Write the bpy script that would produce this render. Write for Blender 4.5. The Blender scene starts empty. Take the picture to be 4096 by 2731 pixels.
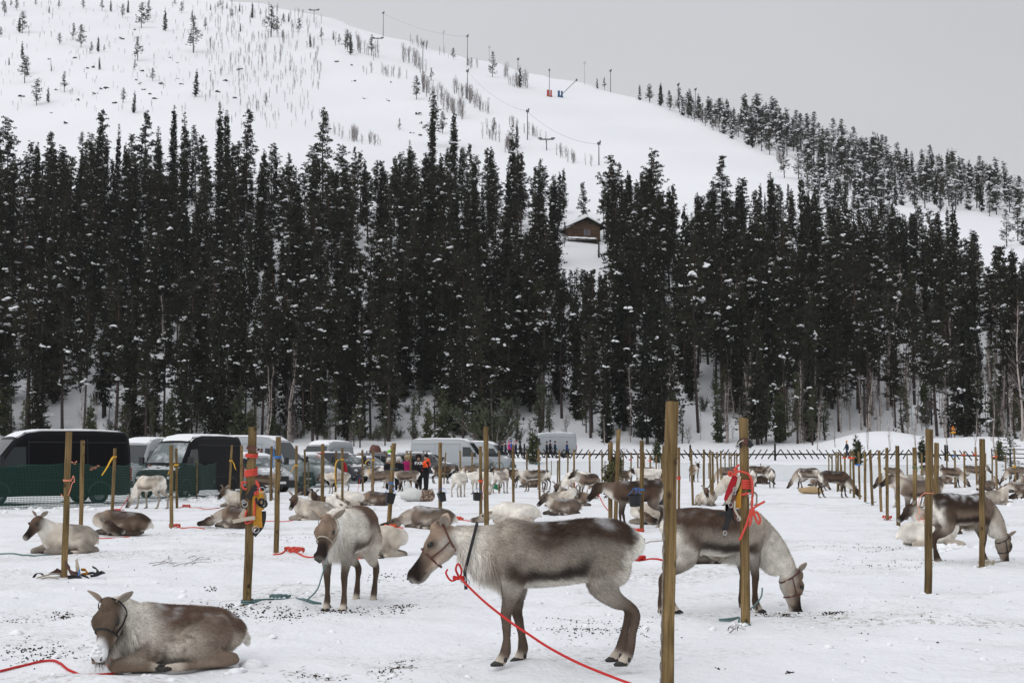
import bpy, bmesh, math, random
import numpy as np
from mathutils import Vector, Matrix, kdtree, noise as mnoise
R = math.radians
random.seed(7); np.random.seed(7)
scene = bpy.context.scene
COL = scene.collection

# ------------------------------------------------------------------ camera, light, exposure
CAM_H = 1.52
F = 50.0 / 36.0 * 4096.0
PITCH = math.atan(476.5 / F)
cam_d = bpy.data.cameras.new('camera')
cam_d.lens = 50.0; cam_d.sensor_width = 36.0; cam_d.clip_start = 0.1; cam_d.clip_end = 6000.0
cam = bpy.data.objects.new('camera', cam_d)
cam.location = (0, 0, CAM_H); cam.rotation_euler = (math.pi / 2 + PITCH, 0, 0)
COL.objects.link(cam); scene.camera = cam

SUN_EL, SUN_AZ = R(38), R(215)          # soft light from behind the camera's left shoulder
world = bpy.data.worlds.new('World'); scene.world = world; world.use_nodes = True
wn = world.node_tree; wn.nodes.clear()
w_out = wn.nodes.new('ShaderNodeOutputWorld')
w_bg1 = wn.nodes.new('ShaderNodeBackground'); w_bg1.inputs['Strength'].default_value = 0.05
w_sky = wn.nodes.new('ShaderNodeTexSky'); w_sky.sky_type = 'NISHITA'; w_sky.sun_disc = False
w_sky.sun_elevation = SUN_EL; w_sky.sun_rotation = SUN_AZ
w_hsv = wn.nodes.new('ShaderNodeHueSaturation'); w_hsv.inputs['Saturation'].default_value = 0.12
wn.links.new(w_sky.outputs[0], w_hsv.inputs['Color']); wn.links.new(w_hsv.outputs[0], w_bg1.inputs['Color'])
# overcast deck: real overcast skies brighten evenly from the horizon to the zenith (1 + 2 sin e)
w_bg2 = wn.nodes.new('ShaderNodeBackground'); w_bg2.inputs['Strength'].default_value = 1.0
w_tc = wn.nodes.new('ShaderNodeTexCoord'); w_sep = wn.nodes.new('ShaderNodeSeparateXYZ')
wn.links.new(w_tc.outputs['Generated'], w_sep.inputs[0])
w_m1 = wn.nodes.new('ShaderNodeMath'); w_m1.operation = 'MULTIPLY_ADD'; w_m1.use_clamp = False
w_mx = wn.nodes.new('ShaderNodeMath'); w_mx.operation = 'MAXIMUM'; w_mx.inputs[1].default_value = 0.0
wn.links.new(w_sep.outputs['Z'], w_mx.inputs[0]); wn.links.new(w_mx.outputs[0], w_m1.inputs[0])
SKY_H = 0.120
w_m1.inputs[1].default_value = 5.8 * SKY_H; w_m1.inputs[2].default_value = SKY_H
w_map = wn.nodes.new('ShaderNodeMapping'); w_map.inputs['Scale'].default_value = (1.6, 1.6, 4.0); w_map.inputs['Location'].default_value = (0.7, 0.2, 0)
w_nz = wn.nodes.new('ShaderNodeTexNoise'); w_nz.inputs['Scale'].default_value = 1.1; w_nz.inputs['Detail'].default_value = 2.5
wn.links.new(w_tc.outputs['Generated'], w_map.inputs[0]); wn.links.new(w_map.outputs[0], w_nz.inputs['Vector'])
w_rg = wn.nodes.new('ShaderNodeMapRange'); w_rg.inputs[1].default_value = 0.3; w_rg.inputs[2].default_value = 0.7
w_rg.inputs[3].default_value = 0.90; w_rg.inputs[4].default_value = 1.10
wn.links.new(w_nz.outputs[0], w_rg.inputs[0])
w_m2 = wn.nodes.new('ShaderNodeMath'); w_m2.operation = 'MULTIPLY'
w_az = wn.nodes.new('ShaderNodeMath'); w_az.operation = 'MULTIPLY_ADD'; w_az.inputs[1].default_value = -0.42; w_az.inputs[2].default_value = 1.0   # the cloud deck is heavier towards the right
wn.links.new(w_sep.outputs['X'], w_az.inputs[0])
w_m3 = wn.nodes.new('ShaderNodeMath'); w_m3.operation = 'MULTIPLY'; wn.links.new(w_rg.outputs[0], w_m3.inputs[0]); wn.links.new(w_az.outputs[0], w_m3.inputs[1])
wn.links.new(w_m1.outputs[0], w_m2.inputs[0]); wn.links.new(w_m3.outputs[0], w_m2.inputs[1])
w_cc = wn.nodes.new('ShaderNodeVectorMath'); w_cc.operation = 'SCALE'; w_cc.inputs[0].default_value = (0.965, 0.985, 1.03)
wn.links.new(w_m2.outputs[0], w_cc.inputs['Scale']); wn.links.new(w_cc.outputs[0], w_bg2.inputs['Color'])
w_add = wn.nodes.new('ShaderNodeAddShader')
wn.links.new(w_bg1.outputs[0], w_add.inputs[0]); wn.links.new(w_bg2.outputs[0], w_add.inputs[1])
wn.links.new(w_add.outputs[0], w_out.inputs['Surface'])
sun_d = bpy.data.lights.new('sun', 'SUN'); sun_d.energy = 0.5; sun_d.angle = R(40); sun_d.color = (1.0, 0.97, 0.93)
sun = bpy.data.objects.new('sun', sun_d); COL.objects.link(sun)
_sd = Vector((math.sin(SUN_AZ) * math.cos(SUN_EL), math.cos(SUN_AZ) * math.cos(SUN_EL), math.sin(SUN_EL)))
sun.rotation_euler = _sd.to_track_quat('Z', 'Y').to_euler()
scene.view_settings.view_transform = 'Standard'; scene.view_settings.look = 'None'
scene.view_settings.exposure = 0.20; scene.view_settings.gamma = 1.0; scene.view_settings.use_curve_mapping = False
scene.cycles.max_bounces = 6; scene.cycles.diffuse_bounces = 3; scene.cycles.glossy_bounces = 2
scene.cycles.transparent_max_bounces = 8; scene.cycles.volume_bounces = 1; scene.cycles.transmission_bounces = 2

# ------------------------------------------------------------------ helpers
def ray(u, v):
    """direction (per metre of depth) of full-size photo pixel u, v"""
    x = (u - 2048) / F; yu = (1365.5 - v) / F
    dy = math.cos(PITCH) - yu * math.sin(PITCH); dz = math.sin(PITCH) + yu * math.cos(PITCH)
    return x / dy, dz / dy
def at(u, v, z=0.0):
    dx, dz = ray(u, v); Y = (z - CAM_H) / dz
    return Vector((dx * Y, Y, z))
def atY(u, v, Y):
    dx, dz = ray(u, v); return Vector((dx * Y, Y, CAM_H + dz * Y))
def proj(p):
    c, s = math.cos(PITCH), math.sin(PITCH)
    d = p[1] * c + (p[2] - CAM_H) * s; up = -p[1] * s + (p[2] - CAM_H) * c
    return 2048 + F * p[0] / d, 1365.5 - F * up / d

def sst(x, a, b):
    t = np.clip((x - a) / (b - a), 0, 1); return t * t * (3 - 2 * t)
_YP = np.array([-100, 0, 70, 90, 110, 124, 134, 142, 150, 160, 166, 180.])
_ZP = np.array([0, 0, 0, .17, .38, .46, 1.35, 1.7, 1.85, 2.0, 2.5, 4.5])
def terr(X, Y):
    X = np.asarray(X, float); Y = np.asarray(Y, float)
    z = np.interp(Y, _YP, _ZP)
    Yc = np.clip(620 - .42 * X, 420, 900); zc = np.where(X < -95, 187.4 - .27 * X, 176 - .39 * X)
    t = (Y - 180) / (Yc - 180)
    hill = 4.5 + (zc - 4.5) * np.clip(t, 0, 1)
    hill = hill + 1.2 * np.sin(X * .045 + Y * .03) * sst(Y, 185, 260) + .5 * np.sin(X * .13 - Y * .09 + 2) * sst(Y, 185, 230)
    back = np.where(Y > Yc, .16 * (Y - Yc), 0)
    z = np.where(Y > 180, hill - back, z)
    # low bank and mound of ploughed snow right of the lattice fence, small banks behind the vans
    z = z + 2.5 * np.exp(-((X - 42) / 7.5) ** 2 - ((Y - 164) / 5.5) ** 2)
    z = z + 1.7 * np.exp(-((X - 56) / 8.0) ** 2 - ((Y - 166) / 5.0) ** 2)
    z = z + .9 * np.exp(-((X + 11) / 9) ** 2 - ((Y - 136) / 5) ** 2)
    z = z + 1.1 * np.exp(-((X + 21) / 3.0) ** 2 - ((Y - 86) / 4) ** 2) + 1.0 * np.exp(-((X + 9.5) / 5) ** 2 - ((Y - 122) / 4) ** 2)
    z = z + .35 * np.exp(-((X - 24.5) / 3.4) ** 2 - ((Y - 71) / 5) ** 2)
    return z
_YL = _YP.tolist(); _ZL = _ZP.tolist()
def _ss(x, a, b):
    t = min(max((x - a) / (b - a), 0.), 1.); return t * t * (3 - 2 * t)
def T(x, y):
    """scalar twin of terr()"""
    if y > 180:
        Yc = min(max(620 - .42 * x, 420), 900); zc = 187.4 - .27 * x if x < -95 else 176 - .39 * x; t = min(max((y - 180) / (Yc - 180), 0.), 1.)
        z = 4.5 + (zc - 4.5) * t + 1.2 * math.sin(x * .045 + y * .03) * _ss(y, 185, 260) + .5 * math.sin(x * .13 - y * .09 + 2) * _ss(y, 185, 230)
        if y > Yc: z -= .16 * (y - Yc)
        if y > 200: return z
    else:
        z = _ZL[-1]
        if y <= _YL[0]: z = 0.
        for i in range(len(_YL) - 1):
            if _YL[i] <= y < _YL[i + 1]:
                z = _ZL[i] + (_ZL[i + 1] - _ZL[i]) * (y - _YL[i]) / (_YL[i + 1] - _YL[i]); break
        if y < 50: return z
    e = math.exp
    return (z + 2.5 * e(-((x - 42) / 7.5) ** 2 - ((y - 164) / 5.5) ** 2) + 1.7 * e(-((x - 56) / 8.0) ** 2 - ((y - 166) / 5.0) ** 2)
            + .9 * e(-((x + 11) / 9) ** 2 - ((y - 136) / 5) ** 2) + 1.1 * e(-((x + 21) / 3.0) ** 2 - ((y - 86) / 4) ** 2)
            + 1.0 * e(-((x + 9.5) / 5) ** 2 - ((y - 122) / 4) ** 2) + .35 * e(-((x - 24.5) / 3.4) ** 2 - ((y - 71) / 5) ** 2))
def hit(u, v):
    """where the line of sight through a photo pixel meets the snow"""
    dx, dz = ray(u, v); y = 8.0 if dz < 0 else 60.0; st = 2.0
    while y < 900:
        if CAM_H + dz * y <= T(dx * y, y): break
        y += st if y < 200 else 6.0
    if y < 900:
        a, b = y - (st if y < 200 else 6.0), y
        for _ in range(9):
            m = (a + b) / 2
            if CAM_H + dz * m <= T(dx * m, m): b = m
            else: a = m
        y = b
    return Vector((dx * y, y, T(dx * y, y)))

def tag(o, label=None, cat=None, group=None, kind=None):
    if label: o['label'] = label
    if cat: o['category'] = cat
    if group: o['group'] = group
    if kind: o['kind'] = kind
    return o
def link(name, me, parent=None, loc=None, rot=None):
    o = bpy.data.objects.new(name, me); COL.objects.link(o)
    if parent is not None: o.parent = parent
    if loc is not None: o.location = loc
    if rot is not None: o.rotation_euler = rot
    return o
def empty(name, loc=(0, 0, 0), rz=0.0, sc=1.0):
    o = bpy.data.objects.new(name, None); COL.objects.link(o)
    o.empty_display_size = .1; o.location = loc; o.rotation_euler = (0, 0, rz); o.scale = (sc, sc, sc)
    return o
KIDS = {}
def kids(o):
    return KIDS.get(o.name, [])
def child(name, me, parent, **k):
    o = link(name, me, parent, **k); KIDS.setdefault(parent.name, []).append(o); return o
def copy_tree(o, parent=None):
    c = o.copy(); COL.objects.link(c)
    if parent is not None: c.parent = parent
    for k in kids(o):
        KIDS.setdefault(c.name, []).append(copy_tree(k, c))
    return c
class MB:
    """collects simple shapes as vertex and face lists"""
    def __init__(s): s.v = []; s.f = []; s.m = []; s.c = []
    def add(s, vs, fs, mi=0, col=None):
        n = len(s.v); s.v.extend([tuple(p) for p in vs]); s.f.extend([tuple(i + n for i in f) for f in fs]); s.m.extend([mi] * len(fs))
        s.c.extend([col or (1, 1, 1)] * len(vs))
        return s
    def box(s, c, d, rot=None, mi=0, col=None):
        vs = []
        for i in range(8):
            p = Vector(((i & 1) - .5, ((i >> 1) & 1) - .5, ((i >> 2) & 1) - .5)); p = Vector((p.x * d[0], p.y * d[1], p.z * d[2]))
            if rot is not None: p = rot @ p
            vs.append(p + Vector(c))
        return s.add(vs, [(0, 2, 3, 1), (4, 5, 7, 6), (0, 1, 5, 4), (2, 6, 7, 3), (0, 4, 6, 2), (1, 3, 7, 5)], mi, col)
    def tube(s, pts, r, n=6, mi=0, cap=True, flat=1.0, col=None):
        pts = [Vector(p) for p in pts]; m = len(pts)
        rs = r if hasattr(r, '__len__') else [r] * m
        ref = Vector((0, 0, 1)); vs = []
        for i, p in enumerate(pts):
            t = (pts[min(i + 1, m - 1)] - pts[max(i - 1, 0)])
            t = t.normalized() if t.length > 1e-9 else Vector((0, 0, 1))
            a = t.cross(ref)
            if a.length < .15: a = t.cross(Vector((1, 0, 0)))
            a.normalize(); b = a.cross(t).normalized(); ref = b
            for k in range(n):
                an = 2 * math.pi * k / n
                vs.append(p + a * (math.cos(an) * rs[i]) + b * (math.sin(an) * rs[i] * flat))
        fs = [(i * n + k, i * n + (k + 1) % n, (i + 1) * n + (k + 1) % n, (i + 1) * n + k) for i in range(m - 1) for k in range(n)]
        if cap: fs += [tuple(reversed(range(n))), tuple(range((m - 1) * n, m * n))]
        return s.add(vs, fs, mi, col)
    def ball(s, c, r, n=6, mi=0, sc=(1, 1, 1), col=None):
        vs = []; c = Vector(c)
        for i in range(1, n):
            th = math.pi * i / n
            for k in range(2 * n):
                ph = math.pi * k / n
                vs.append(c + Vector((math.sin(th) * math.cos(ph) * sc[0], math.sin(th) * math.sin(ph) * sc[1], math.cos(th) * sc[2])) * r)
        q = 2 * n; fs = [(i * q + k, (i + 1) * q + k, (i + 1) * q + (k + 1) % q, i * q + (k + 1) % q) for i in range(n - 2) for k in range(q)]
        vs += [c + Vector((0, 0, sc[2] * r)), c - Vector((0, 0, sc[2] * r))]; a = len(vs) - 2
        fs += [(a, k, (k + 1) % q) for k in range(q)] + [(a + 1, (n - 2) * q + (k + 1) % q, (n - 2) * q + k) for k in range(q)]
        return s.add(vs, fs, mi, col)
    def mesh(s, name, mats, smooth=False, cols=False):
        me = bpy.data.meshes.new(name); me.from_pydata(s.v, [], s.f)
        for m in (mats if isinstance(mats, (list, tuple)) else [mats]): me.materials.append(m)
        if any(s.m): me.polygons.foreach_set('material_index', s.m)
        if smooth: me.polygons.foreach_set('use_smooth', [True] * len(me.polygons))
        if cols:
            a = me.color_attributes.new('Col', 'FLOAT_COLOR', 'POINT')
            a.data.foreach_set('color', np.hstack([np.array(s.c, float), np.ones((len(s.c), 1))]).ravel())
        me.update(); return me
def npmesh(name, V, Fc, mat, smooth=False, col=None):
    """mesh from numpy vertices and same-sized faces"""
    V = np.asarray(V, np.float32); Fc = np.asarray(Fc, np.int32); k = Fc.shape[1]
    me = bpy.data.meshes.new(name); me.vertices.add(len(V)); me.vertices.foreach_set('co', V.ravel())
    me.loops.add(Fc.size); me.loops.foreach_set('vertex_index', Fc.ravel())
    me.polygons.add(len(Fc)); me.polygons.foreach_set('loop_start', np.arange(0, Fc.size, k, dtype=np.int32))
    me.polygons.foreach_set('loop_total', np.full(len(Fc), k, np.int32))
    if smooth: me.polygons.foreach_set('use_smooth', np.ones(len(Fc), bool))
    me.materials.append(mat)
    if col is not None:
        a = me.color_attributes.new('Col', 'FLOAT_COLOR', 'POINT')
        a.data.foreach_set('color', np.hstack([col, np.ones((len(col), 1))]).astype(np.float32).ravel())
    me.update(calc_edges=True); return me
def catmull(P, sub=6):
    P = [Vector(p) for p in P]; Q = [P[0] * 2 - P[1]] + P + [P[-1] * 2 - P[-2]]; out = []
    for i in range(1, len(Q) - 2):
        a, b, c, d = Q[i - 1], Q[i], Q[i + 1], Q[i + 2]
        for k in range(sub):
            t = k / sub
            out.append(.5 * ((2 * b) + (c - a) * t + (2 * a - 5 * b + 4 * c - d) * t * t + (-a + 3 * b - 3 * c + d) * t ** 3))
    out.append(P[-1]); return out

# ------------------------------------------------------------------ materials
def mat(name, col, rough=.7, spec=.3, metal=0., nz=None, bump=None, vcol=False, coat=0., stretch=None, second=None):
    """nz=(scale, amount) mottles the colour, bump=(scale, distance), second=(colour, scale, threshold, softness)"""
    m = bpy.data.materials.new(name); m.use_nodes = True; nt = m.node_tree; N = nt.nodes; L = nt.links
    b = N['Principled BSDF']; b.inputs['Base Color'].default_value = (*col, 1); b.inputs['Roughness'].default_value = rough
    b.inputs['Specular IOR Level'].default_value = spec; b.inputs['Metallic'].default_value = metal
    if coat: b.inputs['Coat Weight'].default_value = coat; b.inputs['Coat Roughness'].default_value = .08
    tc = N.new('ShaderNodeTexCoord'); src = tc.outputs['Object']
    if stretch:
        mp = N.new('ShaderNodeMapping'); mp.inputs['Scale'].default_value = stretch; L.new(src, mp.inputs[0]); src = mp.outputs[0]
    cur = None
    if vcol:
        a = N.new('ShaderNodeVertexColor'); a.layer_name = 'Col'; cur = a.outputs['Color']
    if second:
        n2 = N.new('ShaderNodeTexNoise'); n2.inputs['Scale'].default_value = second[1]; n2.inputs['Detail'].default_value = 5
        L.new(src, n2.inputs['Vector']); r2 = N.new('ShaderNodeMapRange'); L.new(n2.outputs[0], r2.inputs[0])
        r2.inputs[1].default_value = second[2]; r2.inputs[2].default_value = second[2] + second[3]
        mx = N.new('ShaderNodeMix'); mx.data_type = 'RGBA'; L.new(r2.outputs[0], mx.inputs[0])
        if cur: L.new(cur, mx.inputs[6])
        else: mx.inputs[6].default_value = (*col, 1)
        mx.inputs[7].default_value = (*second[0], 1); cur = mx.outputs[2]
    if nz:
        n1 = N.new('ShaderNodeTexNoise'); n1.inputs['Scale'].default_value = nz[0]; n1.inputs['Detail'].default_value = 6; n1.inputs['Roughness'].default_value = .65
        L.new(src, n1.inputs['Vector']); r1 = N.new('ShaderNodeMapRange'); L.new(n1.outputs[0], r1.inputs[0])
        r1.inputs[1].default_value = .25; r1.inputs[2].default_value = .75; r1.inputs[3].default_value = 1 - nz[1]; r1.inputs[4].default_value = 1 + nz[1]
        sc = N.new('ShaderNodeVectorMath'); sc.operation = 'SCALE'; L.new(r1.outputs[0], sc.inputs['Scale'])
        if cur: L.new(cur, sc.inputs[0])
        else: sc.inputs[0].default_value = col
        cur = sc.outputs[0]
    if cur: L.new(cur, b.inputs['Base Color'])
    if bump:
        n3 = N.new('ShaderNodeTexNoise'); n3.inputs['Scale'].default_value = bump[0]; n3.inputs['Detail'].default_value = 5
        L.new(src, n3.inputs['Vector']); bp = N.new('ShaderNodeBump'); bp.inputs['Distance'].default_value = bump[1]; bp.inputs['Strength'].default_value = 1
        L.new(n3.outputs[0], bp.inputs['Height']); L.new(bp.outputs[0], b.inputs['Normal'])
    return m
M = {}
M['snowclump'] = mat('snow_clump', (.88, .89, .91), .8, .2, bump=(6, .02))
M['fur'] = mat('fur_coat', (1, 1, 1), .85, .12, vcol=True, nz=(60, .16), bump=(160, .004))
M['strand'] = mat('fur_strand', (1, 1, 1), .8, .15, vcol=True)
M['hoof'] = mat('hoof', (.025, .022, .02), .5, .4)
M['eye'] = mat('eye', (.012, .009, .008), .08, .6)
M['red'] = mat('rope_red', (.52, .030, .028), .75, .2, nz=(90, .25), bump=(120, .004))
M['orange'] = mat('rope_orange', (.75, .09, .03), .75, .2, nz=(90, .25), bump=(120, .004))
M['coral'] = mat('rope_coral', (.62, .085, .062), .75, .2, nz=(90, .2), bump=(120, .004))
M['pink'] = mat('twine_pink', (.80, .30, .20), .75, .2)
M['blue'] = mat('rope_blue', (.05, .20, .55), .7, .2)
M['teal'] = mat('rope_teal', (.12, .20, .20), .8, .2, nz=(90, .3), bump=(120, .004))
M['yellow'] = mat('ribbon_yellow', (.75, .42, .04), .6, .3, nz=(20, .1))
M['green'] = mat('cloth_green', (.01, .16, .07), .7, .2)
M['black'] = mat('strap_black', (.012, .012, .014), .6, .4)
M['brownleather'] = mat('leather_brown', (.10, .035, .025), .55, .4, nz=(30, .3))
M['steel'] = mat('steel_buckle', (.45, .45, .46), .35, .5, metal=.9)
M['felt'] = mat('felt_cream', (.45, .40, .32), .9, .1)
M['ochre'] = mat('webbing_ochre', (.45, .22, .03), .8, .2, nz=(60, .3))
M['redcloth'] = mat('cloth_red', (.36, .018, .028), .8, .2)
def wood_mat(name, c1, c2, scale=1.0):
    m = bpy.data.materials.new(name); m.use_nodes = True; N = m.node_tree.nodes; L = m.node_tree.links; b = N['Principled BSDF']
    tc = N.new('ShaderNodeTexCoord'); oi = N.new('ShaderNodeObjectInfo')
    off = N.new('ShaderNodeVectorMath'); off.operation = 'SCALE'; off.inputs[0].default_value = (37, 91, 53); L.new(oi.outputs['Random'], off.inputs['Scale'])
    ad = N.new('ShaderNodeVectorMath'); ad.operation = 'ADD'; L.new(tc.outputs['Object'], ad.inputs[0]); L.new(off.outputs[0], ad.inputs[1])
    mp = N.new('ShaderNodeMapping'); mp.inputs['Scale'].default_value = (28 * scale, 28 * scale, 1.1 * scale); L.new(ad.outputs[0], mp.inputs[0])
    n = N.new('ShaderNodeTexNoise'); n.inputs['Scale'].default_value = 1.6; n.inputs['Detail'].default_value = 8; n.inputs['Roughness'].default_value = .7; n.inputs['Distortion'].default_value = .6
    L.new(mp.outputs[0], n.inputs['Vector'])
    cr = N.new('ShaderNodeValToRGB'); cr.color_ramp.elements[0].position = .33; cr.color_ramp.elements[0].color = (*c1, 1); cr.color_ramp.elements[1].position = .66; cr.color_ramp.elements[1].color = (*c2, 1)
    L.new(n.outputs[0], cr.inputs[0])
    vo = N.new('ShaderNodeTexVoronoi'); vo.inputs['Scale'].default_value = 1.0
    mp2 = N.new('ShaderNodeMapping'); mp2.inputs['Scale'].default_value = (9, 9, 5.5); L.new(ad.outputs[0], mp2.inputs[0]); L.new(mp2.outputs[0], vo.inputs['Vector'])
    kr = N.new('ShaderNodeMapRange'); L.new(vo.outputs['Distance'], kr.inputs[0]); kr.inputs[1].default_value = .10; kr.inputs[2].default_value = .22; kr.inputs[3].default_value = .85; kr.inputs[4].default_value = 0
    mx = N.new('ShaderNodeMix'); mx.data_type = 'RGBA'; L.new(kr.outputs[0], mx.inputs[0]); L.new(cr.outputs[0], mx.inputs[6]); mx.inputs[7].default_value = (.03, .018, .01, 1)
    # broad weathering and per-post tone
    n4 = N.new('ShaderNodeTexNoise'); n4.inputs['Scale'].default_value = 2.2; L.new(ad.outputs[0], n4.inputs['Vector'])
    r4 = N.new('ShaderNodeMapRange'); L.new(n4.outputs[0], r4.inputs[0]); r4.inputs[1].default_value = .3; r4.inputs[2].default_value = .7; r4.inputs[3].default_value = .72; r4.inputs[4].default_value = 1.15
    r5 = N.new('ShaderNodeMapRange'); L.new(oi.outputs['Random'], r5.inputs[0]); r5.inputs[3].default_value = .72; r5.inputs[4].default_value = 1.12
    mm = N.new('ShaderNodeMath'); mm.operation = 'MULTIPLY'; L.new(r4.outputs[0], mm.inputs[0]); L.new(r5.outputs[0], mm.inputs[1])
    sc = N.new('ShaderNodeVectorMath'); sc.operation = 'SCALE'; L.new(mx.outputs[2], sc.inputs[0]); L.new(mm.outputs[0], sc.inputs['Scale'])
    L.new(sc.outputs[0], b.inputs['Base Color']); b.inputs['Roughness'].default_value = .85; b.inputs['Specular IOR Level'].default_value = .15
    bp = N.new('ShaderNodeBump'); bp.inputs['Distance'].default_value = .004; L.new(n.outputs[0], bp.inputs['Height']); L.new(bp.outputs[0], b.inputs['Normal'])
    return m
M['post'] = wood_mat('post_wood', (.070, .046, .020), (.30, .205, .095))
M['darkwood'] = wood_mat('dark_wood', (.012, .010, .009), (.035, .028, .022))
M['log'] = wood_mat('cabin_log', (.07, .042, .028), (.28, .18, .12), .5)

# ------------------------------------------------------------------ snow ground
def snow_mat():
    m = bpy.data.materials.new('snow_ground'); m.use_nodes = True; N = m.node_tree.nodes; L = m.node_tree.links; b = N['Principled BSDF']
    b.inputs['Roughness'].default_value = .7; b.inputs['Specular IOR Level'].default_value = .2
    g = N.new('ShaderNodeNewGeometry'); P = g.outputs['Position']
    def nz(scale, det, vec=None, ro=.6, dist=0):
        n = N.new('ShaderNodeTexNoise'); n.inputs['Scale'].default_value = scale; n.inputs['Detail'].default_value = det; n.inputs['Roughness'].default_value = ro; n.inputs['Distortion'].default_value = dist
        L.new(vec or P, n.inputs['Vector']); return n.outputs[0]
    def rng(x, a, c, lo=0., hi=1.):
        r = N.new('ShaderNodeMapRange'); L.new(x, r.inputs[0]); r.inputs[1].default_value = a; r.inputs[2].default_value = c; r.inputs[3].default_value = lo; r.inputs[4].default_value = hi; return r.outputs[0]
    def mul(x, y):
        r = N.new('ShaderNodeMath'); r.operation = 'MULTIPLY'; L.new(x, r.inputs[0]); L.new(y, r.inputs[1]); return r.outputs[0]
    sp = N.new('ShaderNodeSeparateXYZ'); L.new(P, sp.inputs[0])
    mp = N.new('ShaderNodeMapping'); mp.inputs['Scale'].default_value = (.22, .42, 1); L.new(P, mp.inputs[0])
    patch = rng(nz(1.0, 4, mp.outputs[0], .6, .4), .50, .66)
    fine = rng(nz(11, 8, None, .85), .50, .60)
    yard = rng(sp.outputs['Y'], 85, 100, 1, 0)
    d1 = mul(mul(patch, fine), yard)
    mud = mul(mul(rng(nz(.55, 5, mp.outputs[0], .65, .6), .56, .70, 0, .55), rng(nz(5, 6, None, .8), .38, .62)), yard)
    dm = N.new('ShaderNodeMath'); dm.operation = 'MAXIMUM'; L.new(d1, dm.inputs[0]); L.new(mud, dm.inputs[1]); dirt = dm.outputs[0]
    c0 = N.new('ShaderNodeMix'); c0.data_type = 'RGBA'; L.new(dirt, c0.inputs[0]); c0.inputs[6].default_value = (.83, .84, .865, 1); c0.inputs[7].default_value = (.22, .175, .13, 1)
    tint = mul(mul(rng(nz(.9, 3), .5, .72, 0, .34), patch), yard)
    c1 = N.new('ShaderNodeMix'); c1.data_type = 'RGBA'; L.new(tint, c1.inputs[0]); L.new(c0.outputs[2], c1.inputs[6]); c1.inputs[7].default_value = (.58, .54, .47, 1)
    # straw and grit away from the patches
    grit = mul(rng(nz(38, 3), .70, .76), yard)
    c2 = N.new('ShaderNodeMix'); c2.data_type = 'RGBA'; L.new(grit, c2.inputs[0]); L.new(c1.outputs[2], c2.inputs[6]); c2.inputs[7].default_value = (.33, .29, .24, 1)
    L.new(c2.outputs[2], b.inputs['Base Color'])
    # trampled relief
    b1 = N.new('ShaderNodeBump'); b1.inputs['Distance'].default_value = .055; L.new(nz(2.6, 6, None, .6, .3), b1.inputs['Height'])
    b2 = N.new('ShaderNodeBump'); b2.inputs['Distance'].default_value = .02; L.new(nz(14, 5, None, .6), b2.inputs['Height']); L.new(b1.outputs[0], b2.inputs['Normal'])
    L.new(b2.outputs[0], b.inputs['Normal'])
    return m
M['snow'] = snow_mat()
def grow(a, b, s, g, mx):
    o = [a]; 
    while o[-1] < b: o.append(o[-1] + s); s = min(s * g, mx)
    return o
xs = grow(0, 10, .13, 1.0, .13); xs += grow(xs[-1] + .14, 700, .14, 1.035, 14); xs = np.array(sorted([-x for x in xs[1:]] + xs))
ys = grow(6, 26, .12, 1.003, .3); ys += grow(ys[-1] + .2, 1300, .2, 1.02, 8); ys = np.array([-400, -200, -100, -60, -30, -15, -8, -3, 0, 2, 4, 5] + ys)
GX, GY = np.meshgrid(xs, ys)
GZ = terr(GX, GY)
rs = np.random.RandomState(3)
def lumps(GX, GY):
    z = np.zeros_like(GX)
    for k in range(46):
        L_ = rs.uniform(.35, 2.6); a = rs.uniform(0, math.pi); ph = rs.uniform(0, 6.3)
        z += .0052 * L_ ** .7 * np.sin((GX * math.cos(a) + GY * math.sin(a)) * 2 * math.pi / L_ + ph)
    return z
near = 1 - sst(GY, 60, 110)
ZL = lumps(GX, GY)
GZ = GZ + near * (np.abs(ZL) - .02) * .9
# hoof prints
for k in range(900):
    y = 7 + 28 * rs.rand() ** 1.3; x = rs.uniform(-.42, .42) * y
    ix = np.searchsorted(xs, x); iy = np.searchsorted(ys, y); a, b_ = slice(max(ix - 3, 0), ix + 4), slice(max(iy - 3, 0), iy + 4)
    d2 = ((GX[b_, a] - x) / .10) ** 2 + ((GY[b_, a] - y) / .12) ** 2; GZ[b_, a] += rs.choice([-.028, -.02, .02]) * np.exp(-d2)
ny, nx = GX.shape
V = np.stack([GX, GY, GZ], -1).reshape(-1, 3)
I = np.arange(ny * nx).reshape(ny, nx)
Fq = np.stack([I[:-1, :-1], I[:-1, 1:], I[1:, 1:], I[1:, :-1]], -1).reshape(-1, 4)
ground = link('snow_ground', npmesh('snow_ground', V, Fq, M['snow'], smooth=True))
tag(ground, 'trampled snow field rising into the white fell slope behind', kind='structure')
def ground_z(x, y):
    i = int(np.clip(np.searchsorted(xs, x) - 1, 0, nx - 2)); j = int(np.clip(np.searchsorted(ys, y) - 1, 0, ny - 2))
    a = (x - xs[i]) / (xs[i + 1] - xs[i]); b = (y - ys[j]) / (ys[j + 1] - ys[j])
    return float((GZ[j, i] * (1 - a) + GZ[j, i + 1] * a) * (1 - b) + (GZ[j + 1, i] * (1 - a) + GZ[j + 1, i + 1] * a) * b)
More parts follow.
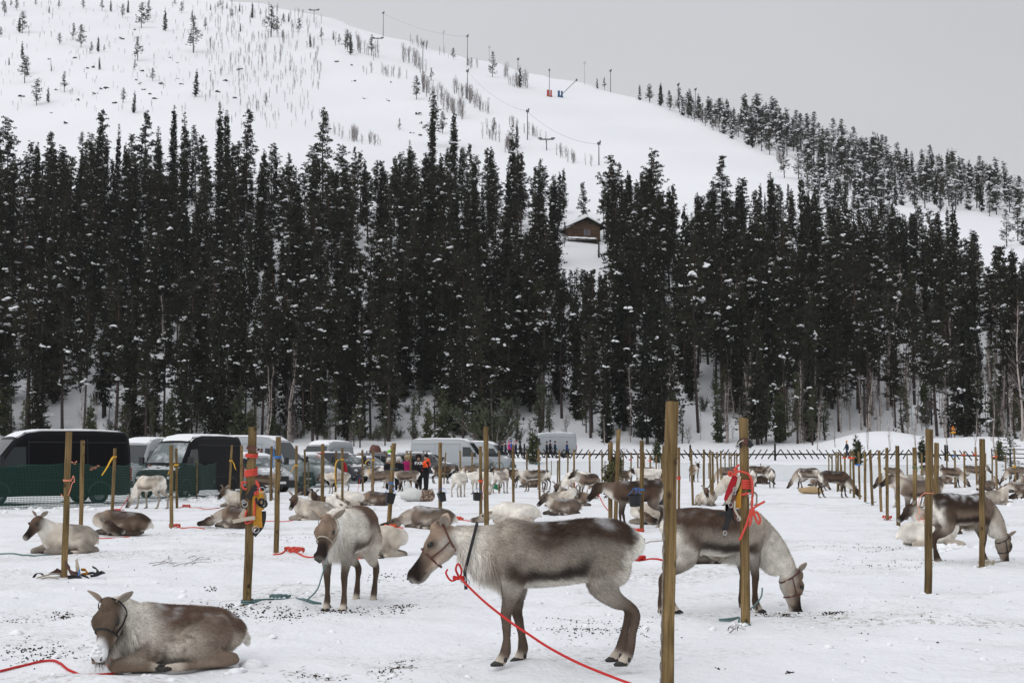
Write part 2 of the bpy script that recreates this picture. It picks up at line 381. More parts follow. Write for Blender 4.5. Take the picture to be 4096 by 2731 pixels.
# ------------------------------------------------------------------ fused bodies (animals and people)
class Tb:
    """a limb: centre points, side radii, up radii, reference up vector, part name, u-range"""
    def __init__(s, part, pts, rs, ru=None, up=(0, 0, 1), n=14):
        s.part = part; s.P = [Vector(p) for p in pts]; s.rs = list(rs); s.ru = list(ru or rs); s.up = Vector(up); s.n = n
def resample(t, k=4):
    P = t.P; m = len(P)
    if m < 3: return t
    pts = catmull(P, k); rs = []; ru = []
    for i in range(m - 1):
        for q in range(k):
            f = q / k; f2 = f * f * (3 - 2 * f) * .5 + f * .5
            rs.append(t.rs[i] * (1 - f2) + t.rs[i + 1] * f2); ru.append(t.ru[i] * (1 - f2) + t.ru[i + 1] * f2)
    rs.append(t.rs[-1]); ru.append(t.ru[-1])
    return Tb(t.part, pts, rs, ru, t.up, t.n)
def frame_at(t, i):
    P = t.P; d = (P[min(i + 1, len(P) - 1)] - P[max(i - 1, 0)]).normalized()
    side = t.up.cross(d)
    if side.length < .05: side = Vector((0, 1, 0))
    side.normalize(); up = d.cross(side).normalized()
    return d, side, up
def fuse(name, tubes, voxel, colour, material, smooth_it=5, extra=None):
    tubes = [resample(t) for t in tubes]
    vs = []; fs = []; samples = []
    for t in tubes:
        m = len(t.P); base = len(vs); n = t.n
        for i in range(m):
            d, side, up = frame_at(t, i)
            for k in range(n):
                a = 2 * math.pi * k / n
                vs.append(t.P[i] + side * (math.cos(a) * t.rs[i]) + up * (math.sin(a) * t.ru[i]))
            samples.append((t, i / (m - 1), t.P[i], side, up, max(t.rs[i], .01), max(t.ru[i], .01)))
        for i in range(m - 1):
            for k in range(n):
                fs.append((base + i * n + k, base + i * n + (k + 1) % n, base + (i + 1) * n + (k + 1) % n, base + (i + 1) * n + k))
        d0 = frame_at(t, 0)[0]; d1 = frame_at(t, m - 1)[0]
        c0 = len(vs); vs.append(t.P[0] - d0 * (min(t.rs[0], t.ru[0]) * .55)); c1 = len(vs); vs.append(t.P[-1] + d1 * (min(t.rs[-1], t.ru[-1]) * .55))
        for k in range(n):
            fs.append((c0, base + (k + 1) % n, base + k)); fs.append((c1, base + (m - 1) * n + k, base + (m - 1) * n + (k + 1) % n))
    me0 = bpy.data.meshes.new('tmp'); me0.from_pydata([tuple(v) for v in vs], [], fs)
    ob = bpy.data.objects.new('tmp', me0); COL.objects.link(ob)
    md = ob.modifiers.new('r', 'REMESH'); md.mode = 'VOXEL'; md.voxel_size = voxel; md.use_smooth_shade = True
    ms = ob.modifiers.new('s', 'SMOOTH'); ms.factor = .5; ms.iterations = smooth_it
    dg = bpy.context.evaluated_depsgraph_get(); dg.update()
    me = bpy.data.meshes.new_from_object(ob.evaluated_get(dg), depsgraph=dg)
    bpy.data.objects.remove(ob); bpy.data.meshes.remove(me0)
    me.name = name; me.materials.clear(); me.materials.append(material)
    nv = len(me.vertices); co = np.empty(nv * 3, np.float32); me.vertices.foreach_get('co', co); co = co.reshape(-1, 3)
    # nearest limb for every vertex, weighted by limb size
    SP = np.array([s[2] for s in samples], np.float32); SS = np.array([s[3] for s in samples], np.float32); SU = np.array([s[4] for s in samples], np.float32)
    RS = np.array([s[5] for s in samples], np.float32); RU = np.array([s[6] for s in samples], np.float32)
    idx = np.empty(nv, int)
    for a in range(0, nv, 4000):
        d = co[a:a + 4000, None, :] - SP[None]
        ds = (d * SS[None]).sum(-1) / RS; du = (d * SU[None]).sum(-1) / RU
        dd = (d * d).sum(-1); al = np.maximum(dd - (d * SS[None]).sum(-1) ** 2 - (d * SU[None]).sum(-1) ** 2, 0)
        q = (np.sqrt(ds * ds + du * du) - 1) * np.minimum(RS, RU)
        idx[a:a + 4000] = np.argmin(q * q + al * 1.6, axis=1)
    parts = np.array([s[0].part for s in samples]); tt = np.array([s[1] for s in samples])
    D = co - SP[idx]; s_ = (D * SS[idx]).sum(-1) / RS[idx]; u_ = (D * SU[idx]).sum(-1) / RU[idx]
    tidx = np.where(parts == 'torso')[0]
    if len(tidx):
        j = tidx[np.argmin(((co[:, None, :] - SP[None, tidx]) ** 2).sum(-1), axis=1)]
        D = co - SP[j]; tor = (tt[j] + .0, (D * SS[j]).sum(-1) / RS[j], (D * SU[j]).sum(-1) / RU[j])
    else: tor = None
    col = colour(co, parts[idx], tt[idx], s_, u_, tor)
    # even out colour seams
    ne = len(me.edges); E = np.empty(ne * 2, np.int32); me.edges.foreach_get('vertices', E); E = E.reshape(-1, 2)
    for _ in range(5):
        acc = np.zeros_like(col); cnt = np.zeros(nv)
        for c in range(3):
            acc[:, c] += np.bincount(E[:, 0], col[E[:, 1], c], nv) + np.bincount(E[:, 1], col[E[:, 0], c], nv)
        cnt += np.bincount(E[:, 0], minlength=nv) + np.bincount(E[:, 1], minlength=nv)
        col = col * .45 + acc / np.maximum(cnt, 1)[:, None] * .55
    at_ = me.color_attributes.new('Col', 'FLOAT_COLOR', 'POINT')
    at_.data.foreach_set('color', np.hstack([np.clip(col, 0, 1), np.ones((nv, 1))]).astype(np.float32).ravel())
    fl = np.ones(nv); pt = parts[idx].astype(str); tq = tt[idx]
    fl[np.isin(pt, ['head', 'brow', 'cheek', 'nose', 'lip'])] = .30; fl[pt == 'topknot'] = .6
    lg = np.char.startswith(pt, 'fleg') | np.char.startswith(pt, 'hleg'); fl[lg] = 1 - .60 * sst(tq[lg], .15, .45)
    fa = me.attributes.new('furlen', 'FLOAT', 'POINT'); fa.data.foreach_set('value', fl.astype(np.float32))
    me.polygons.foreach_set('use_smooth', np.ones(len(me.polygons), bool)); me.update()
    return me, co, col

def vnoise(co, sc, seed=0):
    """cheap smooth noise from summed sines, about -1..1"""
    r = np.random.RandomState(seed); out = np.zeros(len(co))
    for k in range(9):
        d = r.normal(size=3); d /= np.linalg.norm(d); w = sc * r.uniform(.6, 2.2)
        out += np.sin(co @ d * w + r.uniform(0, 6.3) + 1.3 * np.sin(co @ np.roll(d, 1) * w * .7)) / 9 ** .5
    return out * .75
def mixc(a, b, t):
    t = np.clip(t, 0, 1)[:, None]; return a * (1 - t) + b * t
CREAM = np.array((.63, .55, .46)); WHITE = np.array((.82, .77, .69)); BROWN = np.array((.062, .040, .029)); MID = np.array((.200, .146, .108))
DARK = np.array((.020, .014, .012)); GREYB = np.array((.155, .118, .092)); FROST = np.array((.68, .69, .71))

class Coat:
    def __init__(s, back=BROWN, side=MID * 1.25, shoulder=CREAM * .8, neck=CREAM, head=GREYB, muzzle=DARK, leg=BROWN * .75, belly=WHITE, stripe=DARK * 1.3, patch=(.03, .66), snow=.2, seed=1, backline=.25, mz=(.42, .78)):
        s.__dict__.update(locals())
def coat_fn(c):
    def f(co, part, t, s, u, tor):
        n = len(co); col = np.tile(MID, (n, 1)).astype(float)
        n1 = vnoise(co, 9, c.seed); n2 = vnoise(co, 34, c.seed + 5); uu = u + n1 * .13 + n2 * .05; tw = t + n1 * .03
        leg_t = t.copy(); t0, s0, u0 = t, s, u
        t, s, u = tor; uu = u + n1 * .13 + n2 * .05; tw = t + n1 * .03; u = np.minimum(u, 1)
        m = part == 'torso'
        base = np.tile(c.side, (n, 1))
        base = mixc(base, np.tile(c.back, (n, 1)), sst(uu, c.backline - .28, c.backline + .22) * (1 - sst(tw, c.patch[1], c.patch[1] + .16)))
        base = mixc(base, np.tile(c.shoulder, (n, 1)), sst(tw, c.patch[1] - .02, c.patch[1] + .2) * (.55 + .45 * sst(uu, -.5, 0)))
        base = mixc(base, np.tile(c.stripe, (n, 1)), sst(uu, -.86, -.68) * (1 - sst(uu, -.52, -.20)) * .9 * sst(tw, .30, .40) * (1 - sst(tw, .74, .84)))
        base = mixc(base, np.tile(c.belly, (n, 1)), 1 - sst(uu, -.90, -.74))
        base = mixc(base, np.tile(WHITE * 1.05, (n, 1)), 1 - sst(tw + .03 * n2, .045, .10))
        base = mixc(base, np.tile(FROST, (n, 1)), c.snow * sst(u, .35, .9) * sst(n1 * .7 + n2, .1, .9))
        tcol = base; col[m] = base[m]
        t, s, u = t0, s0, u0; uu = u + n1 * .13 + n2 * .05; tw = t + n1 * .03
        m = part == 'neck'
        base = mixc(np.tile(c.neck, (n, 1)), np.tile(WHITE, (n, 1)), 1 - sst(uu, -.7, -.1))
        base = mixc(base, np.tile(c.shoulder * .85, (n, 1)), sst(uu, .45, .95) * .7)
        base = mixc(base, np.tile(c.shoulder, (n, 1)), (1 - sst(t, .05, .4)) * .8); col[m] = base[m]
        m = part == 'head'
        base = mixc(np.tile(c.head, (n, 1)), np.tile(c.neck * .62, (n, 1)), (1 - sst(tw, .15, .45)) * (1 - sst(uu, -.1, .5)))
        base = mixc(base, np.tile(c.muzzle, (n, 1)), sst(tw + .13 * u, c.mz[0], c.mz[1]))
        base = mixc(base, np.tile(c.neck * .7, (n, 1)), (1 - sst(uu, -.95, -.6)) * (1 - sst(tw, .6, .75)))
        base = mixc(base, np.tile(WHITE * .6, (n, 1)), sst(t, .93, .97) * .75)
        base = mixc(base, np.tile(DARK * 1.3, (n, 1)), (1 - sst(((t - .32) / .06) ** 2 + ((u - .40) / .28) ** 2 + ((np.abs(s) - .9) / .5) ** 2, .4, 1.2)) * .7)
        col[m] = base[m]
        for nm, cc in (('brow', c.head * .8), ('cheek', c.head * 1.0 + c.neck * .22), ('nose', c.muzzle * 1.2), ('lip', WHITE * .55), ('topknot', c.head * 1.1), ('belly', c.side * .6 + c.belly * .35)):
            m = part == nm; col[m] = cc
        for nm, upc in (('fleg', c.leg), ('hleg', c.side)):
            m = np.char.startswith(part.astype(str), nm)
            up = mixc(tcol, np.tile(upc, (n, 1)), .25 + .5 * sst(tw, .05, .3))
            if nm == 'hleg':
                up = mixc(up, np.tile(c.back * 1.1, (n, 1)), .75 * sst(n1, -.5, .5) * (1 - sst(tw, .15, .34)))
                up = mixc(up, np.tile(WHITE * .95, (n, 1)), (1 - sst(co[:, 0] + .03 * n2, -.85, -.78)) * (1 - sst(tw, .26, .36)))
            base = mixc(up, np.tile(c.leg, (n, 1)), sst(tw, .22, .46))
            base = mixc(base, np.tile(CREAM * .9, (n, 1)), sst(t, .84, .91))
            base = mixc(base, np.tile(CREAM * .7, (n, 1)), .10 * sst(s, .2, .9) * sst(t, .3, .5))
            col[m] = base[m]
        m = part == 'tail'; col[m] = WHITE * 1.05
        m = part == 'mane'; col[m] = WHITE * .95
        m = part == 'nub'; col[m] = DARK * 1.5
        n3 = vnoise(co, 110, c.seed + 9)
        return col * (1 + .17 * n2[:, None] + .13 * n1[:, None] + .11 * n3[:, None])
    return f

def stand_legs(fl=0, fr=0, hl=0, hr=0, bend=0):
    """four legs; each number swings a foot forwards (+) or back (-) in metres"""
    out = []
    for side, df, dh in ((1, fl, hl), (-1, fr, hr)):
        def F_(x, y, z): return (x + df * (1 - z / .82) ** 1.0 if z < .82 else x, side * y, z)
        def H_(x, y, z): return (x + dh * (1 - z / .82) if z < .82 else x, side * y, z)
        out.append(Tb('fleg%d' % (0 if side > 0 else 1), [F_(.0, .10, .80), F_(-.01, .12, .68), F_(.0, .115, .54), F_(.02, .105, .44), F_(.035, .10, .36), F_(.03, .10, .31), F_(.025, .10, .20), F_(.03, .10, .11), F_(.05, .10, .06), F_(.075, .10, .022)],
                      [.07, .078, .056, .042, .036, .033, .026, .034, .034, .040], [.135, .115, .070, .048, .041, .036, .029, .040, .040, .042], up=(1, 0, 0)))
        out.append(Tb('hleg%d' % (0 if side > 0 else 1), [H_(-.70, .09, .84), H_(-.70, .12, .70), H_(-.67, .125, .57), H_(-.74, .12, .475), H_(-.84, .115, .425), H_(-.885, .11, .36), H_(-.865, .11, .25), H_(-.84, .11, .13), H_(-.82, .11, .07), H_(-.785, .11, .022)],
                      [.09, .10, .082, .052, .038, .036, .027, .035, .035, .041], [.17, .16, .112, .066, .040, .037, .030, .038, .041, .043], up=(1, 0, 0)))
    return out
TORSO = ([(-.875, 0, .80), (-.84, 0, .815), (-.74, 0, .835), (-.56, 0, .825), (-.36, 0, .80), (-.16, 0, .79), (.0, 0, .80), (.10, 0, .80), (.19, 0, .80)],
         [.10, .135, .172, .19, .203, .203, .182, .15, .10], [.12, .172, .218, .235, .236, .242, .256, .222, .15])
def head_tubes(base, d, roll_up=(0, 0, 1), sc=1.0):
    b = Vector(base); d = Vector(d).normalized(); up = Vector(roll_up); side = up.cross(d).normalized(); u = d.cross(side).normalized()
    sc = sc * 1.06; st = [(-.05, -.005, .050, .055), (0, 0, .084, .102), (.07, 0, .096, .114), (.14, -.006, .086, .106), (.20, -.012, .060, .082), (.26, -.014, .051, .070), (.32, -.012, .048, .062), (.37, -.012, .051, .058), (.40, -.016, .044, .047)]
    P = [b + d * (s * sc) + u * (o * sc) for s, o, _, _ in st]
    return Tb('head', P, [x[2] * sc for x in st], [x[3] * sc for x in st], up=u), (b, d, u, side, sc)
def ear_mesh(hf, sg, spread=1.0, dark=BROWN):
    b, d, u, side, sc = hf
    o = b + u * (.075 * sc) + side * (sg * .065 * sc) - d * .01
    ax = (side * sg * .85 * spread + u * .30 - d * .62).normalized(); nrm = (d * .8 + side * sg * .25 + Vector((0, 0, -.3))).normalized(); w = ax.cross(nrm).normalized(); nrm = w.cross(ax)
    V = []; C = []; n = 7; k = 7
    for i in range(n):
        t = i / (n - 1); wd = .038 * (math.sin(math.pi * min(t * .86 + .12, 1)) ** .7) * sc
        for j in range(k):
            a = (j / (k - 1) - .5) * 2; ce = .028 * sc * (1 - a * a) * math.sin(math.pi * min(1, .2 + t * .8))
            V.append(o + ax * (t * .138 * sc) + w * (a * wd) - nrm * ce)
    m = len(V); V += [v - nrm * .010 * sc - ax * 0 for v in V]
    Fc = []
    for i in range(n - 1):
        for j in range(k - 1):
            a = i * k + j; Fc.append((a, a + 1, a + k + 1, a + k)); Fc.append((m + a + k, m + a + k + 1, m + a + 1, m + a))
    for i in range(n - 1):
        for j in (0, k - 1):
            a = i * k + j; q = (a, a + k, m + a + k, m + a); Fc.append(q if j == 0 else tuple(reversed(q)))
    for j in range(k - 1):
        a = (n - 1) * k + j; Fc.append((a, a + 1, m + a + 1, m + a))
    inner = CREAM * .55; C = [tuple(inner)] * m + [tuple(np.array(dark) * 1.5 + .05)] * m
    return npmesh('ear', [tuple(v) for v in V], Fc, M['fur'], True, np.array(C))
def hoof_mesh(foot, fwd, dew=True):
    mb = MB(); f = Vector(fwd); f.z = 0; f.normalize(); s = Vector((-f.y, f.x, 0)); p = Vector(foot)
    for sg in (-1, 1):
        c = p + s * (sg * .019)
        pts = [c - f * .030 + Vector((0, 0, .020)), c + Vector((0, 0, .022)), c + f * .032 + s * sg * .006 + Vector((0, 0, .018)), c + f * .062 + s * sg * .010 + Vector((0, 0, .008))]
        mb.tube(pts, [.017, .022, .019, .006], 8, flat=.95)
        if dew: mb.ball(p - f * .045 + s * (sg * .028) + Vector((0, 0, .050)), .014, 4, sc=(1, 1, 1.5))
    return mb.mesh('hoof', M['hoof'], True)
def rib(pts, w, th, wide=None):
    return pts
def ring_strap(c, ax, ru, rsd, upv, w=.018, th=.004, gap=.004, n=26, arc=(0, 2 * math.pi)):
    """a flat strap looped round a neck or muzzle"""
    ax = Vector(ax).normalized(); s = Vector(upv).cross(ax).normalized(); u = ax.cross(s).normalized(); V = []; Fc = []
    for i in range(n + 1):
        a = arc[0] + (arc[1] - arc[0]) * i / n; o = s * math.cos(a) * rsd + u * math.sin(a) * ru; r = o.normalized()
        for q in ((-w / 2, gap), (w / 2, gap), (w / 2, gap + th), (-w / 2, gap + th)):
            V.append(Vector(c) + o + ax * q[0] + r * q[1])
    for i in range(n):
        for k in range(4):
            a, b_ = i * 4 + k, i * 4 + (k + 1) % 4; Fc.append((a, b_, b_ + 4, a + 4))
    return V, Fc
def fur_strands(me, n, ln, wd, seed=1, mask=None, flow=None, lift=.30, droop=0.0, mask_len=True):
    """short tapering hairs laid back along the body"""
    me.calc_loop_triangles(); nt = len(me.loop_triangles); tri = np.empty(nt * 3, np.int32); me.loop_triangles.foreach_get('vertices', tri); tri = tri.reshape(-1, 3)
    nv = len(me.vertices); co = np.empty(nv * 3, np.float32); me.vertices.foreach_get('co', co); co = co.reshape(-1, 3)
    nr = np.empty(nv * 3, np.float32); me.vertices.foreach_get('normal', nr); nr = nr.reshape(-1, 3)
    cl = np.empty(nv * 4, np.float32); me.color_attributes['Col'].data.foreach_get('color', cl); cl = cl.reshape(-1, 4)[:, :3]
    fq = np.empty(nv, np.float32); me.attributes['furlen'].data.foreach_get('value', fq)
    a, b_, c = co[tri[:, 0]], co[tri[:, 1]], co[tri[:, 2]]; ar = np.linalg.norm(np.cross(b_ - a, c - a), axis=1)
    if mask is not None: ar = ar * mask((a + b_ + c) / 3)
    r = np.random.RandomState(seed); ti = r.choice(nt, n, p=ar / ar.sum()); w = r.dirichlet((1, 1, 1), n)[..., None]
    P = (co[tri[ti]] * w).sum(1); Nn = (nr[tri[ti]] * w).sum(1); Nn /= np.linalg.norm(Nn, axis=1)[:, None] + 1e-9; Cc = (cl[tri[ti]] * w).sum(1)
    fl = np.tile(np.array(flow if flow is not None else (-.8, 0, -.5), float), (n, 1)) + r.normal(0, .28, (n, 3)); fl -= Nn * (fl * Nn).sum(1)[:, None]
    fl /= np.linalg.norm(fl, axis=1)[:, None] + 1e-9; d = fl + Nn * lift * r.uniform(.4, 1.5, (n, 1)); d /= np.linalg.norm(d, axis=1)[:, None]
    sd = np.cross(d, Nn); sd /= np.linalg.norm(sd, axis=1)[:, None] + 1e-9; fw = (fq[tri[ti]] * w[..., 0]).sum(1)[:, None]; L_ = ln * r.uniform(.6, 1.3, (n, 1)) * (fw if mask_len else 1)
    tip = P + d * L_ + np.array((0, 0, -droop)) * L_
    V = np.stack([P - sd * wd - Nn * .002, P + sd * wd - Nn * .002, tip], 1).reshape(-1, 3)
    C = np.repeat(Cc * r.uniform(.60, 1.40, (n, 1)), 3, 0)
    return npmesh('fur', V, np.arange(3 * n).reshape(-1, 3), M['strand'], True, np.clip(C, 0, 1))

def make_deer(pose, coat, voxel=.014, hair=0, mane_hair=0, name='reindeer', nubs=False, halter=None):
    """pose: dict(kind, neck=[pts], head=(base, dir), legs) -> Empty with body, ears, eyes, hooves"""
    root = empty(name)
    if pose['kind'] == 'stand':
        tubes = [Tb('torso', *TORSO)] + stand_legs(*pose.get('legs', (0, 0, 0, 0)))
        tubes.append(Tb('tail', [(-.86, 0, .97), (-.915, 0, .93), (-.945, 0, .87), (-.94, 0, .80)], [.022, .026, .025, .014], [.022, .026, .025, .014], up=(1, 0, 0)))
    else:
        tubes = [Tb('torso', [(-.78, 0, .17), (-.73, 0, .20), (-.58, 0, .245), (-.38, 0, .255), (-.18, 0, .262), (.0, 0, .285), (.11, 0, .30), (.20, 0, .31)],
                    [.09, .16, .225, .245, .245, .215, .165, .10], [.08, .15, .205, .225, .238, .245, .22, .14]), Tb('belly', [(-.50, 0, .15), (-.25, 0, .15), (.02, 0, .165)], [.27, .30, .25], [.125, .13, .13])]
        for sg in (1, -1):
            k = 0 if sg > 0 else 1
            tubes.append(Tb('hleg%d' % k, [(-.58, sg * .14, .26), (-.46, sg * .21, .24), (-.30, sg * .25, .19), (-.36, sg * .28, .12), (-.50, sg * .285, .075), (-.63, sg * .285, .055), (-.56, sg * .315, .036), (-.34, sg * .335, .032), (-.16, sg * .345, .033), (-.06, sg * .35, .03)],
                            [.10, .115, .10, .08, .055, .042, .036, .030, .036, .034], [.14, .15, .13, .09, .06, .045, .036, .030, .036, .032]))
            tubes.append(Tb('fleg%d' % k, [(.0, sg * .12, .27), (-.02, sg * .17, .17), (.06, sg * .19, .10), (.18, sg * .19, .075), (.28, sg * .185, .06), (.26, sg * .21, .04), (.16, sg * .235, .034), (.08, sg * .25, .034), (.02, sg * .255, .033), (-.03, sg * .26, .03)],
                            [.08, .085, .068, .055, .045, .040, .031, .033, .036, .034], [.12, .11, .075, .058, .046, .038, .030, .032, .034, .03]))
        tubes.append(Tb('tail', [(-.78, 0, .24), (-.83, 0, .19), (-.85, 0, .12)], [.035, .04, .02], up=(1, 0, 0)))
    nk = pose['neck']; nw = pose.get('nw', [.125, .105, .088, .076, .066][:len(nk)]); nh = pose.get('nh', [.21, .175, .145, .115, .09][:len(nk)])
    tubes.append(Tb('neck', nk, nw, nh))
    ht, hf = head_tubes(*pose['head'][:2], roll_up=pose.get('hup', (0, 0, 1)))
    tubes.append(ht)
    if voxel < .02:
        b, d, u, side, sc = hf; at_ = lambda x, y, s: b + d * (x * sc) + u * (y * sc) + side * (s * sc)
        for sg in (-1, 1):
            tubes.append(Tb('brow', [at_(.06, .070, sg * .050), at_(.115, .074, sg * .070), at_(.165, .058, sg * .070), at_(.20, .045, sg * .060)], [.020, .026, .020, .012]))
            tubes.append(Tb('cheek', [at_(.02, -.055, sg * .045), at_(.10, -.062, sg * .050), at_(.18, -.055, sg * .042), at_(.27, -.050, sg * .028)], [.040, .042, .032, .020]))
            tubes.append(Tb('nose', [at_(.34, .024, sg * .030), at_(.375, .022, sg * .034), at_(.405, .008, sg * .030)], [.018, .024, .018]))
        tubes.append(Tb('lip', [at_(.30, -.062, 0), at_(.35, -.060, 0), at_(.39, -.050, 0)], [.026, .028, .020]))
        tubes.append(Tb('topknot', [at_(-.03, .085, 0), at_(.03, .105, 0), at_(.07, .095, 0)], [.045, .045, .025]))
    if pose.get('mane', True):
        a, b_ = Vector(nk[0]), Vector(nk[-1])
        q0 = a.lerp(b_, .25) + Vector((0, 0, -nh[0] * .75)); q1 = a.lerp(b_, .7) + Vector((0, 0, -nh[-2] * .95))
        tubes.append(Tb('mane', [q1, q0.lerp(q1, .5) + Vector((0, 0, -.025)), q0, q0 - Vector((.06, 0, -.03))], [.035, .045, .05, .03], [.05, .065, .075, .04]))
    if nubs:
        b, d, u, side, sc = hf
        for sg in (-1, 1): tubes.append(Tb('nub', [b + u * .08 + side * sg * .035, b + u * .135 + side * sg * .045 - d * .01], [.016, .013]))
    me, co, col = fuse('reindeer_body', tubes, voxel, coat_fn(coat), M['fur'], smooth_it=max(2, int(.055 / voxel)))
    root['_pose'] = pose['kind']
    body = child('body', me, root)
    b, d, u, side, sc = hf
    for sg in (-1, 1):
        child('ear', ear_mesh(hf, sg, pose.get('ear', 1.0), coat.head), root)
        e = MB(); e.ball(b + d * .132 * sc + u * .060 * sc + side * (sg * .080 * sc), .023, 8); child('eye', e.mesh('eye', M['eye'], True), root)
    if voxel < .02:
        for sg in (-1, 1):
            e = MB(); c_ = b + d * (.412 * sc) + u * (.012 * sc) + side * (sg * .030 * sc); e.tube([c_ - side * sg * .010 - u * .007, c_, c_ + side * sg * .009 + u * .007], [.004, .009, .004], 7); child('nostril', e.mesh('nostril', M['eye'], True), root)
            e = MB(); c_ = b + d * (.132 * sc) + u * (.059 * sc) + side * (sg * .090 * sc); ring = [c_ + d * math.cos(a) * .023 + (u * .8 - side * sg * .5) * math.sin(a) * .017 for a in [k * math.pi / 6 for k in range(13)]]
            e.tube(ring, .0055, 5); child('eyelid', e.mesh('eyelid', M['hoof'], True), root)
        e = MB(); e.tube(catmull([b + d * (.30 * sc) - u * .050 + side * .046, b + d * (.37 * sc) - u * .040 + side * .036, b + d * (.418 * sc) - u * .032, b + d * (.37 * sc) - u * .040 - side * .036, b + d * (.30 * sc) - u * .050 - side * .046], 4), .004, 5); child('mouth', e.mesh('mouth', M['eye'], True), root)
    for t in tubes:
        if t.part.startswith(('fleg', 'hleg')):
            p = t.P[-1]; fw = t.P[-1] - t.P[-2]
            child('hoof', hoof_mesh((p.x, p.y, max(p.z - .022, 0)), fw if abs(fw.x) + abs(fw.y) > .005 else (1, 0, 0), pose['kind'] == 'stand'), root)
    if halter:
        hm = M[halter[0]]; mb = MB(); gp_ = .006 if hair else 0
        V, Fc = ring_strap(b + d * .21 - u * .012, d, .090 + gp_, .068 + gp_, u, .014); mb.add(V, Fc)
        V, Fc = ring_strap(b + d * .01 + u * .0, d * .75 + u * .3, .118 + gp_, .094 + gp_, u, .015, gap=.006); mb.add(V, Fc)
        for sg in (-1, 1):
            P = [b + d * .21 + side * sg * (.074 + gp_) - u * .01, b + d * .12 + side * sg * (.097 + gp_) - u * .025, b + d * .03 + side * sg * (.10 + gp_) - u * .03]
            mb.tube(P, .006, 5, flat=1.0)
        child('halter', mb.mesh('halter', hm, True), root)
    if hair:
        f = child('fur', fur_strands(me, hair, .030, .0024, mask=lambda p: np.where(p[:, 2] > (.30 if pose['kind'] == 'stand' else .04), 1, .35)), root); f['kind'] = 'stuff'
    if mane_hair:
        n0, n1 = Vector(nk[0]), Vector(nk[-1]); ax = (n1 - n0); L2 = ax.length_squared
        def mk(p):
            q = p - np.array(n0); t = (q @ np.array(ax)) / L2
            line = np.array(n0)[None] + t[:, None] * np.array(ax)[None]
            return ((t > -.05) & (t < .85) & (p[:, 2] < line[:, 2] - .05) & (p[:, 2] > (.56 if pose['kind'] == 'stand' else 0)) & (np.abs(p[:, 1] - line[:, 1]) < .12)).astype(float) + 1e-9
        f = child('mane', fur_strands(me, mane_hair, .10, .0030, seed=4, mask=mk, flow=(-.25, 0, -1), lift=.2, droop=.35, mask_len=False), root); f['kind'] = 'stuff'
    root['_hf'] = [*b, *d, *u, *side]
    return root
P_LEVEL = dict(kind='stand', legs=(.02, -.11, -.01, .04), neck=[(.02, 0, .83), (.15, 0, .84), (.27, 0, .865), (.37, 0, .895), (.44, 0, .925)], head=((.455, 0, .93), (.66, 0, -.72)))
P_UP = dict(kind='stand', neck=[(.02, 0, .85), (.14, 0, .91), (.24, 0, .97), (.32, 0, 1.02), (.37, 0, 1.06)], nw=[.13, .115, .10, .09, .08], nh=[.21, .185, .16, .135, .115], head=((.38, 0, 1.07), (.86, 0, -.48)), legs=(.04, -.05, .03, -.06))
P_GRAZE = dict(kind='stand', neck=[(.04, 0, .80), (.18, 0, .70), (.30, 0, .56), (.39, 0, .43), (.44, 0, .34)], head=((.45, 0, .33), (.50, 0, -.62)), legs=(.10, -.12, .10, -.14))
P_LOOK = dict(kind='stand', neck=[(.02, 0, .85), (.14, .02, .92), (.24, .06, .98), (.30, .12, 1.03), (.33, .17, 1.06)], head=((.335, .19, 1.07), (.35, .80, -.50)), legs=(.03, -.04, -.08, .06))
P_LIE = dict(kind='lie', neck=[(.05, 0, .33), (.14, 0, .39), (.21, 0, .45), (.26, .01, .50), (.29, .015, .54)], nw=[.14, .125, .11, .098, .088], nh=[.20, .18, .155, .13, .11], head=((.30, .02, .56), (.74, .12, -.64)))
P_LIEDOWN = dict(kind='lie', neck=[(.08, 0, .30), (.20, .02, .30), (.31, .05, .27), (.39, .08, .22), (.44, .10, .17)], nw=[.12, .10, .085, .075, .068], nh=[.17, .145, .12, .10, .085], head=((.45, .10, .15), (.93, .10, -.16)))
P_CURL = dict(kind='lie', neck=[(.08, .03, .32), (.20, .12, .33), (.24, .25, .31), (.18, .35, .27), (.08, .40, .23)], nw=[.12, .105, .09, .08, .07], nh=[.17, .14, .12, .10, .09], head=((.06, .40, .22), (-.85, .18, -.28)), mane=False)
P_LIEBACK = dict(kind='lie', neck=[(.06, 0, .34), (.14, .03, .41), (.18, .09, .47), (.18, .14, .51), (.16, .18, .54)], nw=[.14, .125, .11, .095, .085], nh=[.20, .17, .15, .125, .105], head=((.15, .20, .55), (-.05, .80, -.60)))
C_MAIN = Coat(side=CREAM * .44, shoulder=CREAM * .80, neck=WHITE * .95, head=MID * 1.5, leg=BROWN * 1.25, snow=.45, seed=2, patch=(.03, .60))
C_PALE = Coat(back=CREAM * .42, side=CREAM * .72, shoulder=CREAM * .95, neck=WHITE * .92, head=BROWN * 1.9, leg=CREAM * .38, stripe=MID * .8, seed=3, patch=(.03, .5), snow=.5)
C_WHITE = Coat(back=WHITE * .82, side=WHITE * .88, shoulder=WHITE * .9, neck=WHITE, head=CREAM * .7, muzzle=GREYB * .6, leg=CREAM * .65, stripe=CREAM * .7, seed=4)
C_GREY = Coat(back=GREYB * .6, side=GREYB * 1.25, shoulder=GREYB * 1.2, neck=CREAM * .8, head=GREYB * .7, leg=BROWN * .8, seed=5, snow=.4)
C_DARK = Coat(back=BROWN * .55, side=BROWN * 1.4, shoulder=BROWN * 1.5, neck=MID * .8, head=BROWN * .6, leg=BROWN * .5, belly=CREAM * .5, seed=6)
C_BROWN = Coat(back=BROWN * .9, side=MID * .9, shoulder=MID * 1.2, neck=CREAM * .75, head=BROWN * .9, leg=BROWN * .7, seed=7)
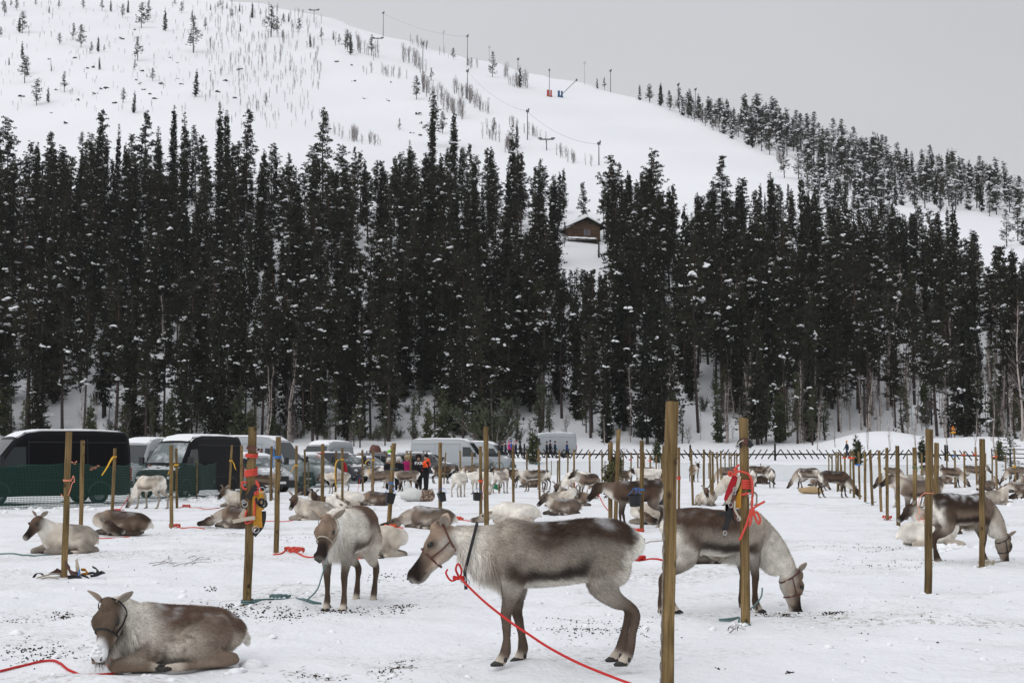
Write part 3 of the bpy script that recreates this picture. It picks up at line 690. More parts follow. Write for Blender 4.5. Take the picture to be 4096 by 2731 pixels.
# ------------------------------------------------------------------ trees
def leaf_mat(name, c1, c2, sc=.35):
    m = bpy.data.materials.new(name); m.use_nodes = True; N = m.node_tree.nodes; L = m.node_tree.links; b = N['Principled BSDF']
    b.inputs['Roughness'].default_value = .8; b.inputs['Specular IOR Level'].default_value = .1
    g = N.new('ShaderNodeNewGeometry'); n = N.new('ShaderNodeTexNoise'); n.inputs['Scale'].default_value = sc; n.inputs['Detail'].default_value = 4; L.new(g.outputs['Position'], n.inputs['Vector'])
    oi = N.new('ShaderNodeObjectInfo'); ad = N.new('ShaderNodeMath'); ad.operation = 'MULTIPLY_ADD'; L.new(oi.outputs['Random'], ad.inputs[0]); ad.inputs[1].default_value = .5; L.new(n.outputs[0], ad.inputs[2])
    r = N.new('ShaderNodeMapRange'); L.new(ad.outputs[0], r.inputs[0]); r.inputs[1].default_value = .45; r.inputs[2].default_value = 1.05
    mx = N.new('ShaderNodeMix'); mx.data_type = 'RGBA'; L.new(r.outputs[0], mx.inputs[0]); mx.inputs[6].default_value = (*c1, 1); mx.inputs[7].default_value = (*c2, 1); L.new(mx.outputs[2], b.inputs['Base Color'])
    return m
M['spruce'] = leaf_mat('spruce_needles', (.012, .014, .010), (.029, .031, .017))
M['pine'] = leaf_mat('pine_needles', (.017, .019, .012), (.044, .043, .026))
M['young'] = leaf_mat('young_pine_needles', (.045, .055, .030), (.08, .085, .042))
M['shrubleaf'] = leaf_mat('juniper_green', (.045, .055, .032), (.075, .08, .045))
M['bark'] = mat('spruce_bark', (.055, .045, .042), .9, .1, nz=(3, .4), bump=(10, .02))
M['pinebark'] = mat('pine_bark', (.060, .045, .042), .9, .1, second=((.22, .10, .058), .15, .5, .12), nz=(3, .35), bump=(10, .02))
M['redbark'] = mat('pine_bark_orange', (.24, .115, .07), .9, .1, nz=(2, .4), bump=(10, .02))
M['birchbark'] = mat('birch_bark', (.40, .35, .32), .8, .1, second=((.05, .04, .04), 3, .56, .06), nz=(2, .25))
M['twig'] = mat('birch_twig', (.17, .14, .137), .9, .1)

def quads(P, A, L_, W, rs_, jit=.5):
    """leaf clumps: two-triangle blades at P along A"""
    n = len(P); A = A + rs_.normal(0, jit, (n, 3)); A /= np.linalg.norm(A, axis=1)[:, None] + 1e-9
    B = np.cross(A, rs_.normal(size=(n, 3))); B /= np.linalg.norm(B, axis=1)[:, None] + 1e-9
    L_ = L_[:, None]; W = W[:, None]
    V = np.stack([P - B * W * .5, P + A * L_ * .55 - B * W, P + A * L_, P + A * L_ * .5 + B * W], 1).reshape(-1, 3)
    return V
def snow_blobs(pts, sizes, rs_):
    """flattened lumps of snow, 8x4 spheres with uneven tops"""
    V = []; Fc = []; n = 6; base = 0
    P2 = []; S2 = []
    for p, s in zip(pts, sizes):
        P2.append(p); S2.append(s * (.8 if s > .2 else 1))
        if s > .2:
            for _ in range(3): P2.append((p[0] + rs_.normal(0, s * .8), p[1] + rs_.normal(0, s * .8), p[2] + rs_.normal(0, s * .35))); S2.append(s * rs_.uniform(.3, .7))
    pts, sizes = P2, S2
    for p, s in zip(pts, sizes):
        yaw = rs_.uniform(0, 6.3); ex = rs_.uniform(.8, 1.7); cx, sx = math.cos(yaw), math.sin(yaw); sl = rs_.uniform(-.35, .35)
        vs = [(0, 0, .62 * s)]
        for r_, z_ in ((.55, .48), (.95, .12), (.8, -.12), (.3, -.18)):
            for k in range(n):
                a = 2 * math.pi * k / n + r_; rr = r_ * s * rs_.uniform(.82, 1.15); x, y = math.cos(a) * rr * ex, math.sin(a) * rr * .8
                vs.append((x * cx - y * sx, x * sx + y * cx, z_ * s * rs_.uniform(.85, 1.15) + sl * x))
        V += [(a + p[0], b_ + p[1], c + p[2]) for a, b_, c in vs]
        Fc += [(base, base + 1 + k, base + 1 + (k + 1) % n) for k in range(n)]
        for j in range(3):
            for k in range(n):
                a = base + 1 + j * n + k; b_ = base + 1 + j * n + (k + 1) % n
                Fc += [(a, a + n, b_ + n), (a, b_ + n, b_)]
        base += len(vs)
    return np.array(V), np.array(Fc)
def trunk_mesh(h, r, m, bend=.0, seed=0, n=6, snow=None):
    q = random.Random(seed); k = 9; pts = []
    ax, ay = q.uniform(-bend, bend), q.uniform(-bend, bend)
    for i in range(k):
        t = i / (k - 1); pts.append((ax * math.sin(t * 3), ay * math.sin(t * 2.4), -.4 + (h + .4) * t))
    return pts, [r * (1 - .93 * (i / (k - 1)) ** 1.1) + .012 for i in range(k)]
def spruce(seed, h=18, w=1.8, base=.06, dens=1.0, snow=30, lvl=1.0, mt='spruce', droop=.55, open_=0.0, bigsnow=1.0):
    r = np.random.RandomState(seed); tp, tr = trunk_mesh(h, .10 + h * .0058, None, .12, seed)
    mb = MB(); mb.tube(tp, tr, 6)
    P = []; A = []; LL = []; WW = []; bp = []
    z = h * base; step = .30 / lvl
    prof = lambda t: w * (1 - t) ** .72 * (.62 + .38 * min(1, (t + .05) * 6)) * (1 if t > .04 else .75)
    lump = r.uniform(.7, 1.25, 40); sidew = r.uniform(.8, 1.2, 8)
    while z < h - .15:
        t = (z / h - base) / (1 - base); nb = max(3, int((7 * dens) * (.55 + .45 * (1 - t))))
        for b_ in range(nb):
            if r.rand() < open_: continue
            a = r.uniform(0, 6.283); Rr = prof(t) * lump[int(t * 39)] * sidew[int(a / .786) % 8] * r.uniform(.55, 1.12) + .08
            el0 = .15 - droop * (1 - t) + r.normal(0, .1); m = max(3, int(Rr * 9 * lvl))
            fr = np.linspace(.15, 1, m) + r.normal(0, .04, m)
            x = np.cos(a) * fr * Rr; y = np.sin(a) * fr * Rr; dz = el0 * fr * Rr + .22 * Rr * fr ** 3
            q = np.stack([x, y, z + dz], 1) + r.normal(0, .035, (m, 3)); P.append(q)
            A.append(np.tile([math.cos(a) * .8, math.sin(a) * .8, -.35], (m, 1)) + np.stack([-np.sin(a) * r.choice([-1, 1], m), np.cos(a) * r.choice([-1, 1], m), np.zeros(m)], 1) * .5)
            LL.append(np.full(m, .34) * r.uniform(.6, 1.25, m) / lvl ** .4 * (1 - .35 * t)); WW.append(np.full(m, .095) * r.uniform(.6, 1.4, m) / lvl ** .6)
            if Rr > .35:     # dense inner boughs close to the stem
                mi = 3; fi = r.uniform(.05, .6, mi); P.append(np.stack([np.cos(a) * fi * Rr, np.sin(a) * fi * Rr, z + el0 * fi * Rr], 1)); A.append(np.tile([math.cos(a) * .6, math.sin(a) * .6, -.6], (mi, 1)))
                LL.append(r.uniform(.4, .7, mi)); WW.append(r.uniform(.12, .22, mi))
            if Rr > .3: bp.append((math.cos(a) * Rr * .8, math.sin(a) * Rr * .8, z + el0 * .8 * Rr + .12 * Rr + .05))
            if Rr > .5 and r.rand() < .35: mb.tube([(0, 0, z), (x[m // 2], y[m // 2], z + dz[m // 2]), (x[-1] * .9, y[-1] * .9, z + dz[-1])], [.022, .016, .006], 3, cap=False)
        z += step * r.uniform(.75, 1.25)
    P = np.vstack(P); A = np.vstack(A); V = quads(P, A, np.hstack(LL), np.hstack(WW), r, .35)
    V = V[:]; crown = npmesh('crown', V, np.arange(len(V)).reshape(-1, 4), M[mt])
    trunk = mb.mesh('trunk', M['bark'], True)
    k = min(snow, len(bp)); ii = r.choice(len(bp), k, replace=False)
    sz = np.where(r.rand(k) < .17, r.uniform(.25, .55, k), .06 + .13 * r.rand(k) ** 2) * bigsnow
    sn = npmesh('snow_clumps', *snow_blobs([bp[i] for i in ii], sz, r), M['snowclump'], True) if k else None
    return trunk, crown, sn
def pine(seed, h=17, w=2.0, base=.45, limbs=34, snow=26, bark='pinebark', mt='pine', tuft=15, bare=0.0, blade=1.0, bigsnow=1.0):
    r = np.random.RandomState(seed); tp, tr = trunk_mesh(h * .98, .08 + h * .0062, None, .25, seed)
    mb = MB(); mb.tube(tp, tr, 6); P = []; A = []; bp = []
    for k in range(limbs + 6):
        dead = k >= limbs
        t = r.uniform(.6 * base, base) / 1 if dead else base + (1 - base) * (k + r.rand()) / limbs
        z = h * t; a = r.uniform(0, 6.283); tt = (t - base) / (1 - base)
        L_ = (w * (.35 if dead else (1 - max(tt, 0) ** 1.7) * .85 + .18)) * r.uniform(.55, 1.2); rise = r.uniform(-.1, .25) + .45 * max(tt, 0)
        p0 = Vector((0, 0, z)); p1 = Vector((math.cos(a) * L_ * .5, math.sin(a) * L_ * .5, z + rise * L_ * .35)); p2 = Vector((math.cos(a + .2) * L_, math.sin(a + .2) * L_, z + rise * L_))
        mb.tube([p0, p1, p2], [.045 * (1 - tt * .5), .03, .01], 3, cap=False)
        if dead: continue
        nc = max(3, int(L_ * 4.5))
        for c in range(nc):
            f = .30 + .75 * c / nc; pc = p0.lerp(p1, f * 2) if f < .5 else p1.lerp(p2, min((f - .5) * 2, 1.1))
            pc = pc + Vector(r.normal(0, .17 + .05 * L_, 3)); pc.z += .05
            if r.rand() < bare: continue
            m = tuft; d = r.normal(size=(m, 3)); d[:, 2] = np.abs(d[:, 2]) * .6 + .05; d /= np.linalg.norm(d, axis=1)[:, None]
            P.append(np.array(pc) + d * r.uniform(0, .13, (m, 1))); A.append(d); 
            if r.rand() < .5: mb.tube([p0.lerp(p2, min(f, 1) * .9), pc], [.012, .005], 3, cap=False)
            bp.append((pc.x, pc.y, pc.z + .12))
    P = np.vstack(P); A = np.vstack(A); n = len(P)
    V = quads(P, A, r.uniform(.18, .34, n) * blade, r.uniform(.035, .075, n) * blade, r, .3)
    crown = npmesh('crown', V, np.arange(len(V)).reshape(-1, 4), M[mt]); trunk = mb.mesh('trunk', M[bark], True)
    k = min(snow, len(bp)); ii = r.choice(len(bp), k, replace=False) if k else []
    sz = np.where(r.rand(k) < .24, r.uniform(.25, .65, k), .07 + .15 * r.rand(k) ** 2) * bigsnow if k else []
    sn = npmesh('snow_clumps', *snow_blobs([bp[i] for i in ii], sz, r), M['snowclump'], True) if k else None
    return trunk, crown, sn
def birch(seed, h=12, w=1.6, stems=1, nb=46, bark='birchbark', rtr=.09, low=.2):
    r = np.random.RandomState(seed); mb = MB(); tw = MB()
    for s in range(stems):
        a0 = r.uniform(0, 6.3); ln = 0 if stems == 1 else r.uniform(.15, .5); hh = h * r.uniform(.75, 1.0)
        pts = [Vector((math.cos(a0) * ln * (i / 7) ** 1.2 * w + .12 * math.sin(i * 1.3 + s), math.sin(a0) * ln * (i / 7) ** 1.2 * w + .1 * math.sin(i + s * 2), -.3 + (hh + .3) * i / 7)) for i in range(8)]
        mb.tube(pts, [rtr * (1 - .88 * i / 7) + .006 for i in range(8)], 5)
        for k in range(nb // stems):
            t = low + (1 - low) * r.rand() ** .8; i = min(int(t * 7), 6); p = pts[i].lerp(pts[i + 1], t * 7 - i); a = r.uniform(0, 6.3); L_ = w * (1 - t * .7) * r.uniform(.4, 1.1)
            d = Vector((math.cos(a) * .5, math.sin(a) * .5, 1.0)).normalized(); q = p + d * L_ * .5 + Vector((math.cos(a), math.sin(a), 0)) * .12 * L_; e = q + d * L_ * .55 + Vector((0, 0, -.02))
            tw.tube([p, q, e], [.018, .011, .004], 3, cap=False)
            for _ in range(5):
                f = r.uniform(.3, 1); g = (p.lerp(q, f * 2) if f < .5 else q.lerp(e, f * 2 - 1)); d2 = Vector((math.cos(a) * .4 + r.normal(0, .5), math.sin(a) * .4 + r.normal(0, .5), .9)).normalized()
                m = g + d2 * L_ * .25; tw.tube([g, m, m + d2 * L_ * .2 + Vector((r.normal(0, .05), r.normal(0, .05), -.02))], [.008, .006, .003], 3, cap=False)
    return mb.mesh('trunk', M[bark], True), tw.mesh('twigs', M['twig']), None
def bush(seed, h=1.8, w=1.2, n=900, mt='shrubleaf'):
    r = np.random.RandomState(seed); mb = MB(); P = []; A = []
    for k in range(16):
        a = r.uniform(0, 6.3); l = w * r.uniform(.2, 1); hh = h * r.uniform(.5, 1.0)
        e = Vector((math.cos(a) * l, math.sin(a) * l, hh)); mb.tube([(math.cos(a) * .1, math.sin(a) * .1, -.2), (e.x * .6, e.y * .6, hh * .5), e], [.02, .014, .005], 3)
        m = n // 16; f = r.uniform(.2, 1.0, m)[:, None]; P.append(np.array(e)[None] * np.hstack([f, f, f]) + r.normal(0, .08, (m, 3))); A.append(np.tile([math.cos(a) * .3, math.sin(a) * .3, .9], (m, 1)))
    P = np.vstack(P); A = np.vstack(A); V = quads(P, A, r.uniform(.10, .22, len(P)), r.uniform(.02, .045, len(P)), r, .5)
    return mb.mesh('stems', M['twig']), npmesh('foliage', V, np.arange(len(V)).reshape(-1, 4), M[mt]), None

PROTO = {
 'spruce': [(18, spruce(11, 18, 2.0, .05, 1.25, 30)), (19, spruce(12, 19, 1.6, .04, 1.3, 26)), (16, spruce(13, 16, 2.4, .08, 1.2, 32)), (17.5, spruce(14, 17.5, 1.35, .03, 1.2, 18)), (18, spruce(15, 18, 2.3, .12, 1.15, 30, open_=.08))],
 'pine': [(17, pine(21, 17, 2.3, .36, 46, 30, tuft=18, blade=1.2)), (18, pine(22, 18, 2.5, .44, 44, 32, tuft=18, blade=1.2)), (16, pine(23, 16, 1.9, .28, 52, 24, tuft=18, blade=1.2)), (17, pine(24, 17, 2.7, .38, 48, 36, tuft=19, blade=1.2)), (15, pine(25, 15, 1.7, .22, 50, 20, tuft=18, blade=1.2))],
 'young': [(6, spruce(31, 6, 1.1, .08, 1.1, 3, 1.25, 'young', droop=.1, open_=.12)), (5, pine(32, 5, .8, .15, 26, 2, 'pinebark', 'young', 13, .15, .75)), (8, pine(33, 8, 1.1, .2, 30, 3, 'pinebark', 'young', 13, .15, .85))],
 'birch': [(12, birch(41, 12, 1.8)), (10, birch(42, 10, 1.6, 2, 60)), (9, birch(43, 9, 1.5, 3, 70))],
 'thicket': [(4, birch(51, 4, 1.1, 6, 44, 'twig', .018, .1)), (4, birch(52, 4, .9, 4, 34, 'twig', .018, .15)), (3.5, birch(53, 3.5, 1.3, 7, 50, 'twig', .016, .1))],
 'bush': [(1.8, bush(61)), (1.5, bush(62, 1.5, 1.4))],
 'fellpine': [(9, pine(71, 9, 1.9, .22, 34, 16, 'bark', 'pine', 15, .05, 1.05)), (10, spruce(72, 10, 1.3, .08, .8, 10, open_=.15)), (8, pine(73, 8, 1.6, .25, 30, 12, 'bark', 'pine', 14, .1, 1.0)), (10, pine(74, 10, 1.7, .15, 40, 60, 'bark', 'pine', 14, .05, 1.0, 1.3)), (9, spruce(75, 9, 1.2, .06, .9, 60, bigsnow=1.3))],
}
TREE_ROOT = {}
KN = {'spruce': ('spruce_tree', 'spruce', ('trunk', 'crown', 'snow_clumps')), 'pine': ('pine_tree', 'pine', ('trunk', 'crown', 'snow_clumps')), 'young': ('young_pine', 'young pine', ('trunk', 'crown', 'snow_clumps')),
      'birch': ('bare_birch', 'birch', ('trunk', 'twigs', 'snow')), 'thicket': ('bare_shrub', 'bare shrub', ('stems', 'twigs', 'snow')), 'bush': ('evergreen_shrub', 'shrub', ('stems', 'foliage', 'snow')),
      'fellpine': ('fell_tree', 'tree', ('trunk', 'crown', 'snow_clumps'))}
NT = {}
def plant(kind, x, y, h, rz=None, var=None, label=None, group=None, wide=1.0, cat=None, z=None):
    q = random.Random(int(x * 131 + y * 977)); var = q.randrange(len(PROTO[kind])) if var is None else var
    ph, parts = PROTO[kind][var]; nm, ct, pn = KN[kind]
    root = empty(nm, (x, y, (T(x, y) if z is None else z) - .05), q.uniform(0, 6.28) if rz is None else rz)
    s = h / ph; root.scale = (s * wide, s * wide, s); root.rotation_euler = (q.uniform(-.02, .02), q.uniform(-.02, .02), root.rotation_euler.z)
    for n_, me in zip(pn, parts):
        if me is not None:
            o = child(n_, me, root)
            if n_ in ('snow_clumps', 'twigs', 'foliage'): o['kind'] = 'stuff'
    tag(root, label, cat or ct, group); NT[kind] = NT.get(kind, 0) + 1
    return root
EDGE_U = np.array([0, 100, 230, 400, 550, 620, 700, 850, 1000, 1080, 1200, 1300, 1400, 1500, 1560, 1600, 1650, 1700, 1770, 1850, 1950, 2100, 2200, 2352]) * 1.7415
EDGE_V = np.array([300, 315, 290, 285, 280, 310, 325, 340, 320, 335, 350, 400, 385, 375, 415, 460, 390, 425, 420, 410, 455, 465, 480, 560]) * 1.7415
SPIRES = [(400, 238, 'spruce', 1), (428, 255, 'spruce', 3), (508, 232, 'spruce', 3), (525, 250, 'spruce', 1), (232, 258, 'pine', 2), (745, 256, 'pine', 4), (992, 220, 'spruce', 3), (1042, 265, 'spruce', 3), (1655, 362, 'pine', 0), (1770, 393, 'spruce', 0), (1700, 405, 'spruce', 1), (1500, 350, 'pine', 1), (1400, 362, 'pine', 3), (335, 262, 'pine', 4), (570, 255, 'pine', 2), (20, 275, 'pine', 3), (1845, 395, 'spruce', 1), (2190, 440, 'spruce', 3), (1180, 285, 'spruce', 3)]
cab = hit(2345, 962)
forest = []
r = np.random.RandomState(5)
def occl_ok(u, ut, vt, wpx, Y):
    # keep the glade below the cabin, and the cabin front, open
    if Y < cab.y + 4 and abs(u - 2335) < wpx * .5 + 62 and vt < 1075: return False
    if Y < 225 and abs(u - 2320) < wpx * .5 + 45 and vt < 1075: return False
    return True
yy = 171.0
while yy < 400:
    sp = 3.75 + (yy - 171) * .009
    x = -.40 * yy + r.uniform(0, sp)
    while x < .42 * yy:
        px = x + r.normal(0, 1.1); py = yy + r.normal(0, 1.6); x += sp * r.uniform(.7, 1.3)
        if py < 172: continue
        u, vb = proj((px, py, T(px, py)))
        big = u > 2400 or u < 1500
        kind = 'spruce' if r.rand() < .42 else 'pine'
        if py < 186 and r.rand() < .30: kind = 'young' if r.rand() < .6 else 'birch'
        if u > 3450 and r.rand() < .28 and py < 260: kind = 'birch'
        h = {'spruce': r.uniform(14, 21), 'pine': r.uniform(13.5, 19), 'young': r.uniform(4, 8), 'birch': r.uniform(8, 14)}[kind]
        if r.rand() < .15 and kind != 'young': h *= .7
        for tr_ in range(3):
            _, vt = proj((px, py, T(px, py) + h))
            edge = np.interp(u, EDGE_U, EDGE_V) + r.uniform(-25, 120) * (1 if py > 230 else 0)
            if vt > edge: break
            h *= .86
        if vt < edge or h < 6 and kind not in ('young',): continue
        bad = False
        for tr_ in range(9):
            _, vt = proj((px, py, T(px, py) + h))
            if occl_ok(u, u, vt, 3.6 / py * F, py): break
            h *= .86
        else: bad = True
        if bad or h < 3: continue
        if h < 9 and kind in ('spruce', 'pine'): kind = 'young' if h < 7 else kind
        if 3320 < u < 3760 and py < 178: continue
        if any(abs(u - su) < sw_ and py < 176 + 6 for su, sw_ in ((2794, 24), (335, 16), (4085, 20), (250, 16), (905, 22), (1047, 20), (1827, 20))): continue
        if vnoise(np.array([[px, py * .3, 0.]]), .30, 8)[0] > .40: continue
        forest.append((h / py, kind, px, py, h, u))
    yy += sp * .93
# named trees of the front row
SPECIAL = [(2794, 1731, 957, 'pine', 1, 'tall pine with a bare orange trunk right of the thickest post', .8), (2495, 1722, 1000, 'spruce', 0, 'broad dark spruce reaching the ground just left of the thickest post', 1.1),
           (2655, 1715, 1090, 'spruce', 2, 'dark dense spruce directly behind the thickest post', 1.0), (1047, 1763, 1136, 'pine', 4, 'young slender pine with red trunk above the post hung with harness', .8),
           (4085, 1760, 1050, 'birch', 0, 'pale barked birch at the right edge of the picture', 1.0), (1975, 1790, 1590, 'bush', 0, 'bushy green pine sapling behind the people by the white van', 1.6),
           (250, 1735, 1120, 'pine', 2, 'pine with grey trunk behind the black van, left of the lamp post', 1.0), (335, 1738, 1180, 'pine', 0, 'pine with pale orange trunk behind the roof of the black van', .8),
           (905, 1725, 1240, 'spruce', 4, 'dark spruce with snowy lower boughs right of the second black van', 1.2), (1440, 1760, 1310, 'spruce', 0, 'dark spruce with bare lower trunk above the two talking people', .9),
           (1827, 1740, 1330, 'spruce', 2, 'dark spruce with short bare stem left of the tallest mid post', 1.1), (655, 1750, 1250, 'pine', 3, 'dark trunked pine between the two black vans', 1.0)]
for (u, vb, vt, kind, var, lab, wd) in SPECIAL:
    dx, dz = ray(u, vb); p = hit(u, vb)
    if p.y > 215 or p.y < 160: p = Vector((dx * 174, 174, T(dx * 174, 174)))
    h = (vb - vt) / F * p.y
    plant(kind, p.x, p.y, h, var=var, label=lab, wide=wd)
for (u, v, kind, var) in SPIRES:      # the tall tops that stand out against the white fell
    u, v = u * 1.7415, v * 1.7415; Y = 250; 
    while Y < 420:
        dx, dz = ray(u, v); h = CAM_H + dz * Y - T(dx * Y, Y)
        if h < 21: break
        Y += 3
    plant(kind, dx * Y, Y, h, var=var, wide=1.0, label='tall %s whose top stands out against the white fell' % KN[kind][1], group='tall trees topping the forest edge')
forest.sort(key=lambda a: -a[0])
cnt = {}; rest = []; ZONES = ['at the left edge of the forest', 'behind the parked black vans', 'in the middle of the forest', 'left of the log cabin', 'below and right of the log cabin', 'right of the thickest post', 'at the right end of the forest']
for (sz, kind, x, y, h, u) in forest:
    cnt[kind] = cnt.get(kind, 0) + 1
    if cnt[kind] > (282 if kind in ('spruce', 'pine') else 120): rest.append((kind, x, y, h)); continue
    zi = int(np.clip(np.searchsorted([420, 1200, 1800, 2280, 2650, 3300], u), 0, 6)); row = 'front rows' if y < 200 else ('middle rows' if y < 245 else 'upper rows')
    look = {'spruce': 'dark spruce dotted with snow', 'pine': 'snow dotted pine', 'young': 'green young pine', 'birch': 'leafless birch with pale trunk'}[kind]
    wd_ = random.Random(int(x * 7)).uniform(.82, 1.22); size = ('tall ' if h > 17 else ('short ' if h < 13 else 'middling ')) + ('slim ' if wd_ < .95 else ('broad ' if wd_ > 1.09 else ''))
    if kind in ('young', 'birch'): size = 'tall ' if h > 8 else 'low '
    plant(kind, x, y, h, label='%s%s, %s %s' % (size, look, row, ZONES[zi]), group='%s%ss, %s, %s' % (size, KN[kind][1], row, ZONES[zi]), wide=wd_)
print('forest', cnt, 'rest', len(rest))

# the remaining trees of the wood: one object that instances the same tree meshes
def scatter(name, items, label, protos=None):
    me = bpy.data.meshes.new(name); me.from_pydata([(x, y, T(x, y) - .05) for (k, v, x, y, h, rz, w) in items], [], [])
    for an in ('idx', 'rz', 'sc', 'wd'): me.attributes.new(an, 'INT' if an == 'idx' else 'FLOAT', 'POINT')
    keys = sorted({(k, v) for (k, v, *_) in items}); ob = link(name, me); tag(ob, label, kind='stuff')
    me.attributes['idx'].data.foreach_set('value', [keys.index((i[0], i[1])) for i in items])
    me.attributes['rz'].data.foreach_set('value', [i[5] for i in items])
    me.attributes['sc'].data.foreach_set('value', [i[4] / PROTO[i[0]][i[1]][0] for i in items])
    me.attributes['wd'].data.foreach_set('value', [i[6] for i in items])
    ng = bpy.data.node_groups.new(name, 'GeometryNodeTree'); ng.interface.new_socket('Geometry', in_out='INPUT', socket_type='NodeSocketGeometry'); ng.interface.new_socket('Geometry', in_out='OUTPUT', socket_type='NodeSocketGeometry')
    N = ng.nodes; L = ng.links; gi = N.new('NodeGroupInput'); go = N.new('NodeGroupOutput'); jo = N.new('GeometryNodeJoinGeometry')
    def attr(nm, ty):
        a = N.new('GeometryNodeInputNamedAttribute'); a.data_type = ty; a.inputs['Name'].default_value = nm; return a.outputs['Attribute']
    cx = N.new('ShaderNodeCombineXYZ'); L.new(attr('rz', 'FLOAT'), cx.inputs[2])
    sx = N.new('ShaderNodeCombineXYZ'); ms = N.new('ShaderNodeMath'); ms.operation = 'MULTIPLY'; L.new(attr('sc', 'FLOAT'), ms.inputs[0]); L.new(attr('wd', 'FLOAT'), ms.inputs[1])
    L.new(ms.outputs[0], sx.inputs[0]); L.new(ms.outputs[0], sx.inputs[1]); L.new(attr('sc', 'FLOAT'), sx.inputs[2])
    for i, (k, v) in enumerate(keys):
        src = [o for o in bpy.data.objects if o.type == 'EMPTY' and False]
        for me_ in PROTO[k][v][1]:
            if me_ is None: continue
            holder = next((o for o in MESH_USERS.get(me_.name, [])), None)
            if holder is None: continue
            oi = N.new('GeometryNodeObjectInfo'); oi.inputs['Object'].default_value = holder; oi.transform_space = 'ORIGINAL'; oi.inputs['As Instance'].default_value = True
            ip = N.new('GeometryNodeInstanceOnPoints'); cmp_ = N.new('FunctionNodeCompare'); cmp_.data_type = 'INT'; cmp_.operation = 'EQUAL'; L.new(attr('idx', 'INT'), cmp_.inputs[2]); cmp_.inputs[3].default_value = i
            L.new(gi.outputs[0], ip.inputs['Points']); L.new(cmp_.outputs[0], ip.inputs['Selection']); L.new(oi.outputs['Geometry'], ip.inputs['Instance']); L.new(cx.outputs[0], ip.inputs['Rotation']); L.new(sx.outputs[0], ip.inputs['Scale'])
            L.new(ip.outputs[0], jo.inputs[0])
    L.new(jo.outputs[0], go.inputs[0]); md = ob.modifiers.new('scatter', 'NODES'); md.node_group = ng
    return ob
def trees_pass2():
    global MESH_USERS
    # --- pines and spruces of the open fell, from the photograph's upper slope (zoomed coordinates * .595)
    A1 = [(150,75,225),(150,270,400),(165,370,560),(245,530,710),(323,575,690),(432,480,620),(545,165,320),(660,235,350),(925,245,410),(950,15,190),(1110,45,210),(1300,110,355),(1025,455,545),(1315,450,650),(490,155,270),(400,220,300),(668,375,470),(907,400,475),(825,25,120),(860,-10,90),(685,-10,75),(1220,10,90),(1695,10,125),(1820,35,250),(2010,120,215),(2085,215,320),(2160,185,270),(2335,200,350),(1940,80,150),(1785,625,715),(112,-10,70),(1610,15,80),(1480,-5,50),(828,590,690),(900,600,760),(612,280,360),(1860,110,225),(1525,10,60)]
    A1 += [(30,10,110),(5,180,250),(60,380,440),(20,-10,60),(240,-10,40),(330,30,90),(395,-5,60),(560,-10,60),(745,-10,80),(1000,-5,110),(990,60,150),(1290,60,140),(1380,120,200),(1560,60,120),(1615,150,215),(1750,60,110),(1905,90,160),(130,100,220),(75,-10,50),(1175,-10,35),(1415,20,70),(1465,10,60),(1900,200,260),(2240,200,270),(2280,230,300),(180,380,500),(345,430,480),(700,300,350),(1950,440,480)]
    A2 = [(88,205,370),(228,235,375),(530,510,670),(415,795,875),(635,625,990),(705,750,900),(780,715,1000),(1050,790,900),(1040,345,520),(1225,430,590),(630,455,540),(778,320,400),(1205,820,1000),(905,610,670),(900,385,430)]
    for i, (x, a, b) in enumerate(A1 + [(x + 2268.9, a, b) for (x, a, b) in A2]):
        u, vt, vb = x * .5952, a * .5952, b * .5952; p = hit(u, vb)
        if p.y > 860: continue
        h = (vb - vt) / F * p.y; near = 'left part' if u < 500 else ('middle' if u < 1100 else ('by the lift line' if u < 1500 else 'edge of the ski run'))
        plant('fellpine', p.x, p.y, h, var=(3 if i % 5 == 0 and u > 1300 else i % 3), wide=1.0, group='lone trees on the open fell', label='%s conifer on the fell, %s, %s' % ('tall' if vb - vt > 95 else ('mid sized' if vb - vt > 60 else 'tiny'), near, 'at the top edge' if vb < 90 else ('high on the slope' if vb < 220 else ('half way down' if vb < 330 else 'just above the forest'))), cat='tree')
    # thickets of bare birch scrub
    th = []
    q = np.random.RandomState(9)
    def line(pts, n, hpx=(45, 95), jit=14):
        pts = [(1350 + x * .5952, y * .5952) for x, y in pts]
        for _ in range(n):
            i = q.randint(len(pts) - 1); f = q.rand(); u = pts[i][0] * (1 - f) + pts[i + 1][0] * f + q.normal(0, jit * .6); v = pts[i][1] * (1 - f) + pts[i + 1][1] * f + q.normal(0, jit * .4)
            p = hit(u, v)
            if p.y < 840: th.append(('thicket', q.randint(3), p.x, p.y, q.uniform(*hpx) / F * p.y, q.uniform(0, 6.3), .75))
    line([(100, 165), (290, 215), (380, 250)], 20, (18, 34), 8); line([(480, 290), (620, 335), (790, 400), (930, 470)], 26, (22, 45), 10)
    line([(0, 300), (150, 360), (280, 385)], 16, (40, 80), 16); line([(430, 395), (510, 430), (575, 490)], 14, (50, 85), 10); line([(180, 500), (330, 510), (480, 540)], 14, (30, 60), 12)
    line([(560, 590), (640, 660), (750, 740), (830, 800)], 34, (50, 95), 14); line([(790, 620), (900, 690), (1030, 780)], 32, (40, 80), 10); line([(1110, 500), (1180, 570), (1270, 590)], 22, (40, 75), 10)
    line([(1150, 840), (1290, 900), (1400, 960)], 20, (35, 60), 10); line([(950, 880), (1100, 980), (1180, 1030)], 22, (40, 90), 18); line([(1470, 1040), (1560, 1080), (1700, 1120)], 14, (35, 60), 12)
    line([(1700, 560), (1850, 600), (2050, 650), (2250, 730), (2352, 770)], 40, (16, 34), 8); line([(1440, 500), (1550, 525)], 6, (14, 28), 6)
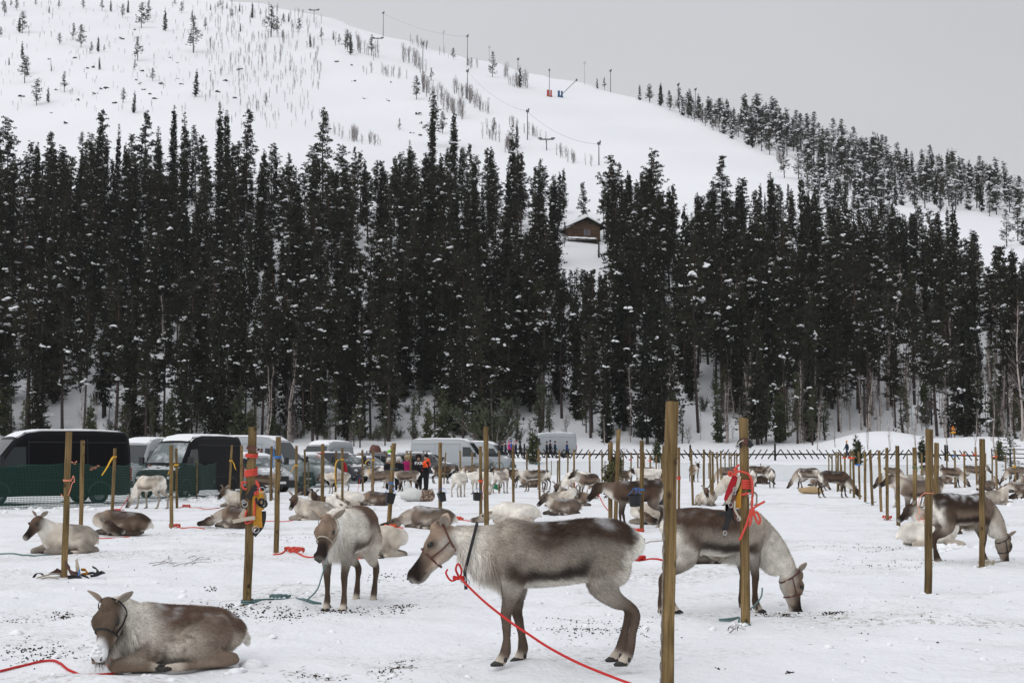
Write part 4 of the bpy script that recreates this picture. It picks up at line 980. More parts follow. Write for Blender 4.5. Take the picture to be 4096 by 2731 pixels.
    line([(2266, 720), (2420, 800), (2560, 870), (2700, 920)], 36, (30, 60), 8); line([(2800, 950), (2950, 1030), (2980, 1120)], 30, (30, 60), 12)
    line([(3380, 1230), (3600, 1290), (3850, 1320)], 45, (40, 85), 26)
    line([(-80, 880), (60, 930), (180, 960)], 20, (40, 85), 12); line([(200, 960), (300, 980)], 8, (30, 60), 10)
    for _ in range(420):
        u = q.uniform(820, 1290); v = q.uniform(30, 340) if q.rand() < .75 else q.uniform(340, 520)
        if v < 10 + (u - 820) * .12: continue
        p = hit(u, v)
        if p.y < 850: th.append(('thicket', q.randint(3), p.x, p.y, q.uniform(24, 52) / F * p.y, q.uniform(0, 6.3), .55))
    for _ in range(260):
        u = q.uniform(0, 820); p = hit(u, q.uniform(20, 450))
        if p.y < 850: th.append(('thicket', q.randint(3), p.x, p.y, q.uniform(14, 32) / F * p.y, q.uniform(0, 6.3), .6))
    # snow-laden wood on the right shoulder of the fell
    top = np.array([(2370, 345), (2470, 352), (2600, 372), (2700, 440), (2850, 515), (3000, 560), (3120, 600), (3400, 690), (3700, 760), (4200, 870)], float)
    low = np.array([(2370, 350), (2500, 362), (2700, 452), (2850, 520), (3000, 590), (3090, 650), (3120, 760), (3250, 850), (3600, 960), (4200, 1120)], float)
    rd = []
    for _ in range(7000):
        u = q.uniform(2370, 4250); a = np.interp(u, top[:, 0], top[:, 1]) - 95 * sst(u, 2700, 3000) ; b = np.interp(u, low[:, 0], low[:, 1]); v = a + (b - a) * q.rand()
        dx, dz = ray(u, v); p = hit(u, v)
        k_ = 0
        while p.y > 780 and k_ < 14: k_ += 1; v += 7; p = hit(u, v)      # just below the crest
        if p.y > 780 or p.y < 300: continue
        if vnoise(np.array([[p.x, p.y, 0.]]), .075, 3)[0] > .26 - .62 * sst(v - np.interp(u, top[:, 0], top[:, 1]), 10, 200) and v > np.interp(u, top[:, 0], top[:, 1]) + 10: continue
        if any(abs(p.x - o[2]) < 3.3 and abs(p.y - o[3]) < 6.0 for o in rd): continue
        px = q.uniform(88, 155) if u > 2950 else (q.uniform(70, 115) if u > 2750 else q.uniform(50, 100))
        if u < 2450: px *= .6
        k = ('fellpine', int(q.choice([0, 1, 3, 4, 4, 3, 2]))); rd.append((*k, p.x, p.y, px / F * p.y, q.uniform(0, 6.3), 1.05))
        if len(rd) > 560: break
    ug = []      # undergrowth and saplings at the foot of the wood
    for _ in range(430):
        y = 173 + 42 * q.rand() ** 1.3; u = q.uniform(-100, 4200) if q.rand() < .55 else q.uniform(2850, 4200); x = (u - 2048) / F * y
        if 3300 < u < 3760 and y < 178: continue
        k = q.choice(['thicket', 'birch', 'young', 'birch']) if u > 2900 else q.choice(['thicket', 'young', 'young', 'birch', 'bush'])
        h = {'thicket': q.uniform(2, 4.5), 'birch': q.uniform(5, 11), 'young': q.uniform(2.5, 7), 'bush': q.uniform(1, 2)}[k]
        ug.append((k, q.randint(len(PROTO[k])), x, y, h, q.uniform(0, 6.3), q.uniform(.8, 1.2)))
    MESH_USERS = {}
    need = {('fellpine', v) for v in range(5)} | {('thicket', v) for v in range(3)}
    rd.sort(key=lambda a: a[3])
    rd.sort(key=lambda a: -a[4] / a[3])
    def RZ(it):
        u = proj((it[2], it[3], T(it[2], it[3])))[0]; kd = {0: 'pine with open boughs', 1: 'narrow spruce', 2: 'small pine', 3: 'pine heavily laden with snow', 4: 'slim spruce plastered with snow'}[it[1]]
        return (('tall ' if it[4] > 12 else 'low ') + kd, 'upper left beside the ski run' if u < 3000 else ('middle part' if u < 3450 else 'right end'))
    for i, it in enumerate(rd[:150]):
        plant(it[0], it[2], it[3], it[4], var=it[1], wide=1.05, cat='tree', group='ridge trees, %s, %s' % RZ(it), label='%s on the wooded ridge, %s' % RZ(it))
    for i, it in enumerate(th[::3][:90]): plant('thicket', it[2], it[3], it[4], var=it[1], wide=it[6], group='bare scrub on the fell', label='clump of bare birch scrub on the snowy fell')
    for o in bpy.data.objects:
        if o.type == 'MESH': MESH_USERS.setdefault(o.data.name, []).append(o)
    th2 = [t for i, t in enumerate(th) if i % 3 or i >= 270]
    scatter('fell_scrub', th2, 'thin bare birch scrub scattered over the white fell')
    for k in ('bush',):
        if not any(o.type == 'MESH' and o.name.startswith('foliage') for o in bpy.data.objects):
            p_ = hit(1120, 1752); plant('bush', p_.x, p_.y, 1.6, var=0, label='green juniper bush on the snowy bank behind the silver cars'); p_ = hit(1240, 1756); plant('bush', p_.x, p_.y, 1.5, var=1, label='second green juniper bush farther right behind the silver cars')
    MESH_USERS.clear()
    for o in bpy.data.objects:
        if o.type == 'MESH': MESH_USERS.setdefault(o.data.name, []).append(o)
    scatter('undergrowth', ug, 'saplings, scrub and thin birches at the foot of the wood')
    scatter('ridge_forest', rd[150:], 'snow laden wood along the ridge')
    rr = random.Random(4)
    scatter('upper_forest', [(k, rr.randrange(len(PROTO[k])), x, y, h, rr.uniform(0, 6.3), rr.uniform(.9, 1.2)) for (k, x, y, h) in rest], 'dense dark conifer forest climbing the foot of the fell')
trees_pass2()
# ------------------------------------------------------------------ posts
def post_mesh(seed, h=1.9, w=.082):
    r = random.Random(seed); mb = MB(); n = 12; k = 9; vs = []
    for i in range(k):
        z = -.35 + (h + .35) * i / (k - 1); ox = .003 * math.sin(i * 1.7 + seed); oy = .003 * math.cos(i * 1.3 + seed)
        for j in range(n):
            a = 2 * math.pi * (j + .5) / n; q = max(abs(math.cos(a)), abs(math.sin(a))); rr = w * .5 * (1 + (1 / q - 1) * .62) * r.uniform(.985, 1.015)
            vs.append((math.cos(a) * rr + ox, math.sin(a) * rr + oy, z + (r.uniform(-.006, .006) if i == k - 1 else 0)))
    fs = [(i * n + j, i * n + (j + 1) % n, (i + 1) * n + (j + 1) % n, (i + 1) * n + j) for i in range(k - 1) for j in range(n)]
    c = len(vs); vs.append((0, 0, h + .002)); fs += [(c, (k - 1) * n + j, (k - 1) * n + (j + 1) % n) for j in range(n)]
    fs.append(tuple(reversed(range(n)))); mb.add(vs, fs); return mb.mesh('tether_post', M['post'])
PM = [post_mesh(i) for i in range(6)]
POSTS = {}
def post(key, ub, vb, ut, vt, label=None, w=1.0, group=None):
    p = hit(ub, vb); p.z = ground_z(p.x, p.y); top = atY(ut, vt, p.y); d = top - p; L_ = d.length
    yaw = random.Random(key).uniform(-.5, .5) + (.35 if ub < 2048 else -.35)
    o = link('tether_post', PM[hash(str(key)) % 6 if False else (sum(map(ord, str(key))) % 6)], None, p)
    o.rotation_mode = 'QUATERNION'; o.rotation_quaternion = Vector((0, 0, 1)).rotation_difference(d.normalized()) @ Matrix.Rotation(yaw, 3, 'Z').to_quaternion()
    wf = w * random.Random(str(key) + 'w').uniform(.94, 1.06); o.scale = (wf, wf, L_ / 1.9)
    tag(o, label or 'thin brown tether post far back among the standing herd', 'post', group or 'wooden tether posts'); POSTS[key] = (p, d, L_, wf)
    return o
def z1(x, y): return (x * .43537, 1650 + y * .43537)
def z2(x, y): return (1024 + x * .43537, 1650 + y * .43537)
def z3(x, y): return (2048 + x * .43537, 1650 + y * .43537)
def z4(x, y): return (3072 + x * .43537, 1650 + y * .43537)
PL = [('1', z1, 590, 1510, 632, 178, 'tall leaning post with pink twine rising from the harness heap'), ('2', z1, 742, 1128, 760, 255, 'bare post in front of the black van, beside the curled reindeer'),
 ('3', z1, 1030, 925, 1057, 327, 'post with a long yellow ribbon behind the black van end'), ('4', z1, 1575, 1057, 1573, 300, 'straight bare post in front of the frosted black van hood'),
 ('5', z1, 1625, 880, 1620, 330, 'thin post with yellow band just right of a bare post before the frosted van'), ('6', z1, 2100, 830, 2130, 297, 'tilted post with yellow tape at the rear corner of the frosted van'),
 ('7', z1, 2215, 880, 2220, 303, 'slim post just left of the post hung with red rope and harness'), ('9', z2, 185, 1310, 207, 222, 'dark post tied with blue rope near its top'),
 ('10', z2, 133, 808, 143, 308, 'short far post behind the brown backed reindeer'), ('11', z2, 367, 795, 372, 303, 'post with yellow ribbon and a pale scar near its top'),
 ('12', z2, 448, 765, 448, 337, 'dark thin post standing between two black bags'), ('13', z2, 608, 975, 613, 287, 'post with an orange string around its top, before the white van front'),
 ('14', z2, 730, 752, 737, 352, 'thin post beside the pale reindeer with red rope at its foot'), ('15', z2, 795, 868, 793, 325, 'post with long yellow ribbon loop before the pale reindeer rump'),
 ('16', z2, 981, 730, 977, 342, 'post beside the muzzle of a grey faced reindeer'), ('17', z2, 1068, 770, 1078, 345, 'post with yellow tape crossing a grey reindeer'),
 ('18', z2, 1195, 700, 1198, 358, 'thin post before the woman in the white fur hat'), ('19', z2, 1220, 1055, 1268, 280, 'leaning split topped post wound with blue twine, black bucket behind'),
 ('20', z2, 1425, 715, 1420, 353, 'post just left of the person in the black lettered coat'), ('21', z2, 1393, 640, 1393, 350, None), ('22', z2, 1572, 640, 1570, 358, None),
 ('23', z2, 1692, 935, 1693, 275, 'post with a square black bucket, right of the orange jacket'), ('24', z2, 1726, 655, 1743, 365, 'short dark post with snow cap at the dark reindeer'), ('25', z2, 1882, 755, 1876, 348, 'post above the white reindeer seen from behind'),
 ('26', z2, 1986, 660, 1985, 358, None), ('27', z2, 2066, 940, 2062, 310, 'post with orange twine and a small black bucket left of the tall bare post'), ('28', z2, 2118, 1240, 2113, 130, 'tall clean bare post rising behind the neck of the biggest reindeer'),
 ('29', z2, 2237, 725, 2235, 352, 'thin post with a dark green bucket low on it'), ('31', z3, 12, 850, 10, 300, 'post left of the lying brown reindeer group'), ('32', z3, 138, 685, 135, 365, None),
 ('33', z3, 255, 795, 243, 333, 'bare post between two reindeer rumps in the middle'), ('34', z3, 320, 620, 320, 385, None), ('35', z3, 437, 750, 436, 343, 'post before the white maned reindeer with lowered head'), ('36', z3, 418, 645, 420, 440, None),
 ('37', z3, 513, 640, 513, 383, None), ('38', z3, 570, 740, 570, 337, 'post behind the dark faced reindeer looking at the camera'), ('39', z3, 714, 700, 714, 355, None), ('40', z3, 827, 690, 827, 355, None),
 ('41', z3, 903, 1020, 908, 272, 'left one of the pair of posts tied with leafy birch twigs'), ('42', z3, 950, 1050, 980, 155, 'taller split post with white broken top, tied with leafy twigs'), ('43', z3, 1022, 650, 1022, 380, None), ('44', z3, 1094, 660, 1094, 365, None),
 ('45', z3, 1158, 640, 1155, 372, None), ('46', z3, 1192, 1095, 1193, 257, 'post with blue string and round bucket in front of the dark reindeer'), ('47', z3, 1215, 700, 1215, 365, None), ('48', z3, 1270, 680, 1270, 380, None), ('49', z3, 1325, 650, 1325, 388, None),
 ('50', z3, 1372, 640, 1373, 395, None), ('51', z3, 1385, 922, 1393, 302, 'post with shallow black tub just left of the thickest post'), ('52', z3, 1533, 888, 1533, 318, 'post with orange band just right of the thickest post'),
 ('53', z3, 1663, 850, 1643, 333, 'slightly tilted post beside the lying reindeer facing the camera'), ('54', z3, 1762, 750, 1763, 338, 'bare post behind the lying reindeer that faces the camera'), ('55', z3, 1828, 775, 1817, 355, 'left one of two close posts left of the red roped post'),
 ('56', z3, 1846, 775, 1843, 360, 'right one of two close posts left of the red roped post'), ('57', z3, 1895, 710, 1882, 360, None), ('58', z3, 1922, 690, 1917, 350, None), ('59', z3, 1960, 640, 1956, 362, None), ('60', z3, 1996, 630, 1995, 362, None), ('61', z3, 2015, 620, 2013, 365, None), ('62', z3, 2046, 620, 2045, 368, None), ('63', z3, 2067, 620, 2065, 368, None),
 ('64', z4, 560, 640, 558, 375, None), ('65', z4, 589, 640, 588, 380, None), ('66', z4, 625, 640, 625, 358, None), ('67', z4, 640, 725, 645, 360, None), ('68', z4, 672, 725, 665, 360, None), ('69', z4, 708, 725, 705, 365, None), ('70', z4, 757, 740, 757, 355, None),
 ('71', z4, 790, 785, 783, 358, 'post before the shoulder of the brown grazing reindeer, orange tag on top'), ('72', z4, 843, 800, 833, 355, 'post with pale blue tie at the neck of the brown grazing reindeer'), ('73', z4, 893, 828, 891, 357, 'post right of the grazing brown reindeer head'),
 ('74', z4, 960, 850, 938, 347, 'leaning bare post in the diagonal row at right'), ('75', z4, 1040, 912, 1020, 347, 'post with white label left of the grey reindeer face'), ('76', z4, 1097, 990, 1091, 322, 'post with orange rope down to its foot, at the grey reindeer neck'),
 ('77', z4, 1199, 1055, 1187, 305, 'bare post at the shoulder of the grey standing reindeer'), ('78', z4, 1280, 650, 1278, 370, None), ('79', z4, 1351, 1108, 1347, 320, 'post with green string, blue rope round its foot'), ('80', z4, 1412, 650, 1412, 375, None),
 ('82', z4, 1535, 1200, 1550, 277, 'post with a black stain directly behind the thick right hand post'), ('83', z4, 1643, 650, 1643, 380, None), ('84', z4, 1720, 690, 1716, 350, 'thin post crossing a grazing reindeer at the right'), ('85', z4, 1808, 697, 1802, 352, 'thin post with orange tag near the right end of the lattice fence'),
 ('86', z4, 1922, 705, 1905, 315, 'thin post with orange tag left of the big rightmost near post'), ('88', z4, 1998, 640, 1998, 372, None), ('89', z4, 2103, 735, 2095, 343, 'thin post with broad orange tape right of the rightmost near post'), ('90', z4, 2060, 640, 2060, 400, None),
 ('91', z4, 2185, 620, 2183, 390, None), ('92', z4, 2280, 705, 2260, 325, 'dark post with yellow and white tags at the far right')]
for k, zf, xb, yb, xt, yt, lab in PL: post(k, *zf(xb, yb), *zf(xt, yt), lab)
post('8', 988, 2426, 1010, 1708, 'knotty post hung with ochre harness and wrapped in red rope', 1.08)
post('big', 2668, 2792, 2687, 1606, 'thickest nearest post, bark strip on its left edge, right of the main reindeer', 1.0)
post('h2', 2982, 2497, 2975, 1672, 'post wrapped in coral rope with red and green harness, striped strap near its top', 1.0)
post('R', 3712, 2370, 3718, 1717, 'thick round post with pink twine, at the rump of the right grazing reindeer')
post('87', 3928, 2273, 3929, 1755, 'post crossing the shoulder of the right grazing reindeer')
# stripped bark on the thickest post
mb = MB(); p, d, L_, wf = POSTS['big']; q = random.Random(3)
mb.tube([p + d * (.02 + .62 * i / 44) + Vector((-.041 + q.uniform(-.002, .002), -.026, 0)) for i in range(45)], [.003 + .011 * abs(math.sin(i * .9)) * q.uniform(.5, 1) * (1 if i < 38 else .4) for i in range(45)], 6)
bk = mb.mesh('bark_strip', mat('grey_bark', (.22, .19, .16), .9, .1, nz=(40, .5), bump=(60, .01)))
bo = bpy.data.objects.new('bark_strip', bk); COL.objects.link(bo); tag(bo, 'rough grey bark strip clinging to the left edge of the thickest post', 'bark')
def pp(key, f, r=0., a=0.):
    """point on post key at height fraction f, distance r from its axis, angle a (0 = towards the camera's right)"""
    p, d, L_, wf = POSTS[key]; return p + d * f + Vector((math.cos(a) * r, -math.sin(a) * r, 0))
def wraps(mb, key, f, n, r=.008, gap=None, rad=None, tilt=0.):
    p, d, L_, wf = POSTS[key]; R_ = (rad or .045 * wf) + r; gap = gap or 2.1 * r; pts = []
    for i in range(n * 12 + 1):
        a = 2 * math.pi * i / 12; pts.append(pp(key, f, R_, a) + Vector((0, 0, gap * i / 12 + tilt * math.cos(a))))
    mb.tube(pts, r, 5)
def small_tie(key, f, m, label, cat='string', n=2, r=.006, tail=None, name='string_tie', wide=None):
    mb = MB(); wraps(mb, key, f, n, r)
    if tail:
        t0 = pp(key, f, .052, tail[0]); P = [t0] + [t0 + Vector(v) for v in tail[1]]
        if wide:
            P = catmull(P, 5); vs = []; fs = []
            for i, c in enumerate(P):
                w_ = wide * (1 - .6 * i / len(P)); vs += [c + Vector((-w_, 0, w_ * .4)), c + Vector((w_, .004, -w_ * .4)), c + Vector((w_, .008, -w_ * .4)), c + Vector((-w_, .004, w_ * .4))]
            for i in range(len(P) - 1):
                for k in range(4): fs.append((i * 4 + k, i * 4 + (k + 1) % 4, i * 4 + 4 + (k + 1) % 4, i * 4 + 4 + k))
            mb.add(vs, fs)
        else: mb.tube(catmull(P, 6), r * .9, 5)
    o = link(name, mb.mesh(name, M[m], True)); tag(o, label, cat); return o
small_tie('1', .66, 'pink', 'pink twine knotted on the leaning post before the black van', 'twine', 2, .006, (0, [(.03, -.01, .07), (.045, -.01, -.01), (.02, -.01, -.02), (-.02, -.03, -.17), (-.09, -.02, -.20), (-.13, 0, -.17)]), 'twine')
small_tie('3', .86, 'yellow', 'long yellow ribbon streaming from the post behind the black van end', 'ribbon', 2, .010, (2.6, [(-.06, -.02, -.10), (-.16, -.03, -.30), (-.30, -.03, -.52)]), 'ribbon', .030)
small_tie('5', .72, 'yellow', 'yellow band with short tail on the thin post before the frosted van', 'ribbon', 2, .012, (3.0, [(-.05, 0, -.03), (-.14, 0, -.12), (-.22, 0, -.30)]), 'ribbon', .02)
small_tie('6', .72, 'yellow', 'yellow tape hanging from the tilted post at the frosted van rear', 'ribbon', 2, .012, (0., [(.06, 0, -.10), (.12, 0, -.28), (.22, 0, -.34)]), 'ribbon', .025)
small_tie('9', .815, 'blue', 'blue rope knotted near the top of the dark post', 'rope', 3, .006, (3.1, [(-.02, -.01, .12), (-.01, -.01, .20), (-.03, 0, .02), (-.03, -.01, -.14), (.0, -.01, -.20)]), 'rope_tie')
small_tie('11', .62, 'yellow', 'yellow ribbon bow on the post with the pale scar', 'ribbon', 2, .014, (2.8, [(-.06, 0, -.05), (-.10, 0, -.14), (-.17, 0, -.26)]), 'ribbon', .022)
small_tie('13', .88, 'orange', 'thin orange string round the post before the white van front', 'string', 1, .007, (2.8, [(-.06, 0, -.04), (-.10, 0, -.10), (-.02, 0, -.14)]))
small_tie('15', .80, 'yellow', 'long yellow ribbon loop hanging before the pale reindeer rump', 'ribbon', 2, .010, (2.9, [(-.08, 0, .0), (-.17, 0, -.14), (-.19, 0, -.50), (-.14, 0, -.86), (-.08, 0, -1.0)]), 'ribbon', .02)
small_tie('17', .78, 'yellow', 'yellow tape falling in front of the grey reindeer shoulder', 'ribbon', 2, .012, (2.9, [(-.12, 0, .03), (-.28, 0, -.12), (-.10, -.1, -.3), (-.12, -.1, -.60)]), 'ribbon', .02)
small_tie('19', .50, 'blue', 'blue twine wound many times round the split topped post', 'twine', 5, .005, (0., [(.03, 0, -.1), (-.02, -.02, -.2), (-.14, 0, -.3), (-.15, 0, -.45)]), 'twine')
small_tie('19', .68, 'teal', 'pale teal twine high on the split topped leaning post', 'twine', 3, .005, (0., [(.05, 0, .03), (.07, 0, -.01)]), 'twine')
small_tie('23', .66, 'teal', 'teal twine round the post carrying the square bucket', 'twine', 2, .005)
small_tie('27', .48, 'orange', 'orange twine round the post left of the tall bare post', 'twine', 3, .010, (0., [(.03, 0, -.2), (.0, 0, -.35), (.02, 0, -.5)]), 'twine')
small_tie('46', .46, 'blue', 'bright blue string bow on the post before the dark reindeer', 'string', 2, .008, (2.6, [(-.04, 0, .05), (-.10, 0, .02), (-.07, 0, -.05), (-.16, 0, -.12)]), 'string_tie')
small_tie('51', .31, 'blue', 'blue string holding the shallow tub left of the thickest post', 'string', 3, .008, (3.0, [(-.05, 0, .05), (-.12, 0, .02), (-.15, 0, -.04)]), 'string_tie')
small_tie('52', .48, 'coral', 'orange band round the post right of the thickest post', 'rope', 5, .010, None, 'rope_tie')
small_tie('79', .76, 'green', 'green string hanging from the post in front of the grey reindeer', 'string', 2, .006, (0., [(.08, 0, .02), (.13, 0, .0), (.02, 0, -.02), (-.01, 0, -.10), (-.06, 0, -.22)]))
small_tie('R', .61, 'pink', 'pink twine dangling from the thick round post at right', 'twine', 1, .005, (3.0, [(-.05, 0, -.04), (-.08, 0, -.13), (-.06, 0, -.22), (-.10, 0, -.26), (-.07, 0, -.32), (-.03, 0, -.27), (-.02, 0, -.34)]), 'twine')
for k, f, m, lab in [('71', .86, 'orange', 'orange tag on the post before the grazing reindeer shoulder'), ('69', .86, 'orange', 'orange tag on a far post by the blue jacketed walker'), ('70', .85, 'orange', 'orange tag on a far post just right of the blue jacketed walker'), ('85', .90, 'orange', 'orange tag on the thin post by the right end of the lattice fence'), ('86', .83, 'orange', 'orange tag on the thin post left of the rightmost near post'),
                     ('89', .84, 'orange', 'broad orange tape right of the rightmost near post'), ('92', .55, 'yellow', 'yellow tag on the dark post at the far right'), ('72', .72, 'blue', 'pale blue tie on the post at the grazing reindeer neck'), ('84', .86, 'blue', 'small blue tie on the thin post crossing a grazing reindeer'),
                     ('33', .70, 'teal', 'small teal tie on the bare post between two rumps'), ('44', .78, 'red', 'small red tie on a far post behind the dark faced reindeer'), ('48', .8, 'orange', 'orange tag on a far post behind the white rumps')]:
    mb = MB(); q = pp(k, f, .048, 2.2); mb.box(q + Vector((-.04, -.02, 0)), (.17, .012, .055), Matrix.Rotation(-.12, 3, 'Y')); wraps(mb, k, f, 1, .012)
    tag(link('tag', mb.mesh('tag', M[m])), lab, 'tag')

# ------------------------------------------------------------------ ropes on the snow
def rope(pts, m, r, label, snow_=True, name='rope', cat='rope'):
    mb = MB(); P = catmull(pts, 8)
    if snow_: P = [Vector((p.x, p.y, max(p.z, ground_z(p.x, p.y) + r * .8))) for p in P]
    mb.tube(P, r, 6)
    return tag(link(name, mb.mesh(name, M[m], True)), label, cat)
def g(u, v, z=0.0):
    p = hit(u, v); p.z = ground_z(p.x, p.y) + z; return p
def knot(mb, c, s, r, n=3, seed=1):
    q = random.Random(seed)
    for i in range(n):
        a = q.uniform(0, 3); pts = [Vector(c) + Vector((math.cos(t) * s * 1.6, math.sin(t) * s * .9, abs(math.sin(t * 1.5 + a)) * s * .9)) for t in [k * .7 + a for k in range(9)]]
        mb.tube(catmull(pts, 3), r, 5)
def groundrope(zf, pts, m, r, label, kn=None):
    P = [g(*zf(x, y)) + Vector((0, 0, r)) for x, y in pts]; mb = MB(); PP = [Vector((p.x, p.y, ground_z(p.x, p.y) + r * .9)) for p in catmull(P, 8)]; mb.tube(PP, r, 6)
    for i, k in enumerate(kn or []): knot(mb, g(*zf(*k)) + Vector((0, 0, r)), .05 + r * 2, r, 3, i)
    return tag(link('rope', mb.mesh('rope', M[m], True)), label, 'rope')
groundrope(z2, [(158, 1322), (230, 1320), (320, 1300), (420, 1322), (520, 1330), (640, 1345), (760, 1342), (900, 1335), (960, 1345)], 'coral', .014, 'coral rope from the blue tied post along the snow past the front facing reindeer', [(335, 1305), (370, 1312)])
groundrope(z2, [(1180, 1080), (1230, 1040), (1270, 1065), (1350, 1078)], 'orange', .014, 'orange rope heap at the foot of the split topped post', [(1215, 1065), (1235, 1075)])
groundrope(z2, [(1775, 998), (1850, 985), (1880, 995), (1990, 1003), (2090, 1008)], 'coral', .013, 'knotted coral rope on the snow right of the sleeping brown reindeer', [(1840, 990), (1860, 994)])
groundrope(z2, [(60, 995), (160, 997), (260, 1001), (340, 1000)], 'coral', .012, 'thin coral rope running to the pale lying reindeer')
groundrope(z2, [(2055, 940), (2100, 940), (2150, 938), (2190, 935)], 'coral', .012, 'coral rope from the orange twine post to a lying white reindeer', [(2160, 938)])
groundrope(z2, [(722, 750), (800, 752), (900, 757), (930, 757)], 'red', .012, 'thin red rope on the snow behind the pale reindeer')
groundrope(z1, [(1575, 1050), (1610, 1040), (1640, 1055), (1720, 1063), (1880, 1068)], 'coral', .013, 'coral rope from the straight bare post towards a sleeping brown reindeer', [(1605, 1052)])
groundrope(z1, [(1625, 880), (1700, 872), (1760, 876), (1900, 884), (2020, 875)], 'coral', .013, 'coral rope from the yellow banded post to the lying reindeer by the net', [(1712, 874)])
groundrope(z1, [(1010, 925), (1060, 920), (1090, 905), (1140, 890)], 'coral', .014, 'coral rope at the foot of the yellow ribboned post', [(1060, 918)])
groundrope(z1, [(860, 1140), (900, 1152), (1060, 1150), (1190, 1140)], 'coral', .012, 'red rope along the belly of the curled reindeer')
groundrope(z1, [(-20, 1292), (120, 1296), (250, 1308), (400, 1312), (470, 1308)], 'teal', .013, 'grey green rope crossing the snow to the reindeer at the left edge')
groundrope(z3, [(1180, 1100), (1130, 1102), (1080, 1090), (1060, 1080), (1020, 1045)], 'coral', .013, 'coral rope coiled at the foot of the blue string post', [(1115, 1095), (1160, 1098)])
groundrope(z3, [(1075, 1358), (1170, 1350), (1200, 1352), (1300, 1368), (1400, 1378), (1540, 1385), (1680, 1384)], 'red', .014, 'red rope on the snow running behind the thickest post', [(1120, 1352), (1150, 1352)])
groundrope(z3, [(1110, 1195), (1160, 1190), (1220, 1195), (1300, 1182), (1390, 1172)], 'felt', .010, 'pale straw coloured rope behind the main reindeer rump', [(1165, 1188)])
groundrope(z3, [(110, 892), (150, 897)], 'red', .012, 'short red rope end left of the lying dark reindeer'); groundrope(z3, [(120, 943), (200, 947)], 'red', .012, 'short red rope at the nose of the lying dark reindeer')
groundrope(z4, [(1065, 990), (1095, 975), (1125, 992)], 'coral', .012, 'coral rope end at the foot of the post by the grey reindeer', [(1095, 980)])
groundrope(z4, [(1325, 1118), (1360, 1122), (1400, 1115), (1440, 1085)], 'blue', .016, 'dark blue rope round the foot of the green stringed post', [(1345, 1118), (1400, 1112)])
groundrope(z4, [(1935, 1430), (1990, 1432), (2010, 1395), (2060, 1385), (2150, 1370)], 'felt', .010, 'straw coloured rope at the hoof of the right grazing reindeer', [(2010, 1400)])
groundrope(z4, [(900, 832), (960, 835), (1020, 828)], 'teal', .012, 'teal rope end in the diagonal row of posts')
# rope of the main reindeer, running taut to the lower right and out of the picture
def z5(x, y): return (x * .43537, 2049 + y * .43537)
def z6(x, y): return (1024 + x * .43537, 2049 + y * .43537)
def z7(x, y): return (2048 + x * .43537, 2049 + y * .43537)
P0 = atY(*z6(1862, 585), 10.30); mb = MB(); pr = []
for (x, y, Y) in [(1862, 585, 10.28), (2010, 735, 10.1), (2150, 860, 9.9), (2352, 1015, 9.7)]: pr.append(atY(*z6(x, y), Y))
for (x, y, Y) in [(135, 1105, 9.5), (350, 1245, 9.25), (620, 1385, 9.0), (900, 1500, 8.75), (1100, 1575, 8.55), (1500, 1720, 8.2)]: pr.append(atY(*z7(x, y), Y))
mb.tube(catmull(pr, 6), .0085, 7); knot(mb, P0 + Vector((.0, -.02, -.02)), .022, .008, 4)
loop = [P0 + Vector(v) for v in [(0, 0, 0), (-.02, -.02, .05), (-.004, -.03, .09), (.02, -.02, .05), (.01, 0, 0), (-.05, -.02, -.03), (-.09, -.01, .02), (-.08, 0, .05)]]; mb.tube(catmull(loop, 5), .0075, 6)
tag(link('rope', mb.mesh('rope', M['red'], True)), 'taut red rope from the main reindeer collar to the lower right', 'rope')
# rope of the lying reindeer at lower left
mb = MB(); P = [g(*z5(x, y), .012) for x, y in [(-60, 1480), (0, 1470), (200, 1435), (380, 1412), (500, 1418), (620, 1465), (760, 1495), (900, 1500), (1090, 1485), (1110, 1462), (1060, 1455), (985, 1450)]]
P = [Vector((p.x, p.y, ground_z(p.x, p.y) + .011)) for p in catmull(P, 6)]; mb.tube(P, .0092, 7)
tag(link('rope', mb.mesh('rope', M['red'], True)), 'thick red rope lying in front of the nearest lying reindeer', 'rope')
# teal rope with knot between the harness post and the front facing reindeer
mb = MB(); P = [g(*z6(x, y), .012) for x, y in [(-60, 845), (0, 820), (150, 808), (280, 818), (420, 835), (520, 850), (595, 838), (540, 828), (430, 828)]]
ch = [P[-1]] + [atY(*z6(x, y), Y) for x, y, Y in [(470, 800, 14.7), (560, 710, 14.5), (600, 600, 14.4), (635, 480, 14.3)]]
mb.tube(catmull(P, 5), .010, 6); mb.tube(catmull(ch, 5), .008, 6)
P2 = [g(*z6(x, y), .012) for x, y in [(-40, 860), (50, 838), (160, 826)]]; mb.tube(catmull(P2, 5), .010, 6)
for i, (x, y) in enumerate([(170, 828), (200, 835), (250, 822), (275, 815)]): knot(mb, g(*z6(x, y)) + Vector((0, 0, .03)), .03, .009, 3, i)
wraps(mb, '8', .012, 2, .010)
tag(link('rope', mb.mesh('rope', M['teal'], True)), 'knotted grey green rope from the harness post to the front facing reindeer', 'rope')
mb = MB()
for i in range(7):
    c = atY(*z6(655 - i * 2, 365 + i * 15), 14.25); Rm = Matrix.Rotation(math.pi / 2 * (i % 2), 3, 'Z')
    ring = [c + Rm @ Vector((math.cos(a) * .011, 0, math.sin(a) * .022)) for a in [k * math.pi / 4 for k in range(9)]]; mb.tube(ring, .0035, 5)
tag(link('chain', mb.mesh('chain', M['steel'], True)), 'short steel chain below the chin of the front facing reindeer', 'chain')
mb = MB(); P = [atY(*z7(x, y), 14.1) for x, y in [(2300, 690), (2290, 770), (2240, 840), (2190, 885)]]; mb.tube(catmull(P, 5), .008, 6)
